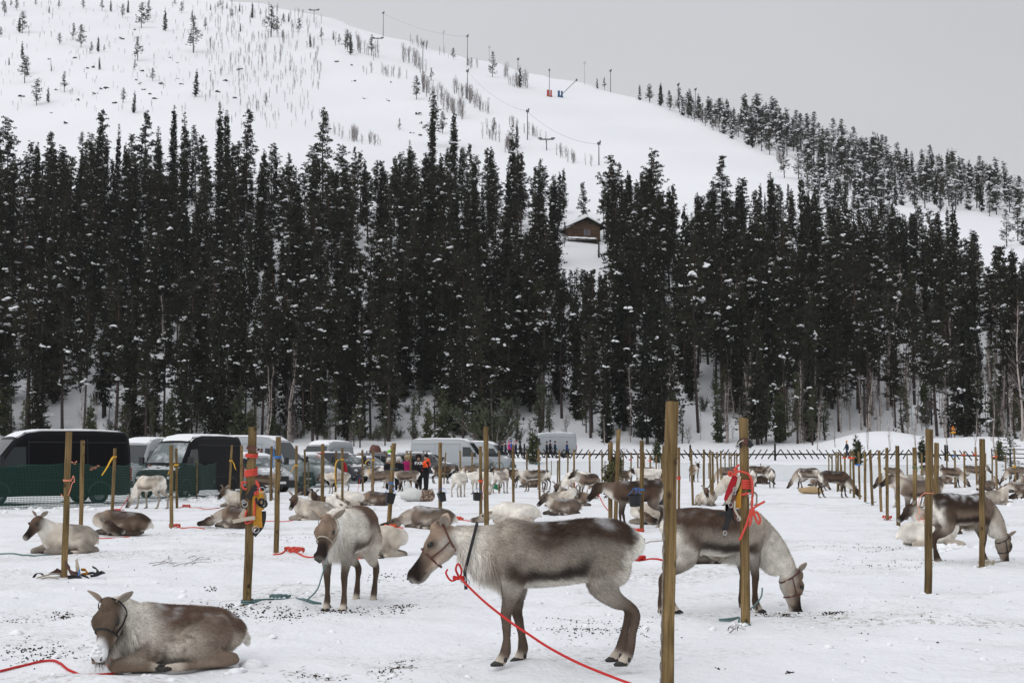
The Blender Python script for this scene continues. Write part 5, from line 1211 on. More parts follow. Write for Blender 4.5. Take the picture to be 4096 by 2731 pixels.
P = [g(*z7(x, y), .012) for x, y in [(2195, 1040), (2090, 1030), (2085, 965), (1990, 990), (1905, 985), (1990, 975), (2080, 965)]]; mb.tube(catmull(P, 5), .009, 6)
tag(link('rope', mb.mesh('rope', M['teal'], True)), 'grey green rope from the grazing reindeer to the coral roped post', 'rope')

# ------------------------------------------------------------------ harness on the left post
root = empty('harness', POSTS['8'][0]); base = Vector(POSTS['8'][0]); Yh = base.y
def hp(u, v, dy=-.06): return atY(u, v, Yh + dy) - base
def r6(x, y): return (920 + x * .3125, 1690 + y * .3125)
def strap(pts, w, th=.006, sub=5, facing=(0, -1, 0)):
    P = catmull(pts, sub); vs = []; fs = []; fv = Vector(facing)
    for i, c in enumerate(P):
        t = (P[min(i + 1, len(P) - 1)] - P[max(i - 1, 0)]).normalized(); s = t.cross(fv)
        if s.length < .1: s = Vector((1, 0, 0))
        s.normalize(); n_ = s.cross(t).normalized()
        for a, b_ in ((-w, -th), (w, -th), (w, th), (-w, th)): vs.append(c + s * (a * .5) + n_ * (b_ * .5))
    for i in range(len(P) - 1):
        for k in range(4): fs.append((i * 4 + k, i * 4 + (k + 1) % 4, i * 4 + 4 + (k + 1) % 4, i * 4 + 4 + k))
    fs += [(3, 2, 1, 0), tuple(range(len(vs) - 4, len(vs)))]
    return vs, fs
def hstrap(parent, name, px, w, m, conv=r6, dy=-.06, ys=None):
    mb = MB(); P = [atY(*conv(*p), Yh + (ys[i] if ys else dy)) - base for i, p in enumerate(px)]; mb.add(*strap(P, w)); return child(name, mb.mesh(name, M[m]), parent)
hstrap(root, 'webbing', [(360, 870), (345, 1000), (350, 1180), (358, 1345)], .095, 'ochre')
hstrap(root, 'webbing', [(395, 870), (400, 960), (395, 1060), (410, 1120)], .05, 'ochre', dy=-.08)
hstrap(root, 'webbing', [(205, 830), (185, 930), (180, 1030)], .05, 'ochre', dy=-.02)
hstrap(root, 'felt_pad', [(415, 870), (440, 950), (435, 1060)], .05, 'felt', dy=-.05)
hstrap(root, 'black_strap', [(205, 820), (175, 900), (165, 980), (180, 1090)], .045, 'black', dy=-.03)
hstrap(root, 'black_strap', [(345, 800), (290, 880), (225, 970)], .06, 'black', dy=-.075)
hstrap(root, 'black_strap', [(350, 790), (400, 820), (440, 860)], .07, 'black', dy=-.05)
hstrap(root, 'black_strap', [(430, 1130), (430, 1220), (400, 1330), (340, 1400), (305, 1445)], .05, 'black', dy=-.05)
for pts in ([(455, 990), (470, 1050), (430, 1080), (370, 1050), (340, 1010), (335, 960)], [(430, 1010), (420, 1050), (385, 1045), (370, 1010), (390, 980), (425, 985), (430, 1010)]):
    hstrap(root, 'black_loop', pts, .022, 'black', dy=-.09)
hstrap(root, 'leather_strap', [(215, 310), (270, 335), (340, 345), (420, 360)], .04, 'brownleather', dy=-.07)
hstrap(root, 'leather_strap', [(220, 330), (280, 310), (340, 330), (370, 360)], .03, 'brownleather', dy=-.065)
hstrap(root, 'wooden_toggle', [(200, 1115), (165, 1170), (135, 1220)], .055, 'felt', dy=-.05)
hstrap(root, 'wooden_toggle', [(320, 1215), (180, 1235), (35, 1265)], .04, 'felt', dy=-.10)
mb = MB()
for (x, y, s) in [(190, 1040, .03), (410, 860, .03), (330, 1365, .035), (390, 1010, .02), (175, 1010, .02), (365, 345, .02)]:
    c = hp(*r6(x, y), -.08); mb.tube([c + Vector((math.cos(a) * s, 0, math.sin(a) * s)) for a in [k * math.pi / 5 for k in range(11)]], .005, 5)
child('buckle_rings', mb.mesh('buckle_rings', M['steel'], True), root)['kind'] = 'stuff'
tag(root, 'reindeer harness of ochre webbing and black straps hung on the knotty post', 'harness')
mb = MB(); wraps(mb, '8', .83, 2, .012, .02); mb2 = mb
wraps(mb2, '8', .725, 4, .012, .018, None, .012)
for pts in ([(215, 770), (160, 760), (158, 810), (190, 850), (215, 845)], [(215, 1120), (190, 1230), (215, 1290), (290, 1240), (315, 1130), (320, 1000)], [(330, 770), (390, 860), (400, 880), (330, 920), (320, 890), (390, 870)], [(330, 740), (370, 800), (350, 850)]):
    mb2.tube(catmull([atY(*r6(*p), Yh - .07) for p in pts], 6), .011, 6)
tag(link('rope_tie', mb2.mesh('rope_tie', M['coral'], True)), 'red rope wound round the knotty post over the ochre harness', 'rope')
# harness on the right post
root = empty('harness', POSTS['h2'][0]); base = Vector(POSTS['h2'][0]); Yh = base.y
def r5(x, y): return (2850 + x * .4146, 1650 + y * .4146)
def hs2(name, px, w, m, dy=-.06): return hstrap(root, name, px, w, m, r5, dy)
hs2('red_pad', [(225, 610), (190, 690), (150, 800), (140, 850)], .060, 'redcloth'); hs2('felt_edge', [(262, 610), (235, 720), (165, 830), (125, 950)], .03, 'felt', -.07)
hs2('green_pad', [(262, 640), (225, 750), (180, 850)], .05, 'green', -.05); hs2('green_pad', [(355, 660), (375, 720), (370, 790)], .05, 'green', -.03)
hs2('webbing', [(258, 680), (245, 800), (245, 920)], .06, 'ochre', -.05)
hs2('leather_strap', [(215, 770), (195, 860), (175, 915)], .035, 'brownleather', -.08); hs2('leather_strap', [(200, 860), (215, 950), (235, 1030), (265, 1040)], .035, 'brownleather', -.075)
hs2('black_strap', [(148, 880), (150, 1000), (125, 1130)], .05, 'black', -.07); hs2('black_strap', [(65, 985), (120, 970), (165, 965)], .035, 'black', -.08)
hs2('black_strap', [(170, 910), (200, 1000), (235, 1055)], .045, 'black', -.06); hs2('black_strap', [(185, 950), (150, 1050), (100, 1130)], .035, 'black', -.065)
hs2('felt_edge', [(215, 850), (215, 930), (250, 1000), (270, 1035)], .018, 'felt', -.09)
hs2('striped_strap', [(255, 335), (265, 290), (300, 272), (340, 280), (380, 330)], .05, 'black', -.065); hs2('striped_edge', [(240, 320), (258, 285), (300, 265)], .012, 'felt', -.075); hs2('leather_strap', [(285, 275), (340, 278)], .05, 'brownleather', -.07)
mb = MB()
for (x, y, s) in [(240, 325, .02), (215, 740, .02), (175, 890, .024), (210, 770, .018), (255, 1020, .022), (120, 1160, .02), (360, 795, .02)]:
    c = atY(*r5(x, y), Yh - .09) - base; mb.tube([c + Vector((math.cos(a) * s * .8, 0, math.sin(a) * s)) for a in [k * math.pi / 5 for k in range(11)]], .0045, 5)
child('buckle_rings', mb.mesh('buckle_rings', M['steel'], True), root)['kind'] = 'stuff'
tag(root, 'red and green padded harness with black straps hung on the coral roped post', 'harness')
mb = MB(); wraps(mb, 'h2', .655, 4, .013, .022); wraps(mb, 'h2', .625, 1, .013, .02, None, .015)
for pts in ([(255, 500), (215, 545), (205, 555), (245, 560)], [(350, 590), (260, 565), (190, 605), (158, 600), (165, 570), (200, 590), (230, 605)], [(345, 590), (375, 640), (385, 700), (382, 900)], [(260, 1230), (320, 1100), (350, 1000), (375, 940), (375, 985)],
            [(380, 930), (440, 890), (505, 855)], [(380, 960), (430, 965), (458, 1020), (450, 1070), (425, 1040), (400, 980), (370, 990)], [(375, 990), (370, 1040), (355, 1095)], [(370, 900), (395, 930), (395, 980), (370, 985), (368, 935), (395, 940)]):
    mb.tube(catmull([atY(*r5(*p), Yh - .075) for p in pts], 6), .0115, 6)
tag(link('rope_tie', mb.mesh('rope_tie', M['coral'], True)), 'coral rope wound round the harness post with a hanging knot', 'rope')

# ------------------------------------------------------------------ buckets, sacks, bags
def bucket(key, u, v, s, label, tilt=.25, square=False, m='black'):
    p = atY(u, v, POSTS[key][0].y - .16); n = 4 if square else 18; vs = []; fs = []
    for (r_, z_) in ((.80, -.5), (.98, .5), (1.04, .5), (1.04, .44), (.90, .42), (.72, -.42)):
        for k in range(n): a = 2 * math.pi * (k + .5) / n; vs.append((math.cos(a) * r_ * s * .62, math.sin(a) * r_ * s * .62, z_ * s))
    for i in range(5):
        for k in range(n): fs.append((i * n + k, i * n + (k + 1) % n, (i + 1) * n + (k + 1) % n, (i + 1) * n + k))
    fs += [tuple(reversed(range(n))), tuple(range(5 * n, 6 * n))]
    mb = MB(); mb.add(vs, fs); root = empty('bucket', p); b = child('tub', mb.mesh('tub', M[m]), root); b.rotation_euler = (.1, tilt, .3)
    h = MB(); h.tube(catmull([(-.6 * s, 0, .45 * s), (-.2 * s, .05, .9 * s), (0, .12, 1.1 * s), (.3 * s, .08, .85 * s), (.6 * s, 0, .45 * s)], 5), .006, 5); child('hanger_string', h.mesh('hanger_string', M['blue']), root)
    return tag(root, label, 'bucket', 'feed buckets on the posts')
bucket('19', *z2(1232, 785), .23, 'black square bucket tied behind the split topped leaning post', .15, True); bucket('23', *z2(1708, 775), .24, 'black square bucket on the post right of the orange jacket', -.25, True)
bucket('27', *z2(2028, 770), .22, 'small black bucket left of the tall bare post', .05, True); bucket('46', *z3(1130, 805), .24, 'round black bucket with pale base before the dark reindeer', -.1); bucket('51', *z3(1355, 815), .18, 'shallow black tub just left of the thickest post', .02)
bucket('16', *z2(950, 632), .22, 'black bucket by the muzzle of the grey faced reindeer', .1, True); bucket('29', *z2(2208, 680), .26, 'dark green bucket low on the thin post in the middle', .3, True, 'green')
def lump_obj(name, u, v, dims, m, label, cat, seed=1, rz=0, sub=None, z=0, parent=None):
    p = g(u, v, z); r = random.Random(seed); mb = MB(); mb.ball((0, 0, 0), 1, 9)
    vs = []
    for (x, y, zz) in mb.v:
        n_ = mnoise.noise(Vector((x * 1.6 + seed, y * 1.6, zz * 1.6))) * .28 + mnoise.noise(Vector((x * 4 + seed, y * 4, zz * 4))) * .12
        k = 1 + n_; vs.append((x * k * dims[0] * .5, y * k * dims[1] * .5, max(zz * k * dims[2] * .5, -dims[2] * .42) + dims[2] * .42))
    mb.v = vs; o = link(name, mb.mesh(name, M[m], True), None, p, (0, 0, rz)); return tag(o, label, cat)
M['camo'] = mat('camo_fabric', (.10, .065, .05), .8, .2, second=((.42, .33, .25), 14, .52, .05)); M['whitebag'] = mat('sack_white', (.62, .62, .60), .6, .3, bump=(9, .03)); M['burlap'] = mat('burlap', (.42, .30, .17), .9, .1, bump=(60, .004))
M['bagblack'] = mat('bag_black', (.015, .015, .018), .6, .3, bump=(8, .02))
lump_obj('sack', *z2(1445, 815), (.95, .55, .52), 'whitebag', 'slumped white sack on the snow below the two talking people', 'sack', 4, .3)
lump_obj('sack', *z2(1392, 790), (.34, .3, .72), 'whitebag', 'upright crumpled white plastic bag at the end of the slumped sack', 'sack', 8, .3)
lump_obj('backpack', *z2(1550, 815), (.42, .36, .48), 'camo', 'brown patterned backpack beside the white sack', 'backpack', 2); lump_obj('backpack', *z2(1598, 815), (.36, .32, .50), 'camo', 'patterned backpack with blue strap, right of its twin', 'backpack', 5)
lump_obj('bag', *z2(415, 758), (.52, .4, .42), 'bagblack', 'black bag left of the dark thin post', 'bag', 3); lump_obj('bag', *z2(482, 762), (.52, .4, .36), 'bagblack', 'black bag right of the dark thin post', 'bag', 6)
lump_obj('burlap_sack', *z4(395, 745), (1.05, .6, .36), 'burlap', 'flat tan burlap sack on the snow at right', 'sack', 7)
lump_obj('fur_pile', *z2(1095, 385), (1.1, .8, 1.1), 'brownleather', 'heap of brown hides on the snow bank behind the cars', 'hides', 9); lump_obj('fur_pile', *z2(1160, 388), (1.3, .8, .4), 'brownleather', 'flat brown brush pile right of the hides on the snow bank', 'brush pile', 11)
# heap of harness at the foot of the leaning post
root = empty('harness_heap', POSTS['1'][0]); base = Vector(POSTS['1'][0])
def hh(x, y, dy=0): 
    u, v = z1(x, y); q = atY(u, v, base.y + dy) - base; return q
def hk(name, px, w, m, dys): 
    mb = MB(); mb.add(*strap([hh(x, y, d_) for (x, y), d_ in zip(px, dys)], w, .008, facing=(0, -.7, -.7))); return child(name, mb.mesh(name, M[m]), root)
hk('black_strap', [(305, 1515), (335, 1480), (375, 1475), (395, 1490)], .03, 'black', (-.2, -.2, -.1, 0)); hk('felt_strap', [(330, 1520), (400, 1500), (480, 1480), (560, 1480)], .03, 'felt', (-.3, -.2, -.1, 0)); hk('felt_strap', [(360, 1530), (450, 1510), (540, 1520)], .025, 'felt', (-.35, -.3, -.25))
hk('red_pad', [(455, 1475), (510, 1450), (560, 1470), (600, 1500)], .10, 'brownleather', (-.1, 0, 0, 0)); hk('leather_pad', [(622, 1385), (630, 1450), (680, 1480), (730, 1490)], .13, 'brownleather', (.0, -.1, -.15, -.2)); hk('felt_horn', [(703, 1345), (710, 1410), (722, 1480)], .055, 'felt', (-.05, -.1, -.1))
hk('ochre_roll', [(745, 1440), (790, 1445), (800, 1475), (755, 1485)], .05, 'ochre', (-.1, -.1, -.15, -.15)); hk('black_strap', [(800, 1480), (850, 1470), (890, 1480), (895, 1440), (850, 1415)], .04, 'black', (-.1, -.1, -.1, 0, .05)); hk('black_strap', [(830, 1500), (900, 1490), (950, 1475), (945, 1460), (890, 1480)], .04, 'black', (-.2, -.2, -.1, 0, 0))
hk('black_strap', [(740, 1490), (780, 1500), (815, 1515)], .05, 'black', (-.2, -.25, -.3)); hk('blue_cord', [(735, 1440), (720, 1490), (735, 1520)], .015, 'blue', (-.2, -.25, -.3)); hk('black_pad', [(620, 1510), (690, 1505), (740, 1515)], .06, 'black', (-.25, -.25, -.3))
tag(root, 'heap of leather and black harness lying at the foot of the pink twine post', 'harness')

# leafy birch twigs tied to the pair of posts
r = np.random.RandomState(8); base = Vector(POSTS['41'][0]); root = empty('twig_bundle', base); mb = MB(); LP = []; LA = []
def z3p(x, y, d=-.12): return atY(*z3(x, y), base.y + d) - base
for i in range(46):
    a = z3p(985 + r.normal(0, 14), 400 + r.normal(0, 30), -.1 + r.normal(0, .03)); up = r.rand() < .25
    e = z3p(1010 + r.normal(0, 30), 335 + r.uniform(-15, 40), -.1) if up else z3p(890 + r.normal(0, 42), 620 + r.uniform(-120, 200), -.15 + r.normal(0, .08))
    m = a.lerp(e, .5) + Vector(r.normal(0, .04, 3)); P = catmull([a, m, e], 5); mb.tube(P, [.005 * (1 - i_ / len(P)) + .0015 for i_ in range(len(P))], 4, cap=False)
    if not up:
        for k in range(46):
            f = r.uniform(.1, 1) ** .8; c = P[min(int(f * (len(P) - 1)), len(P) - 1)] + Vector(r.normal(0, .035, 3)); LP.append(c); LA.append(r.normal(size=3) + (0, 0, -.6))
child('twigs', mb.mesh('twigs', M['twig']), root)['kind'] = 'stuff'
V = quads(np.array(LP), np.array(LA), r.uniform(.05, .085, len(LP)), r.uniform(.020, .036, len(LP)), r, .3)
M['leaf'] = mat('withered_leaf', (.10, .10, .045), .8, .2, second=((.06, .04, .03), 3, .5, .1)); child('leaves', npmesh('leaves', V, np.arange(len(V)).reshape(-1, 4), M['leaf']), root)['kind'] = 'stuff'
tag(root, 'bundle of leafy birch twigs tied upside down to the pair of posts', 'twig bundle')
# ------------------------------------------------------------------ nets and lattice fence
M['netgreen'] = mat('net_green', (.010, .055, .038), .6, .3); M['netpale'] = mat('net_pale', (.20, .26, .25), .6, .3)
def net(name, path, h, m, label, sp=.05, wv=.012, stakes=None, stake_m='post', sag=.04, hs=None):
    """path: ground points; the netting is woven from real ribbons"""
    root = empty(name, path[0]); o = Vector(path[0]); V = []; Fc = []
    pts = []; tot = 0
    for a, b in zip(path[:-1], path[1:]):
        n = max(2, int((b - a).length / .5))
        for i in range(n): pts.append(a.lerp(b, i / n))
    pts.append(path[-1]); cum = [0.0]
    for a, b in zip(pts[:-1], pts[1:]): cum.append(cum[-1] + (b - a).length)
    L_ = cum[-1]
    def P(s, f):
        i = min(max(int(np.searchsorted(cum, s)) - 1, 0), len(pts) - 2); t = (s - cum[i]) / max(cum[i + 1] - cum[i], 1e-6); p = pts[i].lerp(pts[i + 1], t)
        gz = T(p.x, p.y); hh = h + (sag * math.sin(s * 1.3) + sag * .6 * math.sin(s * 3.1)) * f; bulge = .10 * math.sin(s * .9) * math.sin(f * 3.1) + .03 * math.sin(s * 4 + f * 5)
        return Vector((p.x - o.x, p.y + bulge - o.y, gz - .05 + hh * f - o.z))
    nh = int(h / sp)
    for j in range(nh + 1):
        f = j / nh; m_ = int(L_ / .35) + 1; w_ = wv * (1.8 if j in (0, nh) else 1)
        q = [P(L_ * i / m_, f) for i in range(m_ + 1)]; b0 = len(V)
        for p in q: V += [p + Vector((0, 0, -w_ / 2)), p + Vector((0, 0, w_ / 2))]
        Fc += [(b0 + 2 * i, b0 + 2 * i + 2, b0 + 2 * i + 3, b0 + 2 * i + 1) for i in range(m_)]
    nv = int(L_ / sp)
    for i in range(nv + 1):
        s = L_ * i / nv; d = P(min(s + wv, L_), .5) - P(max(s - wv, 0), .5); d.z = 0; d = d.normalized() * wv * .5; b0 = len(V); kk = 6
        for j in range(kk + 1): p = P(s, j / kk); V += [p - d, p + d]
        Fc += [(b0 + 2 * j, b0 + 2 * j + 1, b0 + 2 * j + 3, b0 + 2 * j + 2) for j in range(kk)]
    n_ = child('netting', npmesh('netting', [tuple(v) for v in V], Fc, M[m]), root); n_['kind'] = 'stuff'
    for s in (stakes or []):
        p = P(min(s, L_), 0); q = P(min(s, L_), 1.06); mb = MB(); mb.tube([p + Vector((0, -.05, -.2)), q + Vector((0, -.05, 0))], .028, 8); child('stake', mb.mesh('stake', M[stake_m]), root)
    return tag(root, label, 'fence')
gp = lambda u, v: hit(u, v)
Np = [Vector((-19.5, 43.4, 0)), Vector((-15.9, 44.4, 0)), gp(440, 2024), gp(570, 2012), gp(800, 1996), gp(949, 1973), gp(1120, 1967), gp(1285, 1948), gp(1416, 1930), Vector((-9.2, 104, 0))]
net('green_net_fence', Np, 1.42, 'netgreen', 'dark green mesh net fence in front of the parked vans', .055, .016, [6.2, 16.5, 27.5, 36, 42, 52], sag=.05)
Fp = [Vector((-9.2, 104, 0)), Vector((-4, 106, 0)), Vector((4.0, 113, 0)), Vector((10, 106, 0)), Vector((15.0, 97, 0)), Vector((18.2, 90, 0)), Vector((24, 90, 0)), Vector((32, 97, 0)), Vector((46, 110, 0))]
net('pale_net_fence', Fp, 1.10, 'netpale', 'pale grey green mesh net along the back of the yard', .07, .009, [3, 9, 15, 21, 27, 33, 39, 46, 53, 60], sag=.02)
# pink ribbon knots on the green net
q = random.Random(2)
for i, (x, y) in enumerate([(680, 465), (885, 500), (845, 512), (1120, 505), (1375, 490), (1735, 488), (1897, 487), (1985, 490), (2085, 487), (2000, 660)]):
    pt = atY(*z1(x, y), (47 + (x - 600) * .0125) - .5); mb = MB()
    for k in range(4): mb.box(pt + Vector((q.uniform(-.07, .07), 0, q.uniform(-.05, .05))), (.09, .01, .03), Matrix.Rotation(q.uniform(-1, 1), 3, 'Y'))
    tag(link('pink_ribbon', mb.mesh('pink_ribbon', M['pink'])), 'small pink ribbon knotted on the top edge of the green net', 'ribbon', 'pink ribbons on the green net')
def lattice(p0, p1, label, flip_every=9, ph=0):
    root = empty('lattice_fence', p0); o = Vector(p0); d = (p1 - p0); L_ = d.length; d.normalize(); n = int(L_ / .62); q = random.Random(int(p0.x * 7) + 3)
    def P(s, h): p = o + d * s; return Vector((d.x * s, d.y * s, T(p.x, p.y) - T(o.x, o.y) + h))
    mb = MB(); k = int(L_ / 3)
    mb.tube([P(L_ * i / k, .60 + .02 * math.sin(i * 2)) for i in range(k + 1)], .085, 6); child('rail', mb.mesh('rail', M['darkwood']), root)
    sm = {}
    for sgn in (-1, 1):
        b = MB(); b.tube([(-.30 * sgn, -.06, .18), (.0, -.07, .60), (.34 * sgn, -.05, 1.05)], [.062, .060, .050], 5); sm[sgn] = b.mesh('diagonal_rail', M['darkwood'])
    for i in range(n):
        sgn = 1 if ((i + ph) // flip_every) % 2 else -1; c = child('diagonal_rail', sm[sgn], root, loc=P(.62 * i, q.uniform(-.03, .03)), rot=(0, q.uniform(-.06, .06), math.atan2(d.y, d.x)))
    pm = MB(); pm.tube([(0, 0, -.3), (0, 0, 1.55)], [.11, .09], 7); pmm = pm.mesh('fence_post', M['darkwood'])
    for i in range(0, int(L_ / 8.2) + 1): child('fence_post', pmm, root, loc=P(i * 8.2 + 1.5, q.uniform(-.1, .1)))
    return tag(root, label, 'fence')
lattice(Vector((-.3, 138.5, T(-.3, 138.5))), Vector((15.6, 138.5, T(15.6, 138.5))), 'dark wooden fence of crossed slanting poles, left of the thickest post', 8)
lattice(Vector((15.8, 138.5, T(15.8, 138.5))), Vector((40.5, 138, T(40.5, 138))), 'dark wooden fence of crossed slanting poles, right of the thickest post', 10, 3)
lattice(Vector((40.6, 137.6, T(40.6, 137.6))), Vector((44.2, 134, T(44.2, 134))), 'short lower end of the dark pole fence beside the open gate', 12)
# gate at the right end
root = empty('wooden_gate', (44.9, 133.5, T(44.9, 133.5))); mb = MB()
for z_ in (.35, .75, 1.15): 
    b = MB(); b.tube([(0, 0, z_), (1.8, -.6, z_ + .12), (6.4, -.2, z_ + .02)], .05, 6); child('gate_rail', b.mesh('gate_rail', M['darkwood']), root)
for x in (0, 3.4): 
    b = MB(); b.tube([(x, -.3 if x else 0, -.4), (x, -.3 if x else 0, 1.35)], .06, 7); child('gate_post', b.mesh('gate_post', M['darkwood']), root)
tag(root, 'low dark wooden gate rails on the snow at the right', 'gate')

# ------------------------------------------------------------------ vehicles
def paint(name, c, r=.32, coat=.6): return mat(name, c, r, .5, coat=coat, second=((.70, .71, .73), 2.6, .60, .10))
M['vblack'] = mat('paint_black', (.004, .004, .005), .45, .12); M['vblackfrost'] = mat('paint_black_frosted', (.005, .005, .006), .5, .12, second=((.50, .51, .53), 1.6, .70, .14)); M['vwhite'] = mat('paint_white', (.30, .32, .34), .4, .4, coat=.3)
M['vgrey'] = mat('paint_grey', (.16, .17, .18), .4, .4, coat=.4, second=((.6, .61, .63), 2.0, .55, .2)); M['vdark'] = mat('paint_dark', (.045, .045, .055), .4, .4, coat=.4, second=((.6, .61, .63), 2.2, .62, .15)); M['vsilver'] = mat('paint_silver', (.36, .38, .40), .35, .5, coat=.4, second=((.7, .71, .73), 2.0, .55, .2))
M['glass'] = mat('window_glass', (.015, .020, .022), .08, .6); M['glassfrost'] = mat('frosted_windscreen', (.10, .12, .125), .25, .5, second=((.42, .45, .46), 2.2, .48, .2)); M['tyre'] = mat('tyre', (.02, .02, .02), .85, .2); M['rim'] = mat('rim', (.30, .31, .32), .4, .5, metal=.6)
M['plastic'] = mat('black_plastic', (.025, .025, .027), .6, .3); M['lamp'] = mat('headlight', (.55, .57, .6), .15, .6); M['redlamp'] = mat('tail_light', (.35, .01, .01), .3, .5); M['carsnow'] = mat('roof_snow', (.82, .83, .85), .8, .2, bump=(5, .03))
M['plate'] = mat('number_plate', (.7, .7, .7), .5, .3)
def wheel_meshes(r=.34, w=.22):
    mb = MB(); n = 20; prof = [(-w / 2, r * .62), (-w / 2, r * .94), (-w * .36, r), (w * .36, r), (w / 2, r * .94), (w / 2, r * .62)]; vs = []; fs = []
    for y, rr in prof:
        for k in range(n): a = 2 * math.pi * k / n; vs.append((math.cos(a) * rr, y, math.sin(a) * rr))
    for i in range(len(prof)):
        j = (i + 1) % len(prof)
        for k in range(n): fs.append((i * n + k, i * n + (k + 1) % n, j * n + (k + 1) % n, j * n + k))
    mb.add(vs, fs); t = mb.mesh('tyre', M['tyre'], True); mb = MB()
    for sg in (-1, 1):
        mb.tube([(0, sg * w * .30, 0), (0, sg * w * .44, 0)], [r * .20, r * .16], 12)
        for k in range(7): a = 2 * math.pi * k / 7; mb.box((math.cos(a) * r * .38, sg * w * .36, math.sin(a) * r * .38), (r * .50, .03, r * .15), Matrix.Rotation(-a, 3, 'Y'))
    mb.tube([(0, -w * .2, 0), (0, w * .2, 0)], r * .63, 18); return t, mb.mesh('rim', M['rim'])
WM = wheel_meshes()
KINDV = {
 'van': dict(L=5.7, W=2.0, top=[(-2.85, 2.10), (-2.80, 2.46), (-2.62, 2.56), (-1.5, 2.60), (.4, 2.58), (.95, 2.50), (1.30, 2.30), (2.10, 1.34), (2.22, 1.25), (2.65, 1.08), (2.80, .92), (2.85, .62)], ws=(1.36, 2.04), side=[[(1.0, 1.30), (1.95, 1.30), (1.80, 1.45), (1.42, 1.98), (1.0, 2.0)]], rear=None, wh=(-1.65, 1.95), panel=True),
 'longvan': dict(L=6.6, W=2.05, top=[(-3.3, 2.2), (-3.26, 2.66), (-3.1, 2.76), (-1.5, 2.80), (.6, 2.78), (1.2, 2.72), (1.60, 2.52), (2.40, 1.44), (2.55, 1.34), (3.08, 1.12), (3.25, .95), (3.3, .6)], ws=(1.68, 2.35), side=[[(1.15, 1.35), (2.3, 1.35), (2.15, 1.5), (1.75, 2.1), (1.15, 2.12)]], rear=None, wh=(-2.0, 2.35), panel=True),
 'mpv': dict(L=4.6, W=1.85, top=[(-2.3, 1.35), (-2.25, 1.72), (-2.05, 1.82), (-.8, 1.87), (.35, 1.83), (.75, 1.72), (1.45, 1.18), (1.60, 1.10), (2.1, .95), (2.25, .80), (2.3, .55)], ws=(.82, 1.40), side=[[(.15, 1.15), (1.25, 1.15), (.78, 1.60), (.15, 1.68)], [(-.95, 1.15), (.05, 1.15), (.05, 1.68), (-.95, 1.68)]], rear=None, wh=(-1.4, 1.42), panel=False),
 'car': dict(L=4.5, W=1.8, top=[(-2.25, .9), (-2.2, 1.15), (-2.05, 1.25), (-1.7, 1.46), (-.9, 1.56), (.0, 1.56), (.45, 1.50), (1.15, 1.02), (1.3, .97), (2.0, .82), (2.2, .70), (2.25, .45)], ws=(.50, 1.12), side=[[(-.05, 1.0), (1.0, 1.0), (.5, 1.36), (-.05, 1.42)], [(-1.1, 1.0), (-.15, 1.0), (-.15, 1.42), (-1.0, 1.40)]], rear=None, wh=(-1.35, 1.38), panel=False),
 'suv': dict(L=4.7, W=1.88, top=[(-2.35, 1.2), (-2.3, 1.55), (-2.1, 1.70), (-.9, 1.76), (.2, 1.75), (.6, 1.66), (1.2, 1.16), (1.35, 1.10), (2.1, .98), (2.3, .85), (2.35, .5)], ws=(.66, 1.16), side=[[(-.05, 1.12), (1.0, 1.12), (.62, 1.52), (-.05, 1.58)], [(-1.1, 1.12), (-.15, 1.12), (-.15, 1.58), (-1.1, 1.58)], [(-2.05, 1.14), (-1.2, 1.12), (-1.2, 1.58), (-1.95, 1.52)]], rear=None, wh=(-1.45, 1.45), panel=False)}
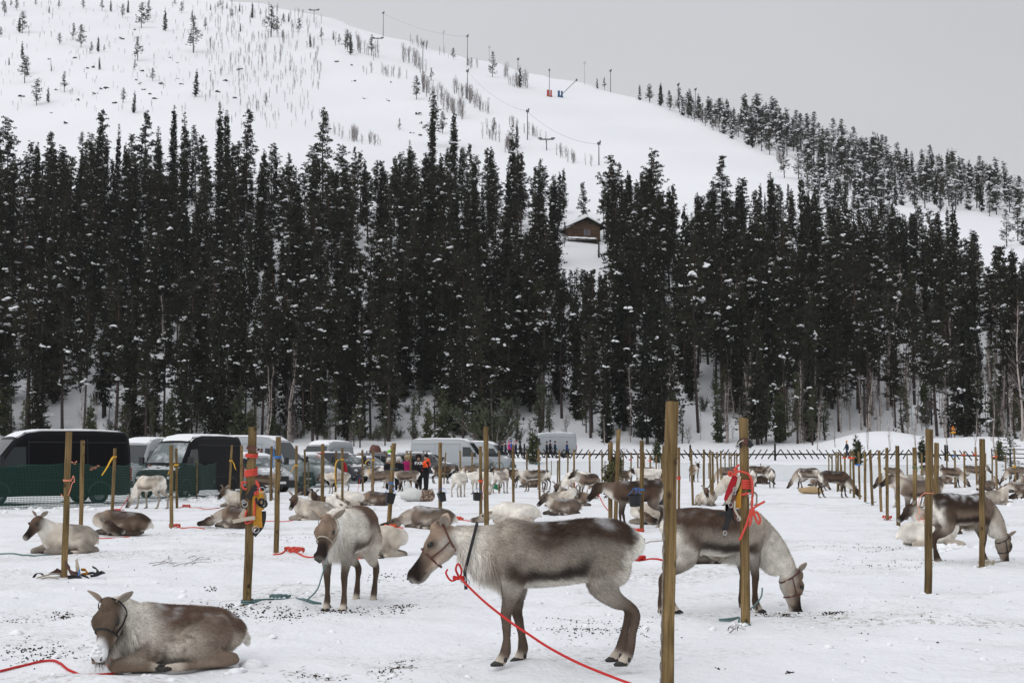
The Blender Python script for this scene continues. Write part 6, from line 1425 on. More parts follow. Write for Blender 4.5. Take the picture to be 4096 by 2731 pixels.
def vehicle(kind, u, Y, heading, m, label, cat='van', snow=1, z=None, frost=False, rack=False, lit=False):
    K = KINDV[kind]; dx, dz = ray(u, 1842); x = dx * Y; root = empty('parked_' + cat.replace(' ', '_'), (x, Y, T(x, Y) if z is None else z), heading)
    tx = [p[0] for p in K['top']]; tz = [p[1] for p in K['top']]; W = K['W'] / 2
    def zt(x_): return float(np.interp(x_, tx, tz))
    def hw(x_, f):   # half width at height fraction
        e = min((x_ - tx[0]) / .25, (tx[-1] - x_) / .45, 1); ee = .86 + .14 * math.sin(max(e, 0) * math.pi / 2); zz = zt(x_)
        return W * ee * (1 - .16 * max(0, (f * (zz - .3) + .3 - 1.0) / 1.6) ** 1.3)
    stx = sorted(set(tx) | {round(a, 2) for a in np.linspace(tx[0], tx[-1], 26)}); V = []; Fc = []; sec = [0, .12, .35, .6, .8, .91, .97, 1.0, 1.0, 1.0]
    for x_ in stx:
        zz = zt(x_); row = []
        for k, f in enumerate(sec):
            y_ = hw(x_, min(f, .97)) * (1, 1.01, 1.02, 1.0, .98, .955, .90, .80, .40, 0)[k]; row.append((x_, y_, .30 + (zz - .30) * f + (.015 if k >= 8 else 0)))
        V += row + [(a, -b, c) for a, b, c in row[-2::-1]]
    m_ = len(sec) * 2 - 1
    for i in range(len(stx) - 1):
        for k in range(m_ - 1): Fc.append((i * m_ + k, i * m_ + k + 1, (i + 1) * m_ + k + 1, (i + 1) * m_ + k))
        Fc.append((i * m_ + m_ - 1, i * m_, (i + 1) * m_, (i + 1) * m_ + m_ - 1))
    Fc += [tuple(range(m_)), tuple(reversed(range((len(stx) - 1) * m_, len(stx) * m_)))]
    mb = MB(); mb.add(V, Fc); body = child('body', mb.mesh('body', M[m], True), root)
    gm = 'glassfrost' if frost else 'glass'
    a, b = K['ws']; mb = MB(); vs = []
    for i in range(7):
        x_ = a + (b - a) * i / 6
        for j in range(7): y_ = (j / 6 - .5) * 2 * hw(x_, .95) * (.80 + .04 * i / 6); vs.append((x_ + .012, y_, zt(x_) + .018 + .010 * (1 - (j / 3 - 1) ** 2)))
    mb.add(vs, [(i * 7 + j, i * 7 + j + 1, i * 7 + j + 8, i * 7 + j + 7) for i in range(6) for j in range(6)]); child('windscreen', mb.mesh('windscreen', M[gm], True), root)
    for poly in K['side']:
        for sg in (-1, 1):
            mb = MB(); vs = []
            for (px, pz) in poly: vs.append((px, sg * (hw(px, (pz - .3) / (zt(px) - .3)) * .995 + .022), pz))
            c_ = tuple(np.mean(np.array(vs), 0)); n_ = len(vs); vs2 = vs + [(p_[0], p_[1] - sg * .05, p_[2]) for p_ in vs]
            mb.add(vs2, [tuple(range(n_))] + [tuple(range(2 * n_ - 1, n_ - 1, -1))] + [(i, (i + 1) % n_, n_ + (i + 1) % n_, n_ + i) for i in range(n_)]); child('side_window', mb.mesh('side_window', M['glass']), root)
    if K['panel'] :
        mb = MB()
        for sg in (-1, 1):
            for pz in (.85, zt(0) - .42): 
                mb.tube([(px, sg * (hw(px, (pz - .3) / (zt(px) - .3)) + .006), pz) for px in np.linspace(tx[0] + .2, .9, 8)], .014, 4)
            for px in (-1.2, .9): mb.tube([(px, sg * (hw(px, (pz - .3) / (zt(px) - .3)) + .004), pz) for pz in np.linspace(.5, zt(px) - .3, 6)], .010, 4)
        child('panel_seams', mb.mesh('panel_seams', M['plastic' if 'black' in m else 'vwhite']), root)['kind'] = 'stuff'
    F_ = tx[-1]; zf = tz[-1]
    mb = MB(); mb.box((F_ - .04, 0, .45), (.22, W * 1.72, .30)); child('bumper', mb.mesh('bumper', M['plastic']), root)
    mb = MB(); mb.box((F_ + .0, 0, zf + .14), (.10, W * .95, .20)); child('grille', mb.mesh('grille', M['plastic']), root)
    mb = MB(); mb.box((F_ + .075, 0, .48), (.02, .5, .11)); child('number_plate', mb.mesh('number_plate', M['plate']), root)
    for sg in (-1, 1):
        mb = MB(); mb.ball((F_ - .16, sg * W * .72, zf + .20), .16, 6, sc=(1.0, 1.1, .72)); child('headlight', mb.mesh('headlight', M['lamp'], True), root)
        mb = MB(); mb.box((tx[0] + .01, sg * W * .84, zt(tx[0]) * .5), (.08, .12, .46)); child('tail_light', mb.mesh('tail_light', M['redlamp']), root)
        mx_ = K['ws'][1] - .12; mb = MB(); mb.box((mx_, sg * (W + .16), zt(mx_) + .10 if kind in ('car', 'suv') else 1.50), (.12, .20, .16 if kind in ('car', 'suv') else .34)); mb.box((mx_, sg * (W + .02), zt(mx_) + .02 if kind in ('car', 'suv') else 1.42), (.05, .12, .05)); child('mirror', mb.mesh('mirror', M['plastic']), root)
        for wx in K['wh']:
            wt = child('wheel', WM[0], root, loc=(wx, sg * (W - .12), .34)); rm = link('rim', WM[1], wt); KIDS.setdefault(wt.name, []).append(rm)
            ar = MB(); ar.tube([(wx + math.cos(a) * .42, sg * (W + .006), .36 + math.sin(a) * .42) for a in np.linspace(.15, math.pi - .15, 12)], .035, 5); child('wheel_arch', ar.mesh('wheel_arch', M['plastic']), root)
    if snow:
        vs = []; xa, xb = tx[2] + .05, K['ws'][0] - .10; nx_, ny_ = 22, 11; q = random.Random(int(u)); 
        for i in range(nx_ + 1):
            x_ = xa + (xb - xa) * i / nx_
            for j in range(ny_ + 1):
                f = j / ny_ * 2 - 1; e = min(1, (1 - abs(f)) * 4, i / 1.5, (nx_ - i) / 1.5); y_ = f * hw(x_, .97) * .86
                vs.append((x_, y_, zt(x_) + .012 + (.02 + .07 * snow * e) * (1 + .3 * mnoise.noise(Vector((x_ * 2, y_ * 2, u)))) - .055 * abs(f) ** 3))
        mb = MB(); mb.add(vs, [(i * (ny_ + 1) + j, i * (ny_ + 1) + j + 1, (i + 1) * (ny_ + 1) + j + 1, (i + 1) * (ny_ + 1) + j) for i in range(nx_) for j in range(ny_)]); child('roof_snow', mb.mesh('roof_snow', M['carsnow'], True), root)
        if frost or snow > .6:
            vs = []; xa, xb = K['ws'][1] + .12, F_ - .35
            for i in range(9):
                x_ = xa + (xb - xa) * i / 8
                for j in range(9): f = j / 4 - 1; vs.append((x_, f * hw(x_, .97) * .84, zt(x_) + .022 + .025 * mnoise.noise(Vector((x_ * 4, f * 3, u))) - .03 * abs(f) ** 3))
            mb = MB(); mb.add(vs, [(i * 9 + j, i * 9 + j + 1, (i + 1) * 9 + j + 1, (i + 1) * 9 + j) for i in range(8) for j in range(8)]); child('hood_snow', mb.mesh('hood_snow', M['carsnow'], True), root)
    if rack:
        mb = MB()
        for x_ in (-1.2, .1): mb.tube([(x_, -W * .8, zt(x_) + .16), (x_, W * .8, zt(x_) + .16)], .022, 6)
        for sg in (-1, 1):
            mb.tube([(-1.9, sg * W * .74, zt(-1.9) + .07), (.4, sg * W * .74, zt(.4) + .07)], .02, 6)
            for x_ in (-1.2, .1): mb.box((x_, sg * W * .74, zt(x_) + .10), (.06, .05, .14))
        child('roof_rack', mb.mesh('roof_rack', M['plastic']), root)
    return tag(root, label, cat)
hd = lambda dx, dy: math.atan2(dy, dx)
vehicle('van', 178, 50.5, hd(-.78, -.62), 'vblack', 'big black panel van behind the green net at the left edge', 'van', .25)
vehicle('van', 765, 60.5, hd(-.33, -.94), 'vblackfrost', 'black panel van with frosted windscreen and snowy roof, facing the camera', 'van', .5, frost=True)
vehicle('van', 590, 68, hd(-.25, -.97), 'vwhite', 'white van mostly hidden left behind the frosted black van', 'van', .4)
vehicle('longvan', 1030, 79, hd(.90, -.42), 'vwhite', 'white van with dark cab window behind the blue roped post', 'van', .5)
vehicle('mpv', 1010, 69.5, hd(.72, -.70), 'vsilver', 'silver people carrier with snowy hood behind the knotty harness post', 'car', .6, frost=True)
vehicle('mpv', 1215, 80, hd(.80, -.60), 'vsilver', 'silver minivan with snow on its hood behind the yellow ribboned post', 'car', .8, frost=True)
vehicle('van', 1302, 95, hd(-.28, -.96), 'vwhite', 'white van facing the camera at the back of the parking place', 'van', .8)
vehicle('mpv', 1350, 89, hd(.80, -.60), 'vdark', 'dark minivan with snowy hood right of the white van front', 'car', .7, frost=True)
vehicle('car', 1460, 93, hd(.88, -.48), 'vgrey', 'low grey car behind the net beside the grey faced reindeer', 'car', .9, frost=True)
vehicle('suv', 1545, 100, hd(.97, -.25), 'vdark', 'black estate car with roof rails behind the fur hatted women', 'car', .3, rack=True)
vehicle('suv', 1700, 103, hd(.97, -.25), 'vdark', 'black car with loaded roof bars and snow behind the orange jacket', 'car', .8, rack=True)
vehicle('longvan', 1808, 117, hd(.975, -.22), 'vwhite', 'long white high roofed van behind the black cars', 'van', .6)
vehicle('van', 1925, 124, hd(.95, -.30), 'vwhite', 'white van whose cab shows right of the long white van', 'van', .8)
vehicle('van', 2195, 150, hd(-.99, -.08), 'vwhite', 'pale grey van on the road behind walking people', 'van', .5)
# dark trailer
x_, _ = ray(1262, 1842); root = empty('trailer', (x_ * 88, 88, T(x_ * 88, 88)), hd(.96, -.28)); mb = MB(); mb.box((0, 0, 1.35), (3.6, 1.9, 1.0)); child('box', mb.mesh('box', M['vdark']), root)
mb = MB(); mb.box((0, 0, 1.88), (3.7, 2.0, .06)); child('lid', mb.mesh('lid', M['carsnow']), root); mb = MB(); mb.box((0, 0, .75), (3.2, 1.2, .15)); mb.tube([(1.6, 0, .7), (2.9, 0, .5)], .05, 6); child('frame', mb.mesh('frame', M['plastic']), root)
for sg in (-1, 1): wt = child('wheel', WM[0], root, loc=(0, sg * .85, .34)); link('rim', WM[1], wt)
tag(root, 'dark grey box trailer behind the silver minivan', 'trailer')

# ------------------------------------------------------------------ people
def person(u, v, h, heading, jacket, trousers, label, pose='stand', hat=None, hatc=(.02, .02, .03), skin=(.42, .25, .18), lean=0., arm=None, z=None, Y=None, hood=None, hood_c=None, text=None, vest=None, long_=False, vox=.028):
    p = hit(u, v) if Y is None else atY(u, 1842, Y)
    if z is None: p.z = ground_z(p.x, p.y)
    else: p.z = z
    s = h / 1.75; sw = .22 if pose == 'walk' else .0
    jc, tc_, sk = np.array(jacket), np.array(trousers), np.array(skin)
    L = lambda x, y, z_: (x + lean * max(0, z_ - .9), y, z_)
    tb = [Tb('torso', [L(0, 0, .84), L(0, 0, .98), L(0, 0, 1.15), L(-.01, 0, 1.32), L(-.01, 0, 1.44)], [.17, .185, .19, .205, .14], [.125, .135, .135, .13, .085], up=(1, 0, 0))]
    for sg in (-1, 1):
        k = sg * sw; tb.append(Tb('leg', [(0, sg * .095, .88), (k * .5, sg * .10, .50), (k * .95 - (.06 if sg < 0 and sw else 0), sg * .10, .10), (k + .03, sg * .105, .055)], [.10, .078, .060, .052], [.11, .085, .065, .05], up=(1, 0, 0)))
        tb.append(Tb('boot', [(k - .05, sg * .105, .055), (k + .06, sg * .11, .05), (k + .15, sg * .115, .04)], [.05, .055, .045], [.055, .05, .038]))
        ar = arm or 'down'
        if ar == 'front' or (ar == 'one' and sg > 0): P = [L(0, sg * .20, 1.38), L(.05, sg * .27, 1.15), L(.26, sg * .20, 1.08), L(.33, sg * .12, 1.12)]
        else: P = [L(0, sg * .20, 1.38), L(-.02 - k * .3, sg * .27, 1.13), L(.05 - k * .6, sg * .28, .92), L(.08 - k * .7, sg * .27, .82)]
        tb.append(Tb('arm', P, [.075, .062, .052, .045]))
        e = Vector(P[-1]); d_ = (e - Vector(P[-2])).normalized(); tb.append(Tb('hand', [e, e + d_ * .06, e + d_ * .12], [.036, .045, .028], [.03, .03, .018]))
    if long_: tb.append(Tb('torso', [L(0, 0, .62), L(0, 0, .80), L(0, 0, 1.0)], [.22, .21, .19], [.16, .15, .14], up=(1, 0, 0)))
    hx = L(.01, 0, 1.60)
    tb += [Tb('neckp', [L(0, 0, 1.42), L(0, 0, 1.52)], [.06, .055]), Tb('headp', [(hx[0], 0, 1.50), (hx[0] + .01, 0, 1.56), (hx[0], 0, 1.64), (hx[0] - .005, 0, 1.72)], [.05, .070, .078, .055], [.06, .085, .092, .065], up=(1, 0, 0)),
           Tb('headp', [(hx[0] + .08, 0, 1.60), (hx[0] + .105, 0, 1.585)], [.014, .016])]
    vc = np.array(vest) if vest is not None else None
    if vox < .03:       # padded winter clothing
        for t_ in tb:
            if t_.part in ('torso', 'leg', 'arm'): t_.rs = [q_ * 1.2 for q_ in t_.rs]; t_.ru = [q_ * 1.22 for q_ in t_.ru]
    def colour(co, part, t, s_, u_, tor):
        c = np.tile(jc, (len(co), 1)).astype(float); c[part == 'leg'] = tc_; c[part == 'boot'] = (.02, .018, .016); c[part == 'hand'] = (.03, .025, .025); c[(part == 'headp') | (part == 'neckp')] = sk
        if vc is not None: c[(part == 'torso') & (co[:, 2] < 1.4)] = vc
        return c * (1 + .1 * vnoise(co, 14, 3)[:, None])
    root = empty('person', p, heading, s)
    me, _, _ = fuse('person_body', tb, vox, colour, M['cloth'], 3)
    child('body', me, root)
    if hood_c is not None:   # contrasting shoulder yoke / hood of the jacket
        mb = MB(); mb.tube([L(-.02, 0, 1.20), L(-.015, 0, 1.36), L(-.01, 0, 1.46)], [.245, .255, .15], 14, flat=.76); mb.ball(L(-.09, 0, 1.49), .125, 6, sc=(.8, 1.2, .7)); mb.v = [(a - 0, b, c) for a, b, c in mb.v]
        for sg in (-1, 1): mb.tube([L(0, sg * .18, 1.40), L(-.0, sg * .275, 1.15), L(.06, sg * .285, .95)] if not (arm == 'one' and sg > 0) else [L(0, .20, 1.38), L(.05, .275, 1.15), L(.24, .205, 1.09)], [.086, .074, .060], 10)
        child('jacket_yoke', mb.mesh('jacket_yoke', M[hood_c], True), root)
    if hat:
        mb = MB()
        if hat == 'fur': mb.ball((hx[0] - .02, 0, 1.68), .145, 8, sc=(1.0, 1.05, .82)); mb.ball((hx[0] - .03, .11, 1.58), .07, 6, sc=(.8, .6, 1.2)); mb.ball((hx[0] - .03, -.11, 1.58), .07, 6, sc=(.8, .6, 1.2))
        elif hat == 'beanie': mb.ball((hx[0] - .012, 0, 1.69), .108, 7, sc=(1, .92, 1.0))
        else:  # hood
            mb.ball((hx[0] - .045, 0, 1.62), .135, 8, sc=(.95, .98, 1.15))
        hm = mat('hat_' + str(int(u)), hatc, .95, .1, nz=(25, .3), bump=(30, .02)); child('hat' if hat != 'hood' else 'hood', mb.mesh('hat', hm, True), root)
        if hat == 'hairhood':
            pass
    if text:
        cu = bpy.data.curves.new('lettering', 'FONT'); cu.body = text; cu.size = .20; cu.extrude = .004; cu.align_x = 'CENTER'; cu.offset = .006; cu.space_character = 1.05
        to = bpy.data.objects.new('tmp', cu); COL.objects.link(to); dg = bpy.context.evaluated_depsgraph_get(); dg.update(); tm = bpy.data.meshes.new_from_object(to.evaluated_get(dg)); bpy.data.objects.remove(to)
        tm.materials.clear(); tm.materials.append(mat('lettering_white', (.75, .75, .75), .6, .3))
        for v_ in tm.vertices: x0, y0 = v_.co.x, v_.co.y; v_.co = (.182 - (x0 / .19) ** 2 * .028 + v_.co.z, x0 * 1.12, 1.255 + y0)
        child('lettering', tm, root)
    return tag(root, label, 'person')
M['cloth'] = mat('clothing', (1, 1, 1), .85, .2, vcol=True, bump=(12, .012)); M['orangecloth'] = mat('orange_cloth', (.85, .085, .012), .7, .3, bump=(12, .015))
BLK = (.010, .010, .013); NAVY = (.012, .018, .045)
person(*z2(1492, 709), 1.80, hd(.12, -1), BLK, BLK, 'person in a long black coat with white lettering, facing the camera', long_=True, hat='fur', hatc=(.02, .014, .012), text='FXR', vox=.022)
person(*z2(1562, 713), 1.80, hd(-.85, -.35), BLK, BLK, 'person in black suit with bright orange hood and sleeves seen from the side', hat='beanie', hatc=(.012, .011, .012), hood_c='orangecloth', arm='one', vox=.022)
person(*z2(1222, 705), 1.62, hd(.3, -.9), BLK, BLK, 'woman in black with a fluffy white hat behind the split topped post', hat='fur', hatc=(.62, .60, .56), arm='front')
person(*z2(1305, 712), 1.68, hd(.2, .9), BLK, BLK, 'person seen from behind in black with a pale grey fur hat', hat='fur', hatc=(.55, .54, .51), lean=.12)
person(*z2(1388, 705), 1.75, hd(.5, .8), (.30, .012, .10), (.03, .02, .03), 'person in a magenta jacket with a beige fur hat', hat='fur', hatc=(.36, .28, .18), long_=True)
person(1432, 0, 1.70, hd(0, -1), (.20, .45, .05), BLK, 'person in a lime vest standing left of another behind the grey car', Y=97, hat='beanie', hatc=(.16, .10, .07))
person(1442, 0, 1.75, hd(.2, -1), (.20, .45, .05), BLK, 'person in a lime vest standing right of another behind the grey car', Y=98.2, hat='beanie', hatc=(.30, .24, .18))
person(1564, 0, 1.75, hd(.2, 1), (.20, .55, .05), BLK, 'person in a lime yellow vest behind the black estate car', Y=119, hat='beanie', hatc=(.3, .26, .2))
person(1382, 0, 1.55, hd(-1, -.3), (.35, .015, .02), BLK, 'person in a red jacket bending behind the looped yellow ribbon', Y=85, lean=.3)
for i, (x, y, hh_, j, hc, lab, hdg) in enumerate([(8, 388, 1.62, (.02, .05, .22), (.5, .5, .52), 'person in blue left of the pink hatted walker on the road', hd(1, 0)), (35, 392, 1.72, NAVY, (.55, .22, .25), 'person with a pink hat walking on the road behind the small spruce', hd(1, 0)), (76, 393, 1.75, BLK, BLK, 'hooded person in black just left of the small spruce on the road', hd(1, .1)),
        (320, 398, 1.70, BLK, BLK, 'leftmost of three dark walkers passing the pale van', hd(1, 0)), (352, 402, 1.82, (.012, .012, .02), NAVY, 'tallest middle walker of three passing the pale van', hd(1, .1)), (396, 396, 1.72, (.012, .03, .05), BLK, 'rightmost of three walkers close together passing the pale van', hd(1, 0)), (506, 400, 1.70, (.02, .04, .12), (.02, .02, .03), 'walker in navy with white sleeve stripe at the rear of the pale van', hd(.8, -.3))]):
    person(z3(x, y)[0], 0, hh_, hdg, j, BLK, lab, 'walk', 'beanie' if i != 2 else 'hood', hc, Y=146 + i * .4, vox=.035)
for i, (x, c, lab) in enumerate([(2262, BLK, 'leftmost of the dark crowd left of the blue helmet on the road'), (2292, NAVY, 'second dark figure of the crowd on the road, left of the pink jacket'), (2325, (.5, .03, .18), 'small person in a bright pink jacket in the crowd on the road'), (2345, (.02, .08, .35), 'person with blue hood at the right of the crowd on the road')]):
    person(z2(x, 380)[0], 0, 1.6 + .05 * i, hd(1, 0), c, BLK, lab, 'walk', 'beanie', c, Y=149 + i, vox=.035)
person(3388, 0, 1.75, hd(-1, -.1), NAVY, (.012, .02, .05), 'lone walker in a navy jacket with an orange hat behind the pole fence', 'walk', 'beanie', (.65, .25, .02), Y=150, vox=.03)

# ------------------------------------------------------------------ log cabin above the wood
cy = cab.y; root = empty('log_cabin', (cab.x - .2, cy, cab.z - .2), R(16), .90); k_ = cy / F
LW, LD, HH = 6.6, 7.0, 3.3; q = random.Random(6); nlog = 13
for i in range(nlog):
    zz = .15 + i * .26; 
    for side_ in range(3):
        mb = MB()
        if side_ == 0: segs = [(-LW / 2 - .3, -.55), (1.35, LW / 2 + .3)] if 1.2 < zz < 2.9 else ([(-LW / 2 - .3, -.55), (.95, LW / 2 + .3)] if .2 < zz < .95 else [(-LW / 2 - .3, LW / 2 + .3)])
        else: segs = [(-.3, LD + .3)]
        for a, b in segs:
            if side_ == 0: mb.tube([(a, q.uniform(-.03, .03), zz), (b, 0, zz)], .135 * q.uniform(.95, 1.08), 8)
            else: sx = -LW / 2 if side_ == 1 else LW / 2; mb.tube([(sx, a, zz + .12), (sx, b, zz + .12)], .135, 7)
        child('log', mb.mesh('log', M['log']), root)
for i in range(6):
    zz = .15 + (nlog + i) * .26; w_ = (LW / 2) * (1 - i / 6.0)
    if zz < 5.2: mb = MB(); mb.tube([(-w_ - .1, 0, zz), (w_ + .1, 0, zz)], .13, 8); child('log', mb.mesh('log', M['log']), root)
zr = .15 + nlog * .26 + 1.75
for sg in (-1, 1):
    mb = MB(); a = Vector((0, 0, zr)); b = Vector((sg * (LW / 2 + 1.3), 0, zr - (LW / 2 + 1.3) * .48)); vs = []
    for yy_ in (-1.5, LD + .8):
        for (pt, up) in ((a, 0), (b, 0), (b, .14), (a, .14)): vs.append((pt.x, yy_, pt.z + up))
    mb.add(vs, [(0, 1, 2, 3), (7, 6, 5, 4), (0, 4, 5, 1), (1, 5, 6, 2), (2, 6, 7, 3), (3, 7, 4, 0)]); child('roof', mb.mesh('roof', M['darkwood']), root)
    vs = []
    for i in range(9):
        f = i / 8
        for j in range(8):
            y_ = -1.62 + (LD + 2.5) * j / 7; t_ = .85 if sg < 0 else .35; c_ = a.lerp(b, f); e = min(1, f * 5 + .6, (1 - f) * 5 + .35); vs.append((c_.x, y_, c_.z + .15 + t_ * e + .05 * math.sin(i + j * 1.7)))
    n0 = len(vs); vs += [(vs[i][0], vs[i][1], a.lerp(b, (i // 8) / 8).z + .145) for i in range(n0)]
    fs = [(i * 8 + j, i * 8 + j + 1, (i + 1) * 8 + j + 1, (i + 1) * 8 + j) for i in range(8) for j in range(7)] + [(i * 8, (i + 1) * 8, n0 + (i + 1) * 8, n0 + i * 8) for i in range(8)] + [(64 + j, 65 + j, n0 + 65 + j, n0 + 64 + j) for j in range(7)]
    mb = MB(); mb.add(vs, fs); child('roof_snow', mb.mesh('roof_snow', M['snowclump'], True), root)
M['pane'] = mat('window_pane', (.20, .23, .27), .15, .5); M['frame'] = mat('window_frame', (.20, .10, .055), .7, .2, nz=(8, .2))
for (x0, x1, z0, z1_) in [(-.5, 1.3, 1.3, 2.85), (-.5, .9, .15, .95)]:
    fr = MB()
    for bx in ((x0, x0 + .12), ((x0 + x1) / 2 - .09, (x0 + x1) / 2 + .09), (x1 - .12, x1)): fr.box(((bx[0] + bx[1]) / 2, -.13, (z0 + z1_) / 2), (bx[1] - bx[0], .12, z1_ - z0))
    for bz in (z0, z1_): fr.box(((x0 + x1) / 2, -.135, bz), (x1 - x0, .14, .14))
    wd_ = child('window', fr.mesh('window', M['frame']), root)
    for a_, b_ in ((x0 + .12, (x0 + x1) / 2 - .09), ((x0 + x1) / 2 + .09, x1 - .12)):
        pm = MB(); pm.box(((a_ + b_) / 2, -.06, (z0 + z1_) / 2), (b_ - a_, .03, z1_ - z0 - .1)); link('pane', pm.mesh('pane', M['pane']), wd_)
mb = MB(); mb.box((-1.2, -1.6, -.25), (8.0, 2.4, .16)); child('terrace', mb.mesh('terrace', M['darkwood']), root)
mb = MB(); 
for x_ in (-5, -2.8, -.6, 1.6): mb.box((x_, -2.6, .1), (.14, .14, 1.0))
mb.box((-1.7, -2.7, .1), (6.8, .1, .12)); child('railing', mb.mesh('railing', M['darkwood']), root)
vs = []; nx_ = 24
for i in range(nx_ + 1):
    for j in range(5): vs.append((-5.2 + 7.0 * i / nx_, -2.95 + .5 * j / 4, .16 + (.34 if 0 < j < 4 else .0) * (1 if 0 < i < nx_ else .1) + .05 * math.sin(i * .9 + j)))
mb = MB(); mb.add(vs, [(i * 5 + j, i * 5 + j + 1, i * 5 + j + 6, i * 5 + j + 5) for i in range(nx_) for j in range(4)]); child('railing_snow', mb.mesh('railing_snow', M['snowclump'], True), root)
tag(root, 'log cabin with thick snow on its gable roof among the upper trees', 'cabin')
for (u_, vt_, dy_, kd_, vr_, lb_) in [(2258, 888, 9, 'pine', 2, 'snowy pine crossing the left corner of the log cabin'), (2428, 862, 8, 'pine', 4, 'snowy pine crossing the right corner of the log cabin'), (2395, 940, 14, 'spruce', 3, 'small snowy spruce at the terrace of the log cabin')]:
    Y_ = cab.y - dy_; dx_, dz_ = ray(u_, vt_); plant(kd_, dx_ * Y_, Y_, CAM_H + dz_ * Y_ - T(dx_ * Y_, Y_), var=vr_, label=lb_, wide=.9)
# second snowy roof among the trees at right
p = hit(3045, 990); root = empty('cabin', (p.x, p.y, p.z), R(15)); mb = MB(); mb.box((0, 2, 1.4), (4.2, 4, 2.8)); child('wall', mb.mesh('wall', M['darkwood']), root)
for sg in (-1, 1):
    mb = MB(); Rm = Matrix.Rotation(sg * .38, 3, 'Y'); mb.box((sg * 1.35, 2, 3.3), (3.2, 5.2, .45), Rm); child('roof', mb.mesh('roof', M['snowclump']), root)
tag(root, 'small dark cabin roof half hidden by trees right of the ski run', 'cabin')

# ------------------------------------------------------------------ ski lift, lamps and snow guns on the fell
M['mast'] = mat('mast_grey', (.10, .10, .11), .6, .4); M['mastlight'] = mat('mast_pale', (.5, .51, .53), .6, .3); M['gunred'] = mat('snow_gun_red', (.40, .06, .04), .5, .3); M['gunblue'] = mat('snow_gun_blue', (.03, .09, .20), .5, .3)
def f2(x, y): return (1350 + x * .5952, y * .5952)
def f3(x, y): return (2696 + x * .5952, y * .5952)
MASTS = []
def mast(u, vt, vb, label, m='mast', head='lamp', cat='lamp post', name='floodlight_mast'):
    p = hit(u, vb)
    k_ = 0
    while p.y > 780 and k_ < 40: k_ += 1; p = hit(u, vb + 3 * k_)
    h = (vb - vt) / F * p.y; root = empty(name, p); mb = MB(); mb.tube([(0, 0, -.5), (0, 0, h)], [.17 if p.y > 300 else .09, .11 if p.y > 300 else .06], 8); child('pole', mb.mesh('pole', M[m]), root)
    mb = MB()
    if head == 'lamp': mb.box((0, -.3, h + .1), (.9, .5, .7)); mb.box((.35, -.4, h + .6), (.4, .4, .5))
    elif head == 'T':
        mb.box((0, 0, h), (4.2, .35, .35))
        for x_ in (-1.9, 1.9): mb.box((x_, 0, h + .35), (1.2, .3, .35)); 
    elif head == 'street': mb.tube([(0, 0, h), (.25, -.3, h + .05)], .05, 6); mb.box((.3, -.5, h + .05), (.25, .55, .10))
    child('head', mb.mesh('head', M[m]), root); tag(root, label, cat); MASTS.append((p.copy(), h)); return root
mast(*f2(307, 70), f2(0, 225)[1], 'thin floodlight mast on the skyline, highest up the ski run'); mast(*f2(573, 290), f2(0, 490)[1], 'dark mast left of the ski run above the birch scrub'); mast(*f2(712, 200), f2(0, 335)[1], 'pale floodlight mast left of the crest', 'mastlight')
mast(*f2(873, 240), f2(0, 440)[1], 'slightly leaning dark mast on the crest in the middle'); mast(*f2(1020, 262), f2(0, 365)[1], 'pale floodlight mast above the snowy crest spruce', 'mastlight'); mast(*f2(873, 475), f2(0, 670)[1], 'dark lamp mast at the scrub edge of the ski run')
mast(*f2(1277, 745), f2(0, 940)[1], 'dark lamp mast on the lower ski run, left one of two'); mast(*f2(1757, 965), f2(0, 1110)[1], 'dark lamp mast lowest on the ski run above the trees'); mast(*f2(1213, 380), f2(0, 450)[1], 'short mast behind the snowy spruces on the crest')
mast(*f2(1660, 412), f2(0, 558)[1], 'pale mast on the skyline right of the snow guns', 'mastlight'); mast(*f2(1835, 450), f2(0, 590)[1], 'mast among the first ridge trees'); mast(*f2(2290, 565), f2(0, 722)[1], 'thin mast at the ridge trees left of a tall snag')
mast(*f3(30, 562), f3(0, 722)[1], 'thin mast at the upper left of the ridge wood'); mast(*f3(398, 750), f3(0, 885)[1], 'thin mast at the lower edge of the ridge wood'); mast(*f3(145, 590), f3(0, 760)[1], 'slim pole between two snowy ridge pines')
for (x, a, b, fn, lab) in [(270, 255, 355, f2, 'T shaped ski lift pylon on the crest beside the scrub'), (1405, 935, 1010, f2, 'T shaped ski lift pylon just above the forest tops')]: mast(*fn(x, a), fn(0, b)[1], lab, 'mast', 'T', 'lift pylon', 'lift_pylon')
mast(2110 * .5952, 66 * .5952, 152 * .5952, 'T shaped ski lift pylon highest on the hill at the top', 'mast', 'T', 'lift pylon', 'lift_pylon')
for i, idx in enumerate([(5, 6), (6, 7), (0, 3)]):
    if max(idx) < len(MASTS):
        (p, h), (p2, h2) = MASTS[idx[0]], MASTS[idx[1]]; a = p + Vector((0, 0, h)); b = p2 + Vector((0, 0, h2)); pts = [a.lerp(b, t) - Vector((0, 0, 9 * t * (1 - t))) for t in np.linspace(0, 1, 14)]; mb = MB(); mb.tube(pts, .03, 4)
        tag(link('cable', mb.mesh('cable', M['mast'])), ['sagging cable between the upper lamp masts of the ski run', 'sagging cable between the lower lamp masts of the ski run', 'cable sagging across the sky over the crest'][i], 'cable')
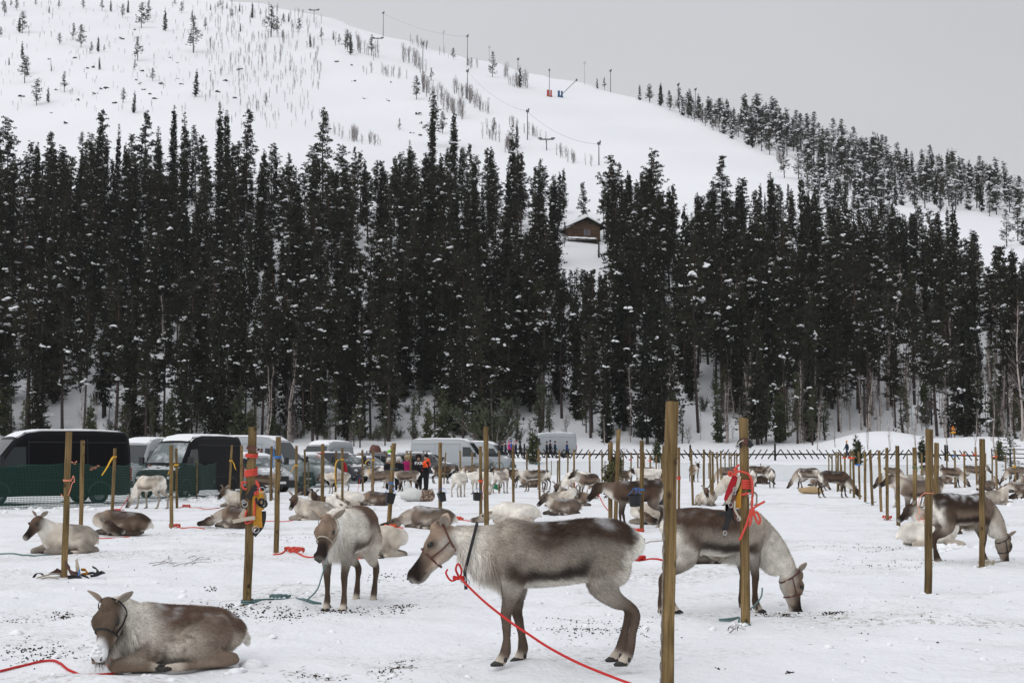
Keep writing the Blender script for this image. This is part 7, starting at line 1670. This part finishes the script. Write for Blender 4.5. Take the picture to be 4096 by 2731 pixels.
for (x, t, b, m, lab, dx_) in [(1424, 465, 650, 'gunred', 'red snow gun with tall upright lance on the ski run', 0), (1497, 535, 655, 'gunblue', 'blue snow gun with slanting lance on the ski run', 112)]:
    p = hit(*f2(x, b)); k = p.y / F; root = empty('snow_gun', p); mb = MB(); mb.box((-.55, 0, 1.35), (.9, 1.0, 2.5)); mb.box((.65, 0, 1.3), (.7, .9, 2.3)); mb.box((0, 0, .15), (2.2, 1.6, .3)); child('base', mb.mesh('base', M[m]), root)
    mb = MB(); h = (b - t) * .5952 * k; mb.tube([(0, 0, .5), (dx_ * .5952 * k, 0, h)], .13, 6); mb.box((dx_ * .5952 * k, 0, h), (.6, .4, .9)); child('lance', mb.mesh('lance', M['mast']), root); tag(root, lab, 'snow gun')
# street lamps on the road
mast(435, 1565, 1742, 'grey street lamp pole behind the black van roof', 'mast', 'street', 'lamp post', 'street_lamp'); mast(3198, 1630, 1728, 'pale street lamp pole at the foot of the trees, centre right', 'mastlight', 'street', 'lamp post', 'street_lamp'); mast(3648, 1560, 1722, 'tall grey lamp pole among the trees behind the snow mound', 'mastlight', 'street', 'lamp post', 'street_lamp')
# warning sign
p = hit(3812, 1738); p.y = max(min(p.y, 172), 160); dx, _ = ray(3812, 1700); p = Vector((dx * p.y, p.y, T(dx * p.y, p.y))); s = p.y / F; c = atY(3812, 1716, p.y)
root = empty('warning_sign', p); mb = MB(); mb.tube([(0, 0, -.3), (0, 0, c.z - p.z)], .05, 7); child('pole', mb.mesh('pole', M['mastlight']), root)
M['signyellow'] = mat('sign_yellow', (.80, .36, .02), .5, .3); M['signred'] = mat('sign_red', (.55, .03, .02), .5, .3); zc_ = c.z - p.z; a = .36
def tri(sz, y): return [(-sz, y, zc_ - sz * .3), (sz, y, zc_ - sz * .3), (0, y, zc_ + sz * 1.45)]
for nm, sz, y, m in (('border', a * .9, -.06, 'signred'), ('face', a * .70, -.085, 'signyellow')):
    mb = MB(); f_, b_ = tri(sz, y), tri(sz, y + .02); mb.add(f_ + b_, [(0, 1, 2), (5, 4, 3), (0, 3, 4, 1), (1, 4, 5, 2), (2, 5, 3, 0)]); child(nm, mb.mesh(nm, M[m]), root)
mb = MB(); mb.box((0, -.10, zc_ + .12), (.06, .01, .22)); mb.box((0, -.10, zc_ - .03), (.06, .01, .05)); child('symbol', mb.mesh('symbol', M['plastic']), root)
mb = MB(); mb.box((0, -.06, zc_ - .40), (.55, .02, .24)); child('lower_plate', mb.mesh('lower_plate', M['signyellow']), root); tag(root, 'yellow triangular warning sign with red edge behind the snow mound', 'sign')
for (u, lab) in [(3985, 'small orange marker board on the snow bank at the far right')]:
    p = hit(u, 1745); root = empty('marker_board', p); mb = MB(); mb.box((0, 0, .7), (.28, .05, .5)); child('board', mb.mesh('board', M['signyellow']), root); mb = MB(); mb.box((0, .02, .2), (.05, .05, .7)); child('leg', mb.mesh('leg', M['mast']), root); tag(root, lab, 'marker')

# ------------------------------------------------------------------ plants of the near bank
def bushes(lst):
    for i, (u, vb, hpx, kind, lab) in enumerate(lst):
        p = hit(u, vb); h = hpx / F * p.y; plant(kind, p.x, p.y, h, label=lab, group={'bush': 'evergreen shrubs on the bank', 'young': 'young conifers on the bank', 'birch': 'bare saplings on the bank', 'thicket': 'bare saplings on the bank'}[kind])
q = random.Random(12); L_ = []
for u in (1090, 1120, 1150, 1180, 1205, 1270, 1310, 1490, 1520, 1560, 1600, 1660, 1850, 1380): L_.append((u + q.uniform(-8, 8), 1752 + q.uniform(-8, 12), q.uniform(45, 75), 'bush', 'green upright shrub on the snowy bank behind the vans'))
for u in (190, 120, 560, 640): L_.append((u, 1728 + q.uniform(-10, 4), q.uniform(28, 45), 'bush', 'small evergreen shrub poking from the snow bank at left'))
for u, vb, h in ((20, 1745, 160), (40, 1750, 210), (560, 1745, 150), (620, 1752, 170), (770, 1745, 180), (1415, 1785, 150), (1440, 1790, 190), (1540, 1782, 170), (1650, 1750, 130), (2062, 1765, 170), (2120, 1800, 120), (2190, 1710, 90), (2330, 1700, 110), (2410, 1735, 80), (2560, 1750, 110), (3250, 1780, 220), (3120, 1770, 240), (3190, 1775, 280), (3060, 1765, 230), (2960, 1720, 90)): L_.append((u, vb, h, 'young', 'young green conifer with thin stem standing on the snow bank'))
for u, vb, h in ((2370, 1760, 70), (2418, 1780, 120), (3270, 1800, 200), (3470, 1800, 150), (3560, 1805, 130), (3660, 1790, 170), (3790, 1800, 140), (3900, 1815, 190), (3975, 1815, 230), (4040, 1810, 180), (3340, 1790, 110), (880, 1745, 90), (800, 1750, 100)): L_.append((u, vb, h, 'birch', 'thin leafless birch sapling on the snow bank'))
bushes(L_)
# small spruces standing near the pole fence
for (u, vt, vb, Y, lab) in [(2133, 1705, 1862, 132, 'little spruce in front of the road walkers'), (2628, 1742, 1852, 134, 'little spruce at the pole fence just left of the thickest post'), (3428, 1740, 1870, 132, 'little spruce behind the diagonal row of posts at right'), (3690, 1745, 1860, 134, 'little spruce directly left of the thick round post top'), (4000, 1745, 1850, 137, 'spreading low conifer at the far right behind the gate')]:
    dx, _ = ray(u, 1842); x = dx * Y; plant('young', x, Y, (vb - vt) / F * Y * .95, var=0, label=lab, wide=1.35)
for (u, vt, vb, Y, lab) in [(4040, 1690, 1900, 100, 'low boughed pine with dark needles at the right edge')]:
    dx, _ = ray(u, 1842); x = dx * Y; plant('young', x, Y, 3.2, var=2, label=lab, wide=1.8)
# ------------------------------------------------------------------ the herd
def place(root, u, v, heading, sc=1.0, label=None, at_xy=None):
    p = g(u, v) if at_xy is None else Vector((at_xy[0], at_xy[1], ground_z(*at_xy)))
    root.location = (p.x, p.y, p.z - .005); root.rotation_euler = (0, 0, heading); root.scale = (sc, sc, sc)
    tag(root, label, 'reindeer', 'reindeer tethered in the yard'); return root
# the five nearest are modelled one by one
A = make_deer(dict(P_LEVEL, legs=(.02, -.13, -.01, .035)), C_MAIN, .012, hair=52000, mane_hair=3600, nubs=True, halter=('brownleather',)); place(A, 0, 0, R(181), 1.0, 'largest reindeer standing side on facing left, brown back, red rope at its neck', (.00, 10.5))
mb = MB(); c = Vector((.30, 0, .845)); V_, F_ = ring_strap(c, (1, 0, .25), .172, .108, (0, 0, 1), .022, .005, .012); mb.add(V_, F_); mb.add(*strap([c + Vector((.045, .05, -.165)), c + Vector((.04, .06, -.23)), c + Vector((.035, .06, -.30))], .024, .006, facing=(0, 1, 0))); child('collar', mb.mesh('collar', M['black']), A)
mb = MB()
for o_ in ((.355, .115, .62), (.33, .12, .60)): mb.tube([Vector(o_) + Vector((math.cos(a) * .020, 0, math.sin(a) * .024)) for a in [k * math.pi / 5 for k in range(11)]], .004, 5)
child('halter_rings', mb.mesh('halter_rings', M['steel'], True), A)['kind'] = 'stuff'
P_B = dict(kind='stand', neck=[(.03, 0, .85), (.15, .01, .86), (.26, .03, .87), (.35, .055, .88), (.41, .075, .90)], head=((.43, .085, .905), (.62, .02, -.76)), legs=(.02, -.03, .05, -.02), nh=[.20, .17, .15, .13, .11], nw=[.13, .12, .105, .095, .085])
C_B = Coat(back=BROWN * 2.2, side=CREAM * .85, shoulder=WHITE * .9, neck=WHITE * 1.0, head=MID * 1.3, muzzle=DARK, leg=BROWN * 1.1, stripe=BROWN, patch=(.03, .42), seed=11, snow=0, backline=.0)
B = make_deer(P_B, C_B, .013, hair=32000, mane_hair=3400, halter=('felt',)); place(B, 0, 0, R(-105), 1.0, 'reindeer standing and facing the camera, white neck, dark face, chain below its chin', atY(1352, 1842, 14.75).xy)
C_C = Coat(back=BROWN * 1.5, side=CREAM * .5, shoulder=CREAM * .8, neck=WHITE * .9, head=MID, leg=BROWN * 1.1, stripe=DARK * 1.4, seed=12, snow=.1, patch=(.03, .62), backline=.1)
P_C = dict(kind='stand', neck=[(.05, 0, .80), (.18, 0, .72), (.31, 0, .60), (.41, 0, .47), (.47, 0, .37)], head=((.475, 0, .36), (.16, -.10, -.96)), legs=(-.06, .0, .04, -.20), hup=(1, 0, 0), nw=[.13, .115, .10, .088, .078])
C = make_deer(P_C, C_C, .013, hair=32000, mane_hair=2800, halter=('brownleather',)); place(C, 0, 0, R(18), 1.0, 'reindeer grazing to the right, behind the thickest and the coral roped post', atY(2985, 1842, 14.6).xy)
P_D = dict(kind='lie', neck=[(.08, 0, .33), (.15, .01, .39), (.21, .04, .44), (.25, .08, .47), (.27, .11, .49)], nw=[.14, .125, .11, .095, .085], nh=[.20, .18, .16, .135, .11], head=((.275, .13, .50), (.36, .36, -.85)))
C_D = Coat(back=BROWN * 2.2, side=CREAM * .72, shoulder=WHITE * .85, neck=WHITE * 1.0, head=MID * .75, muzzle=np.array((.80, .80, .81)), mz=(.70, .80), leg=MID * 1.0, belly=WHITE, stripe=BROWN, seed=13, snow=.55, patch=(.03, .62))
D = make_deer(P_D, C_D, .012, hair=52000, mane_hair=4200, halter=('black',)); place(D, 0, 0, R(180 + 34), 1.0, 'nearest reindeer lying at lower left with a snow covered muzzle', atY(585, 1842, 10.6).xy); D.scale = (.97, .97, .90)
hf = list(D['_hf']); b_, d_, u_, s_ = [Vector(hf[i:i + 3]) for i in (0, 3, 6, 9)]
mb = MB()      # snow caked on the bridge of the nose
for x_, y_, s__, r_ in ((.36, .060, .0, .020), (.385, .050, .018, .018), (.385, .050, -.020, .017), (.41, .030, .004, .018), (.34, .064, -.014, .014), (.425, .008, -.012, .013)): mb.ball(b_ + d_ * x_ + u_ * y_ + s_ * s__, r_, 5, sc=(1.3, 1.2, .8))
child('muzzle_snow', mb.mesh('muzzle_snow', M['snowclump'], True), D)['kind'] = 'stuff'
for sg in (-1, 1):
    mb = MB(); c_ = b_ + d_ * .430 + u_ * .018 + s_ * (sg * .032); mb.tube([c_ - s_ * (sg * .012) - d_ * .012, c_, c_ + s_ * (sg * .010) + u_ * .012 - d_ * .012], [.003, .008, .004], 7); child('nostril', mb.mesh('nostril', M['hoof'], True), D)
mb = MB(); q0 = b_ + d_ * .22 - u_ * .10; mb.tube(catmull([q0, q0 + Vector((.01, 0, -.06)), q0 + Vector((.0, .01, -.14)), q0 + Vector((-.02, .0, -.20))], 5), .011, 6); child('lead', mb.mesh('lead', M['red'], True), D)
C_E = Coat(back=BROWN * .75, side=MID * 1.0, shoulder=GREYB * 1.4, neck=CREAM * .8, head=MID * .8, muzzle=DARK, leg=BROWN * .9, belly=CREAM * .8, stripe=DARK * 1.3, seed=14, snow=.7, patch=(.05, .66), backline=.05)
P_E = dict(P_GRAZE); P_E['legs'] = (.12, -.10, .14, -.10); P_E['neck'] = [(.05, 0, .80), (.18, 0, .72), (.29, 0, .60), (.36, 0, .48), (.40, 0, .38)]; P_E['head'] = ((.405, 0, .37), (.15, 0, -.97)); P_E['hup'] = (1, 0, 0)
E = make_deer(P_E, C_E, .016, hair=16000, mane_hair=1200, halter=('black',)); place(E, 0, 0, R(22), 1.0, 'reindeer grazing at the right with snow dusted brown back, behind two posts', atY(3915, 1842, 21.5).xy)
# prototypes of the herd farther back, each pose in several coats
PROT = {}
def proto(pose, coat):
    key = (pose, coat)
    if key not in PROT:
        PROT[key] = make_deer(POSES[pose], COATS[coat], .021 if pose in ('lie', 'curl', 'down', 'back') else .024); return PROT[key], True
    return PROT[key], False
POSES = {'level': P_LEVEL, 'up': P_UP, 'graze': P_GRAZE, 'look': P_LOOK, 'lie': P_LIE, 'down': P_LIEDOWN, 'curl': P_CURL, 'back': P_LIEBACK}
COATS = {'main': C_MAIN, 'pale': C_PALE, 'white': C_WHITE, 'grey': C_GREY, 'dark': C_DARK, 'brown': C_BROWN}
CL = {'main': 'brown backed', 'pale': 'pale grey', 'white': 'whitish', 'grey': 'grey brown', 'dark': 'dark brown', 'brown': 'brown'}
HERD = [ # pose, coat, view, x, foot y, heading degrees (0 = right, 180 = left, -90 = to the camera), label
 ('lie', 'pale', z1, 500, 1290, -128, 'pale lying reindeer with dark face at the left edge, behind the leaning post'), ('curl', 'brown', z1, 1010, 1125, -170, 'curled reindeer with its head on its flank beside the bare post before the black van'),
 ('down', 'brown', z1, 2120, 1060, -205, 'brown and white rumped reindeer lying left of the harness post, head hidden'), ('lie', 'pale', z1, 2130, 870, -130, 'pale reindeer with orange collar lying by the green net'),
 ('graze', 'pale', z1, 1310, 880, 150, 'thin pale reindeer standing with its rump towards the right before the frosted van'), ('look', 'brown', z2, 140, 800, 20, 'brown backed white rumped reindeer behind the blue roped post'),
 ('back', 'pale', z2, 440, 985, 165, 'pale lying reindeer with dark face looking away, left of the orange string post'), ('back', 'brown', z2, 560, 925, -160, 'brown lying reindeer half hidden by the orange string post'), ('down', 'white', z2, 690, 925, -35, 'white lying reindeer with black collar right of the orange string post'),
 ('curl', 'white', z2, 790, 850, 180, 'long white reindeer back lying behind the dark faced standing one'), ('down', 'brown', z2, 1050, 850, 175, 'dark brown lying reindeer with grey rump in front of the grey ones'), ('down', 'grey', z2, 1500, 1065, -178, 'dark brown reindeer asleep beside the split topped post, white rump to the right'),
 ('curl', 'pale', z2, 1200, 1325, 0, 'pale reindeer lying behind the one that faces the camera, only its body showing'), ('level', 'pale', z2, 690, 740, 180, 'pale reindeer standing and facing left, crossed by two posts'), ('up', 'grey', z2, 1075, 742, 180, 'grey reindeer with dark raised face looking left past a post'),
 ('level', 'grey', z2, 1330, 725, 175, 'grey reindeer standing behind the blue twined leaning post, rump to the right'), ('up', 'pale', z2, 1190, 690, 170, 'pale reindeer whose head shows between two grey ones'), ('level', 'dark', z2, 1760, 650, 12, 'dark reindeer with pale flank behind the bucket post'),
 ('look', 'white', z2, 1895, 775, 70, 'white reindeer seen from behind beside a thin post'), ('level', 'white', z2, 2010, 752, 150, 'white reindeer standing right of the white one seen from behind'), ('graze', 'grey', z2, 1925, 640, 160, 'grey reindeer back behind the two white ones'),
 ('up', 'dark', z2, 2250, 690, 170, 'dark headed reindeer far back left of the small spruce'), ('look', 'pale', z2, 2290, 738, 60, 'light brown reindeer standing with spread legs left of the middle group'), ('level', 'main', z3, 140, 725, 178, 'brown striped reindeer side on with its rump to the right, left of a bare post'),
 ('level', 'dark', z3, 262, 706, 120, 'dark reindeer turned away behind the bare post in the middle'), ('lie', 'brown', z3, 120, 685, 180, 'brown reindeer lying between the legs of the striped one'), ('graze', 'white', z3, 540, 750, 170, 'white maned reindeer lowering its head left of the dark faced one'),
 ('up', 'brown', z3, 640, 795, -140, 'dark faced brown reindeer looking straight at the camera in the middle'), ('level', 'dark', z3, 1010, 1070, 180, 'dark reindeer with raised muzzle behind the posts with birch twigs'), ('lie', 'grey', z3, 400, 945, -155, 'grey and dark reindeer lying in the middle and facing the camera'),
 ('back', 'pale', z3, 500, 882, -40, 'pale brown lying reindeer resting behind the grey and dark one'), ('lie', 'grey', z3, 430, 805, -110, 'small dark eared reindeer head among the lying group'), ('curl', 'brown', z3, 645, 862, 0, 'brown curled reindeer at the right of the lying group'), ('curl', 'pale', z3, 1200, 1018, 180, 'pale grey reindeer lying behind the blue string post'),
 ('down', 'white', z2, 2300, 1012, -175, 'white reindeer lying with green ear tag right of the tall bare post'), ('up', 'dark', z3, 1075, 705, -70, 'dark faced reindeer looking over the back of the dark standing one'), ('level', 'white', z3, 1300, 705, 5, 'white reindeer standing with its rump to the left beyond the bucket'),
 ('lie', 'brown', z3, 1300, 690, 180, 'brown reindeer lying below the far white one'), ('graze', 'grey', z3, 1290, 655, 0, 'grey reindeer back behind the far white one'), ('up', 'brown', z3, 1690, 636, -80, 'small far reindeer facing the camera alone on the snow'), ('lie', 'pale', z3, 1775, 855, -95, 'pale lying reindeer facing the camera beside the tilted post'),
 ('graze', 'pale', z3, 1990, 850, 175, 'pale reindeer grazing behind the red and green harness'), ('graze', 'grey', z3, 1930, 670, 185, 'grey reindeer grazing farther back left of the red harness'), ('level', 'grey', z3, 2225, 680, 75, 'grey reindeer seen from behind just right of the coral roped post'), ('graze', 'brown', z3, 2310, 660, 10, 'brown reindeer beyond the one seen from behind'), ('lie', 'dark', z3, 2320, 655, 0, 'dark reindeer lying far back right of the coral roped post'),
 ('look', 'brown', z4, 35, 692, 80, 'brown white rumped reindeer seen from behind at the left of the right hand group'), ('graze', 'grey', z4, 300, 696, 180, 'grey reindeer grazing to the left above the burlap sack'), ('graze', 'main', z4, 450, 708, -10, 'brown and cream reindeer grazing to the right behind the burlap sack'), ('lie', 'brown', z4, 420, 672, 180, 'brown reindeer lying behind the two grazing above the burlap sack'),
 ('graze', 'dark', z4, 690, 782, -3, 'dark brown reindeer grazing to the right in the diagonal row of posts'), ('graze', 'brown', z4, 660, 720, 0, 'brown reindeer hidden behind the dark grazing one'), ('up', 'grey', z4, 1290, 985, 182, 'grey reindeer with white muzzle standing and facing left at the diagonal posts'), ('level', 'pale', z4, 1180, 870, 180, 'pale muzzled reindeer whose head shows under the grey one'), ('graze', 'grey', z4, 1190, 650, 0, 'grey reindeer far back above the grey standing one'),
 ('curl', 'white', z4, 1620, 1225, 0, 'white rumped reindeer lying behind the right grazing one'), ('lie', 'brown', z4, 1460, 1110, 180, 'brown lying reindeer with raised face beside the green stringed post'), ('graze', 'brown', z4, 1740, 688, 0, 'brown reindeer standing side on crossed by two thin posts at right'), ('level', 'grey', z4, 1940, 655, 0, 'grey reindeer with dark lowered face left of the rightmost near post'),
 ('graze', 'grey', z4, 2230, 650, 180, 'grey reindeer with dark flank stripe at the far right'), ('lie', 'brown', z4, 1660, 655, 0, 'brown reindeer lying far back behind the thin posts'), ('level', 'brown', z4, 1530, 640, 0, 'brown reindeer mostly hidden by the black stained post'), ('lie', 'grey', z4, 2050, 718, 20, 'grey reindeer lying beside the rightmost near post'),
 ('back', 'pale', z4, 2150, 842, 10, 'fawn lying reindeer with curled horn stubs at the right'), ('curl', 'grey', z4, 2250, 735, 180, 'grey curled reindeer in the lying cluster at the right edge'), ('down', 'dark', z4, 2370, 800, 180, 'darkest reindeer lying at the right edge'), ('lie', 'brown', z4, 2345, 690, 200, 'brown reindeer with raised head in the lying cluster at the right edge'),
 ('curl', 'brown', z7, 1830, 465, 180, 'reindeer lying on the snow seen under the belly of the grazing one'), ('graze', 'grey', z4, 2400, 560, 170, 'grey reindeer cut by the right edge far back')]
for i, (po, co, zf, x, y, hdg, lab) in enumerate(HERD):
    pr_, new = proto(po, co); o = pr_ if new else copy_tree(pr_)
    sc = 1.0 + .05 * math.sin(i * 2.3); dist = g(*zf(x, y)).y
    place(o, *zf(x, y), R(hdg), sc if po != 'curl' else sc * .97, lab)
# orange collars and leads that show
for (x, y, x2, y2, zf, lab) in [(795, 750, 885, 900, z3, 'orange rope from the dark standing reindeer down to the right'), (575, 640, 595, 780, z3, 'orange lead hanging under the dark faced reindeer'), (955, 600, 930, 755, z2, 'red lead falling from the grey reindeer with raised face'), (1100, 750, 1095, 960, z4, 'orange lead hanging before the grey reindeer chest'), (1180, 770, 1090, 905, z1, 'coral lead falling from the thin pale reindeer')]:
    e = g(*zf(x2, y2), .02) if lab.find('right') < 0 else atY(*zf(x2, y2), 31); Y0 = e.y; s0 = atY(*zf(x, y), Y0); m_ = s0.lerp(e, .5) + Vector((0, -.02, -.04)); mb = MB(); mb.tube(catmull([s0, m_, e], 8), .011, 5)
    tag(link('rope', mb.mesh('rope', M['coral'], True)), lab, 'rope')
# snow heaped round the lying ones at lower left
for i, (x, y, d) in enumerate([(2230, 1420, (.45, .3, .10)), (1150, 1490, (.13, .10, .06)), (2050, 1440, (.5, .25, .07)), (500, 1355, (.12, .1, .04)), (1900, 1470, (.35, .2, .05))]):
    pass
# ------------------------------------------------------------------ droppings, twigs, straw
r = np.random.RandomState(21); clumps = [(z6, 250, 930, 300, 60, 90), (z6, 830, 920, 240, 40, 60), (z6, 1310, 890, 130, 30, 50), (z6, 1340, 1400, 90, 60, 24), (z6, 1200, 1500, 100, 50, 24), (z6, 560, 1500, 200, 30, 20), (z7, 650, 1090, 330, 90, 120), (z7, 1150, 1080, 260, 90, 60), (z7, 2300, 935, 60, 12, 12), (z7, 1900, 1420, 60, 15, 4), (z5, 600, 950, 120, 18, 40), (z5, 2100, 900, 260, 70, 110), (z5, 350, 1290, 330, 90, 150), (z5, 1950, 710, 80, 12, 20), (z5, 200, 990, 120, 20, 12),
         (z4, 1000, 0, 1, 1, 1), (lambda x, y: (3072 + x * .43537, 2049 + y * .43537), 600, 950, 110, 25, 40), (lambda x, y: (3072 + x * .43537, 2049 + y * .43537), 150, 940, 100, 20, 30), (lambda x, y: (3072 + x * .43537, 2049 + y * .43537), 190, 1455, 30, 10, 16), (lambda x, y: (3072 + x * .43537, 2049 + y * .43537), 900, 345, 380, 34, 70), (lambda x, y: (3072 + x * .43537, 2049 + y * .43537), 1100, 480, 460, 44, 70), (lambda x, y: (3072 + x * .43537, 2049 + y * .43537), 1500, 1000, 700, 280, 30), (z5, 1300, 400, 600, 200, 40), (z6, 400, 250, 300, 30, 50), (z6, 1200, 600, 250, 40, 50)]
mb = MB()
for (zf, x, y, sx, sy, n) in clumps:
    for _ in range(n):
        u, v = zf(x + r.normal(0, sx * .6), y + r.normal(0, sy * .6))
        if v < 1990 or v > 2760: continue
        p = g(u, v); s = r.uniform(.005, .010) * (1 + .25 * (p.y > 14)); c = p + Vector((0, 0, s * .5)); a = r.uniform(0, 3); e = r.uniform(1, 1.6)
        mb.add([c + Vector((math.cos(a) * s * e, math.sin(a) * s * e, 0)), c + Vector((-math.sin(a) * s, math.cos(a) * s, 0)), c - Vector((math.cos(a) * s * e, math.sin(a) * s * e, 0)), c + Vector((math.sin(a) * s, -math.cos(a) * s, 0)), c + Vector((0, 0, s * .8)), c - Vector((0, 0, s * .6))], [(0, 1, 4), (1, 2, 4), (2, 3, 4), (3, 0, 4), (1, 0, 5), (2, 1, 5), (3, 2, 5), (0, 3, 5)])
tag(link('droppings', mb.mesh('droppings', mat('dropping', (.018, .012, .009), .8, .2))), 'small dark reindeer droppings scattered over the snow', kind='stuff')
mb = MB()
for _ in range(1800):
    cl = clumps[r.randint(len(clumps))]
    if cl[3] < 90: continue
    u, v = cl[0](cl[1] + r.normal(0, cl[3]), cl[2] + r.normal(0, cl[4] * .9))
    if v < 1960 or v > 2760 or r.rand() < .2: continue
    p = g(u, v, .004); a = r.uniform(0, 3.14); l = r.uniform(.015, .07); w_ = .0022; d = Vector((math.cos(a), math.sin(a), r.uniform(-.05, .15))) * l; s = Vector((-math.sin(a), math.cos(a), 0)) * w_
    mb.add([p - s, p + d, p + s, p + d * .5 + Vector((0, 0, .003))], [(0, 1, 3), (1, 2, 3)])
tag(link('straw_litter', mb.mesh('straw_litter', mat('straw', (.14, .10, .06), .9, .1))), 'bits of straw, lichen and twig littering the trampled snow', kind='stuff')
def twigs(zf, pts, label, seed):
    q = random.Random(seed); mb = MB()
    for (x0, y0, x1, y1) in pts:
        a = g(*zf(x0, y0), .01); b = g(*zf(x1, y1), .03); m_ = a.lerp(b, .5) + Vector((q.uniform(-.04, .04), q.uniform(-.1, .1), .03)); P = catmull([a, m_, b], 5); mb.tube(P, [.005 * (1 - .7 * i / len(P)) for i in range(len(P))], 4)
        for k in range(3): c = P[q.randrange(2, len(P) - 1)]; mb.tube([c, c + (b - a) * .12 + Vector((q.uniform(-.05, .05), q.uniform(-.1, .1), q.uniform(0, .05)))], [.003, .001], 3)
    tag(link('twigs', mb.mesh('twigs', M['twig'])), label, 'twigs')
twigs(z1, [(1370, 1380, 1590, 1410), (1400, 1405, 1640, 1400), (1550, 1330, 1600, 1412), (1590, 1410, 1800, 1395), (1690, 1400, 1930, 1360), (1730, 1340, 1820, 1350), (1800, 1345, 1940, 1360), (1760, 1390, 1950, 1400), (1480, 1370, 1600, 1405)], 'thin bare birch twigs lying on the snow left of the knotty harness post', 2)
twigs(z7, [(1985, 1090, 2060, 1105), (2000, 1105, 2150, 1112), (2070, 1092, 2120, 1090)], 'few short twigs on the snow below the coral roped post', 3)
# lumps of loose snow
mb = MB(); pts = []; sz = []
for (zf, x, y, s) in [(z5, 1150, 1480, .05), (z5, 2230, 1440, .05), (z5, 2160, 1455, .06), (z5, 2090, 1470, .04), (z5, 1320, 1530, .03), (z5, 2330, 1400, .10), (z5, 520, 1355, .06), (z5, 160, 1150, .07), (z5, 1680, 775, .07), (z6, 150, 1180, .05), (z7, 1840, 1085, .05)]:
    p = g(*zf(x, y)); pts.append(tuple(p)); sz.append(s)
for k_, (p_, d_p, L_p, wf_) in POSTS.items():      # snow trodden up round the feet of the nearer posts
    if p_.y < 42:
        for _ in range(9): a_ = r.uniform(0, 6.3); x_, y_ = p_.x + math.cos(a_) * r.uniform(.05, .11), p_.y + math.sin(a_) * r.uniform(.05, .11); pts.append((x_, y_, ground_z(x_, y_))); sz.append(r.uniform(.018, .045))
for _ in range(150):
    u, v = r.uniform(0, 4096), r.uniform(2150, 2740); p = g(u, v); pts.append(tuple(p)); sz.append(r.uniform(.012, .045))
for (u0, v0, n, s0) in [(1700, 1955, 50, .10), (800, 2000, 90, .13), (200, 2035, 40, .12), (3900, 2010, 40, .14), (1300, 1960, 60, .10), (3800, 2190, 30, .10), (1600, 2030, 26, .08), (3980, 1960, 40, .12)]:
    for _ in range(n): p = g(u0 + r.normal(0, 90), v0 + r.normal(0, 7)); pts.append(tuple(p)); sz.append(s0 * r.uniform(.3, 1.2))
V_, F_ = snow_blobs(pts, sz, r); tag(link('snow_lumps', npmesh('snow_lumps', V_, F_, M['snowclump'], True)), 'loose lumps and clods of snow on the yard', kind='stuff')
# dark stones showing on the fell
pts = []; sz = []
for (x, y) in [(330,400),(500,392),(590,460),(625,455),(915,540),(955,480),(935,565),(990,515),(1075,565),(1145,390),(1195,425),(1198,530),(1210,568),(1515,545),(1465,620),(715,592),(680,600),(637,633),(135,650),(905,205),(1035,665),(1010,635),(375,605),(530,675),(765,695),(445,830),(350,760),(2255,418),(1410,480),(1575,660),(960,605),(820,265),(1600,470)]:
    p = hit(x * .5952, y * .5952)
    if p.y < 850: pts.append(tuple(p)); sz.append(r.uniform(.35, .9))
for (x, y) in [(112,547),(0,415),(95,440),(345,680),(490,895),(555,912),(180,665),(360,555),(530,770)]:
    p = hit(*f2(x, y)); pts.append(tuple(p)); sz.append(r.uniform(.4, .9))
V_, F_ = snow_blobs(pts, sz, r); tag(link('bare_stones', npmesh('bare_stones', V_, F_, mat('stone', (.07, .065, .065), .9, .1), True)), 'dark stones showing through the snow of the fell', kind='stuff')
# ------------------------------------------------------------------ thin winter haze
hm = bpy.data.materials.new('haze'); hm.use_nodes = True; hn = hm.node_tree; hn.nodes.clear()
ho = hn.nodes.new('ShaderNodeOutputMaterial'); hv = hn.nodes.new('ShaderNodeVolumePrincipled'); hv.inputs['Color'].default_value = (.93, .94, .96, 1); hv.inputs['Density'].default_value = .00006; hv.inputs['Anisotropy'].default_value = 0.0
hn.links.new(hv.outputs[0], ho.inputs['Volume'])
mb = MB(); mb.box((0, 490, 100), (1900, 1900, 720)); hz = link('haze', mb.mesh('haze', hm)); hz['kind'] = 'stuff'; hz['label'] = 'thin winter haze'
scene.cycles.volume_step_rate = 1.0
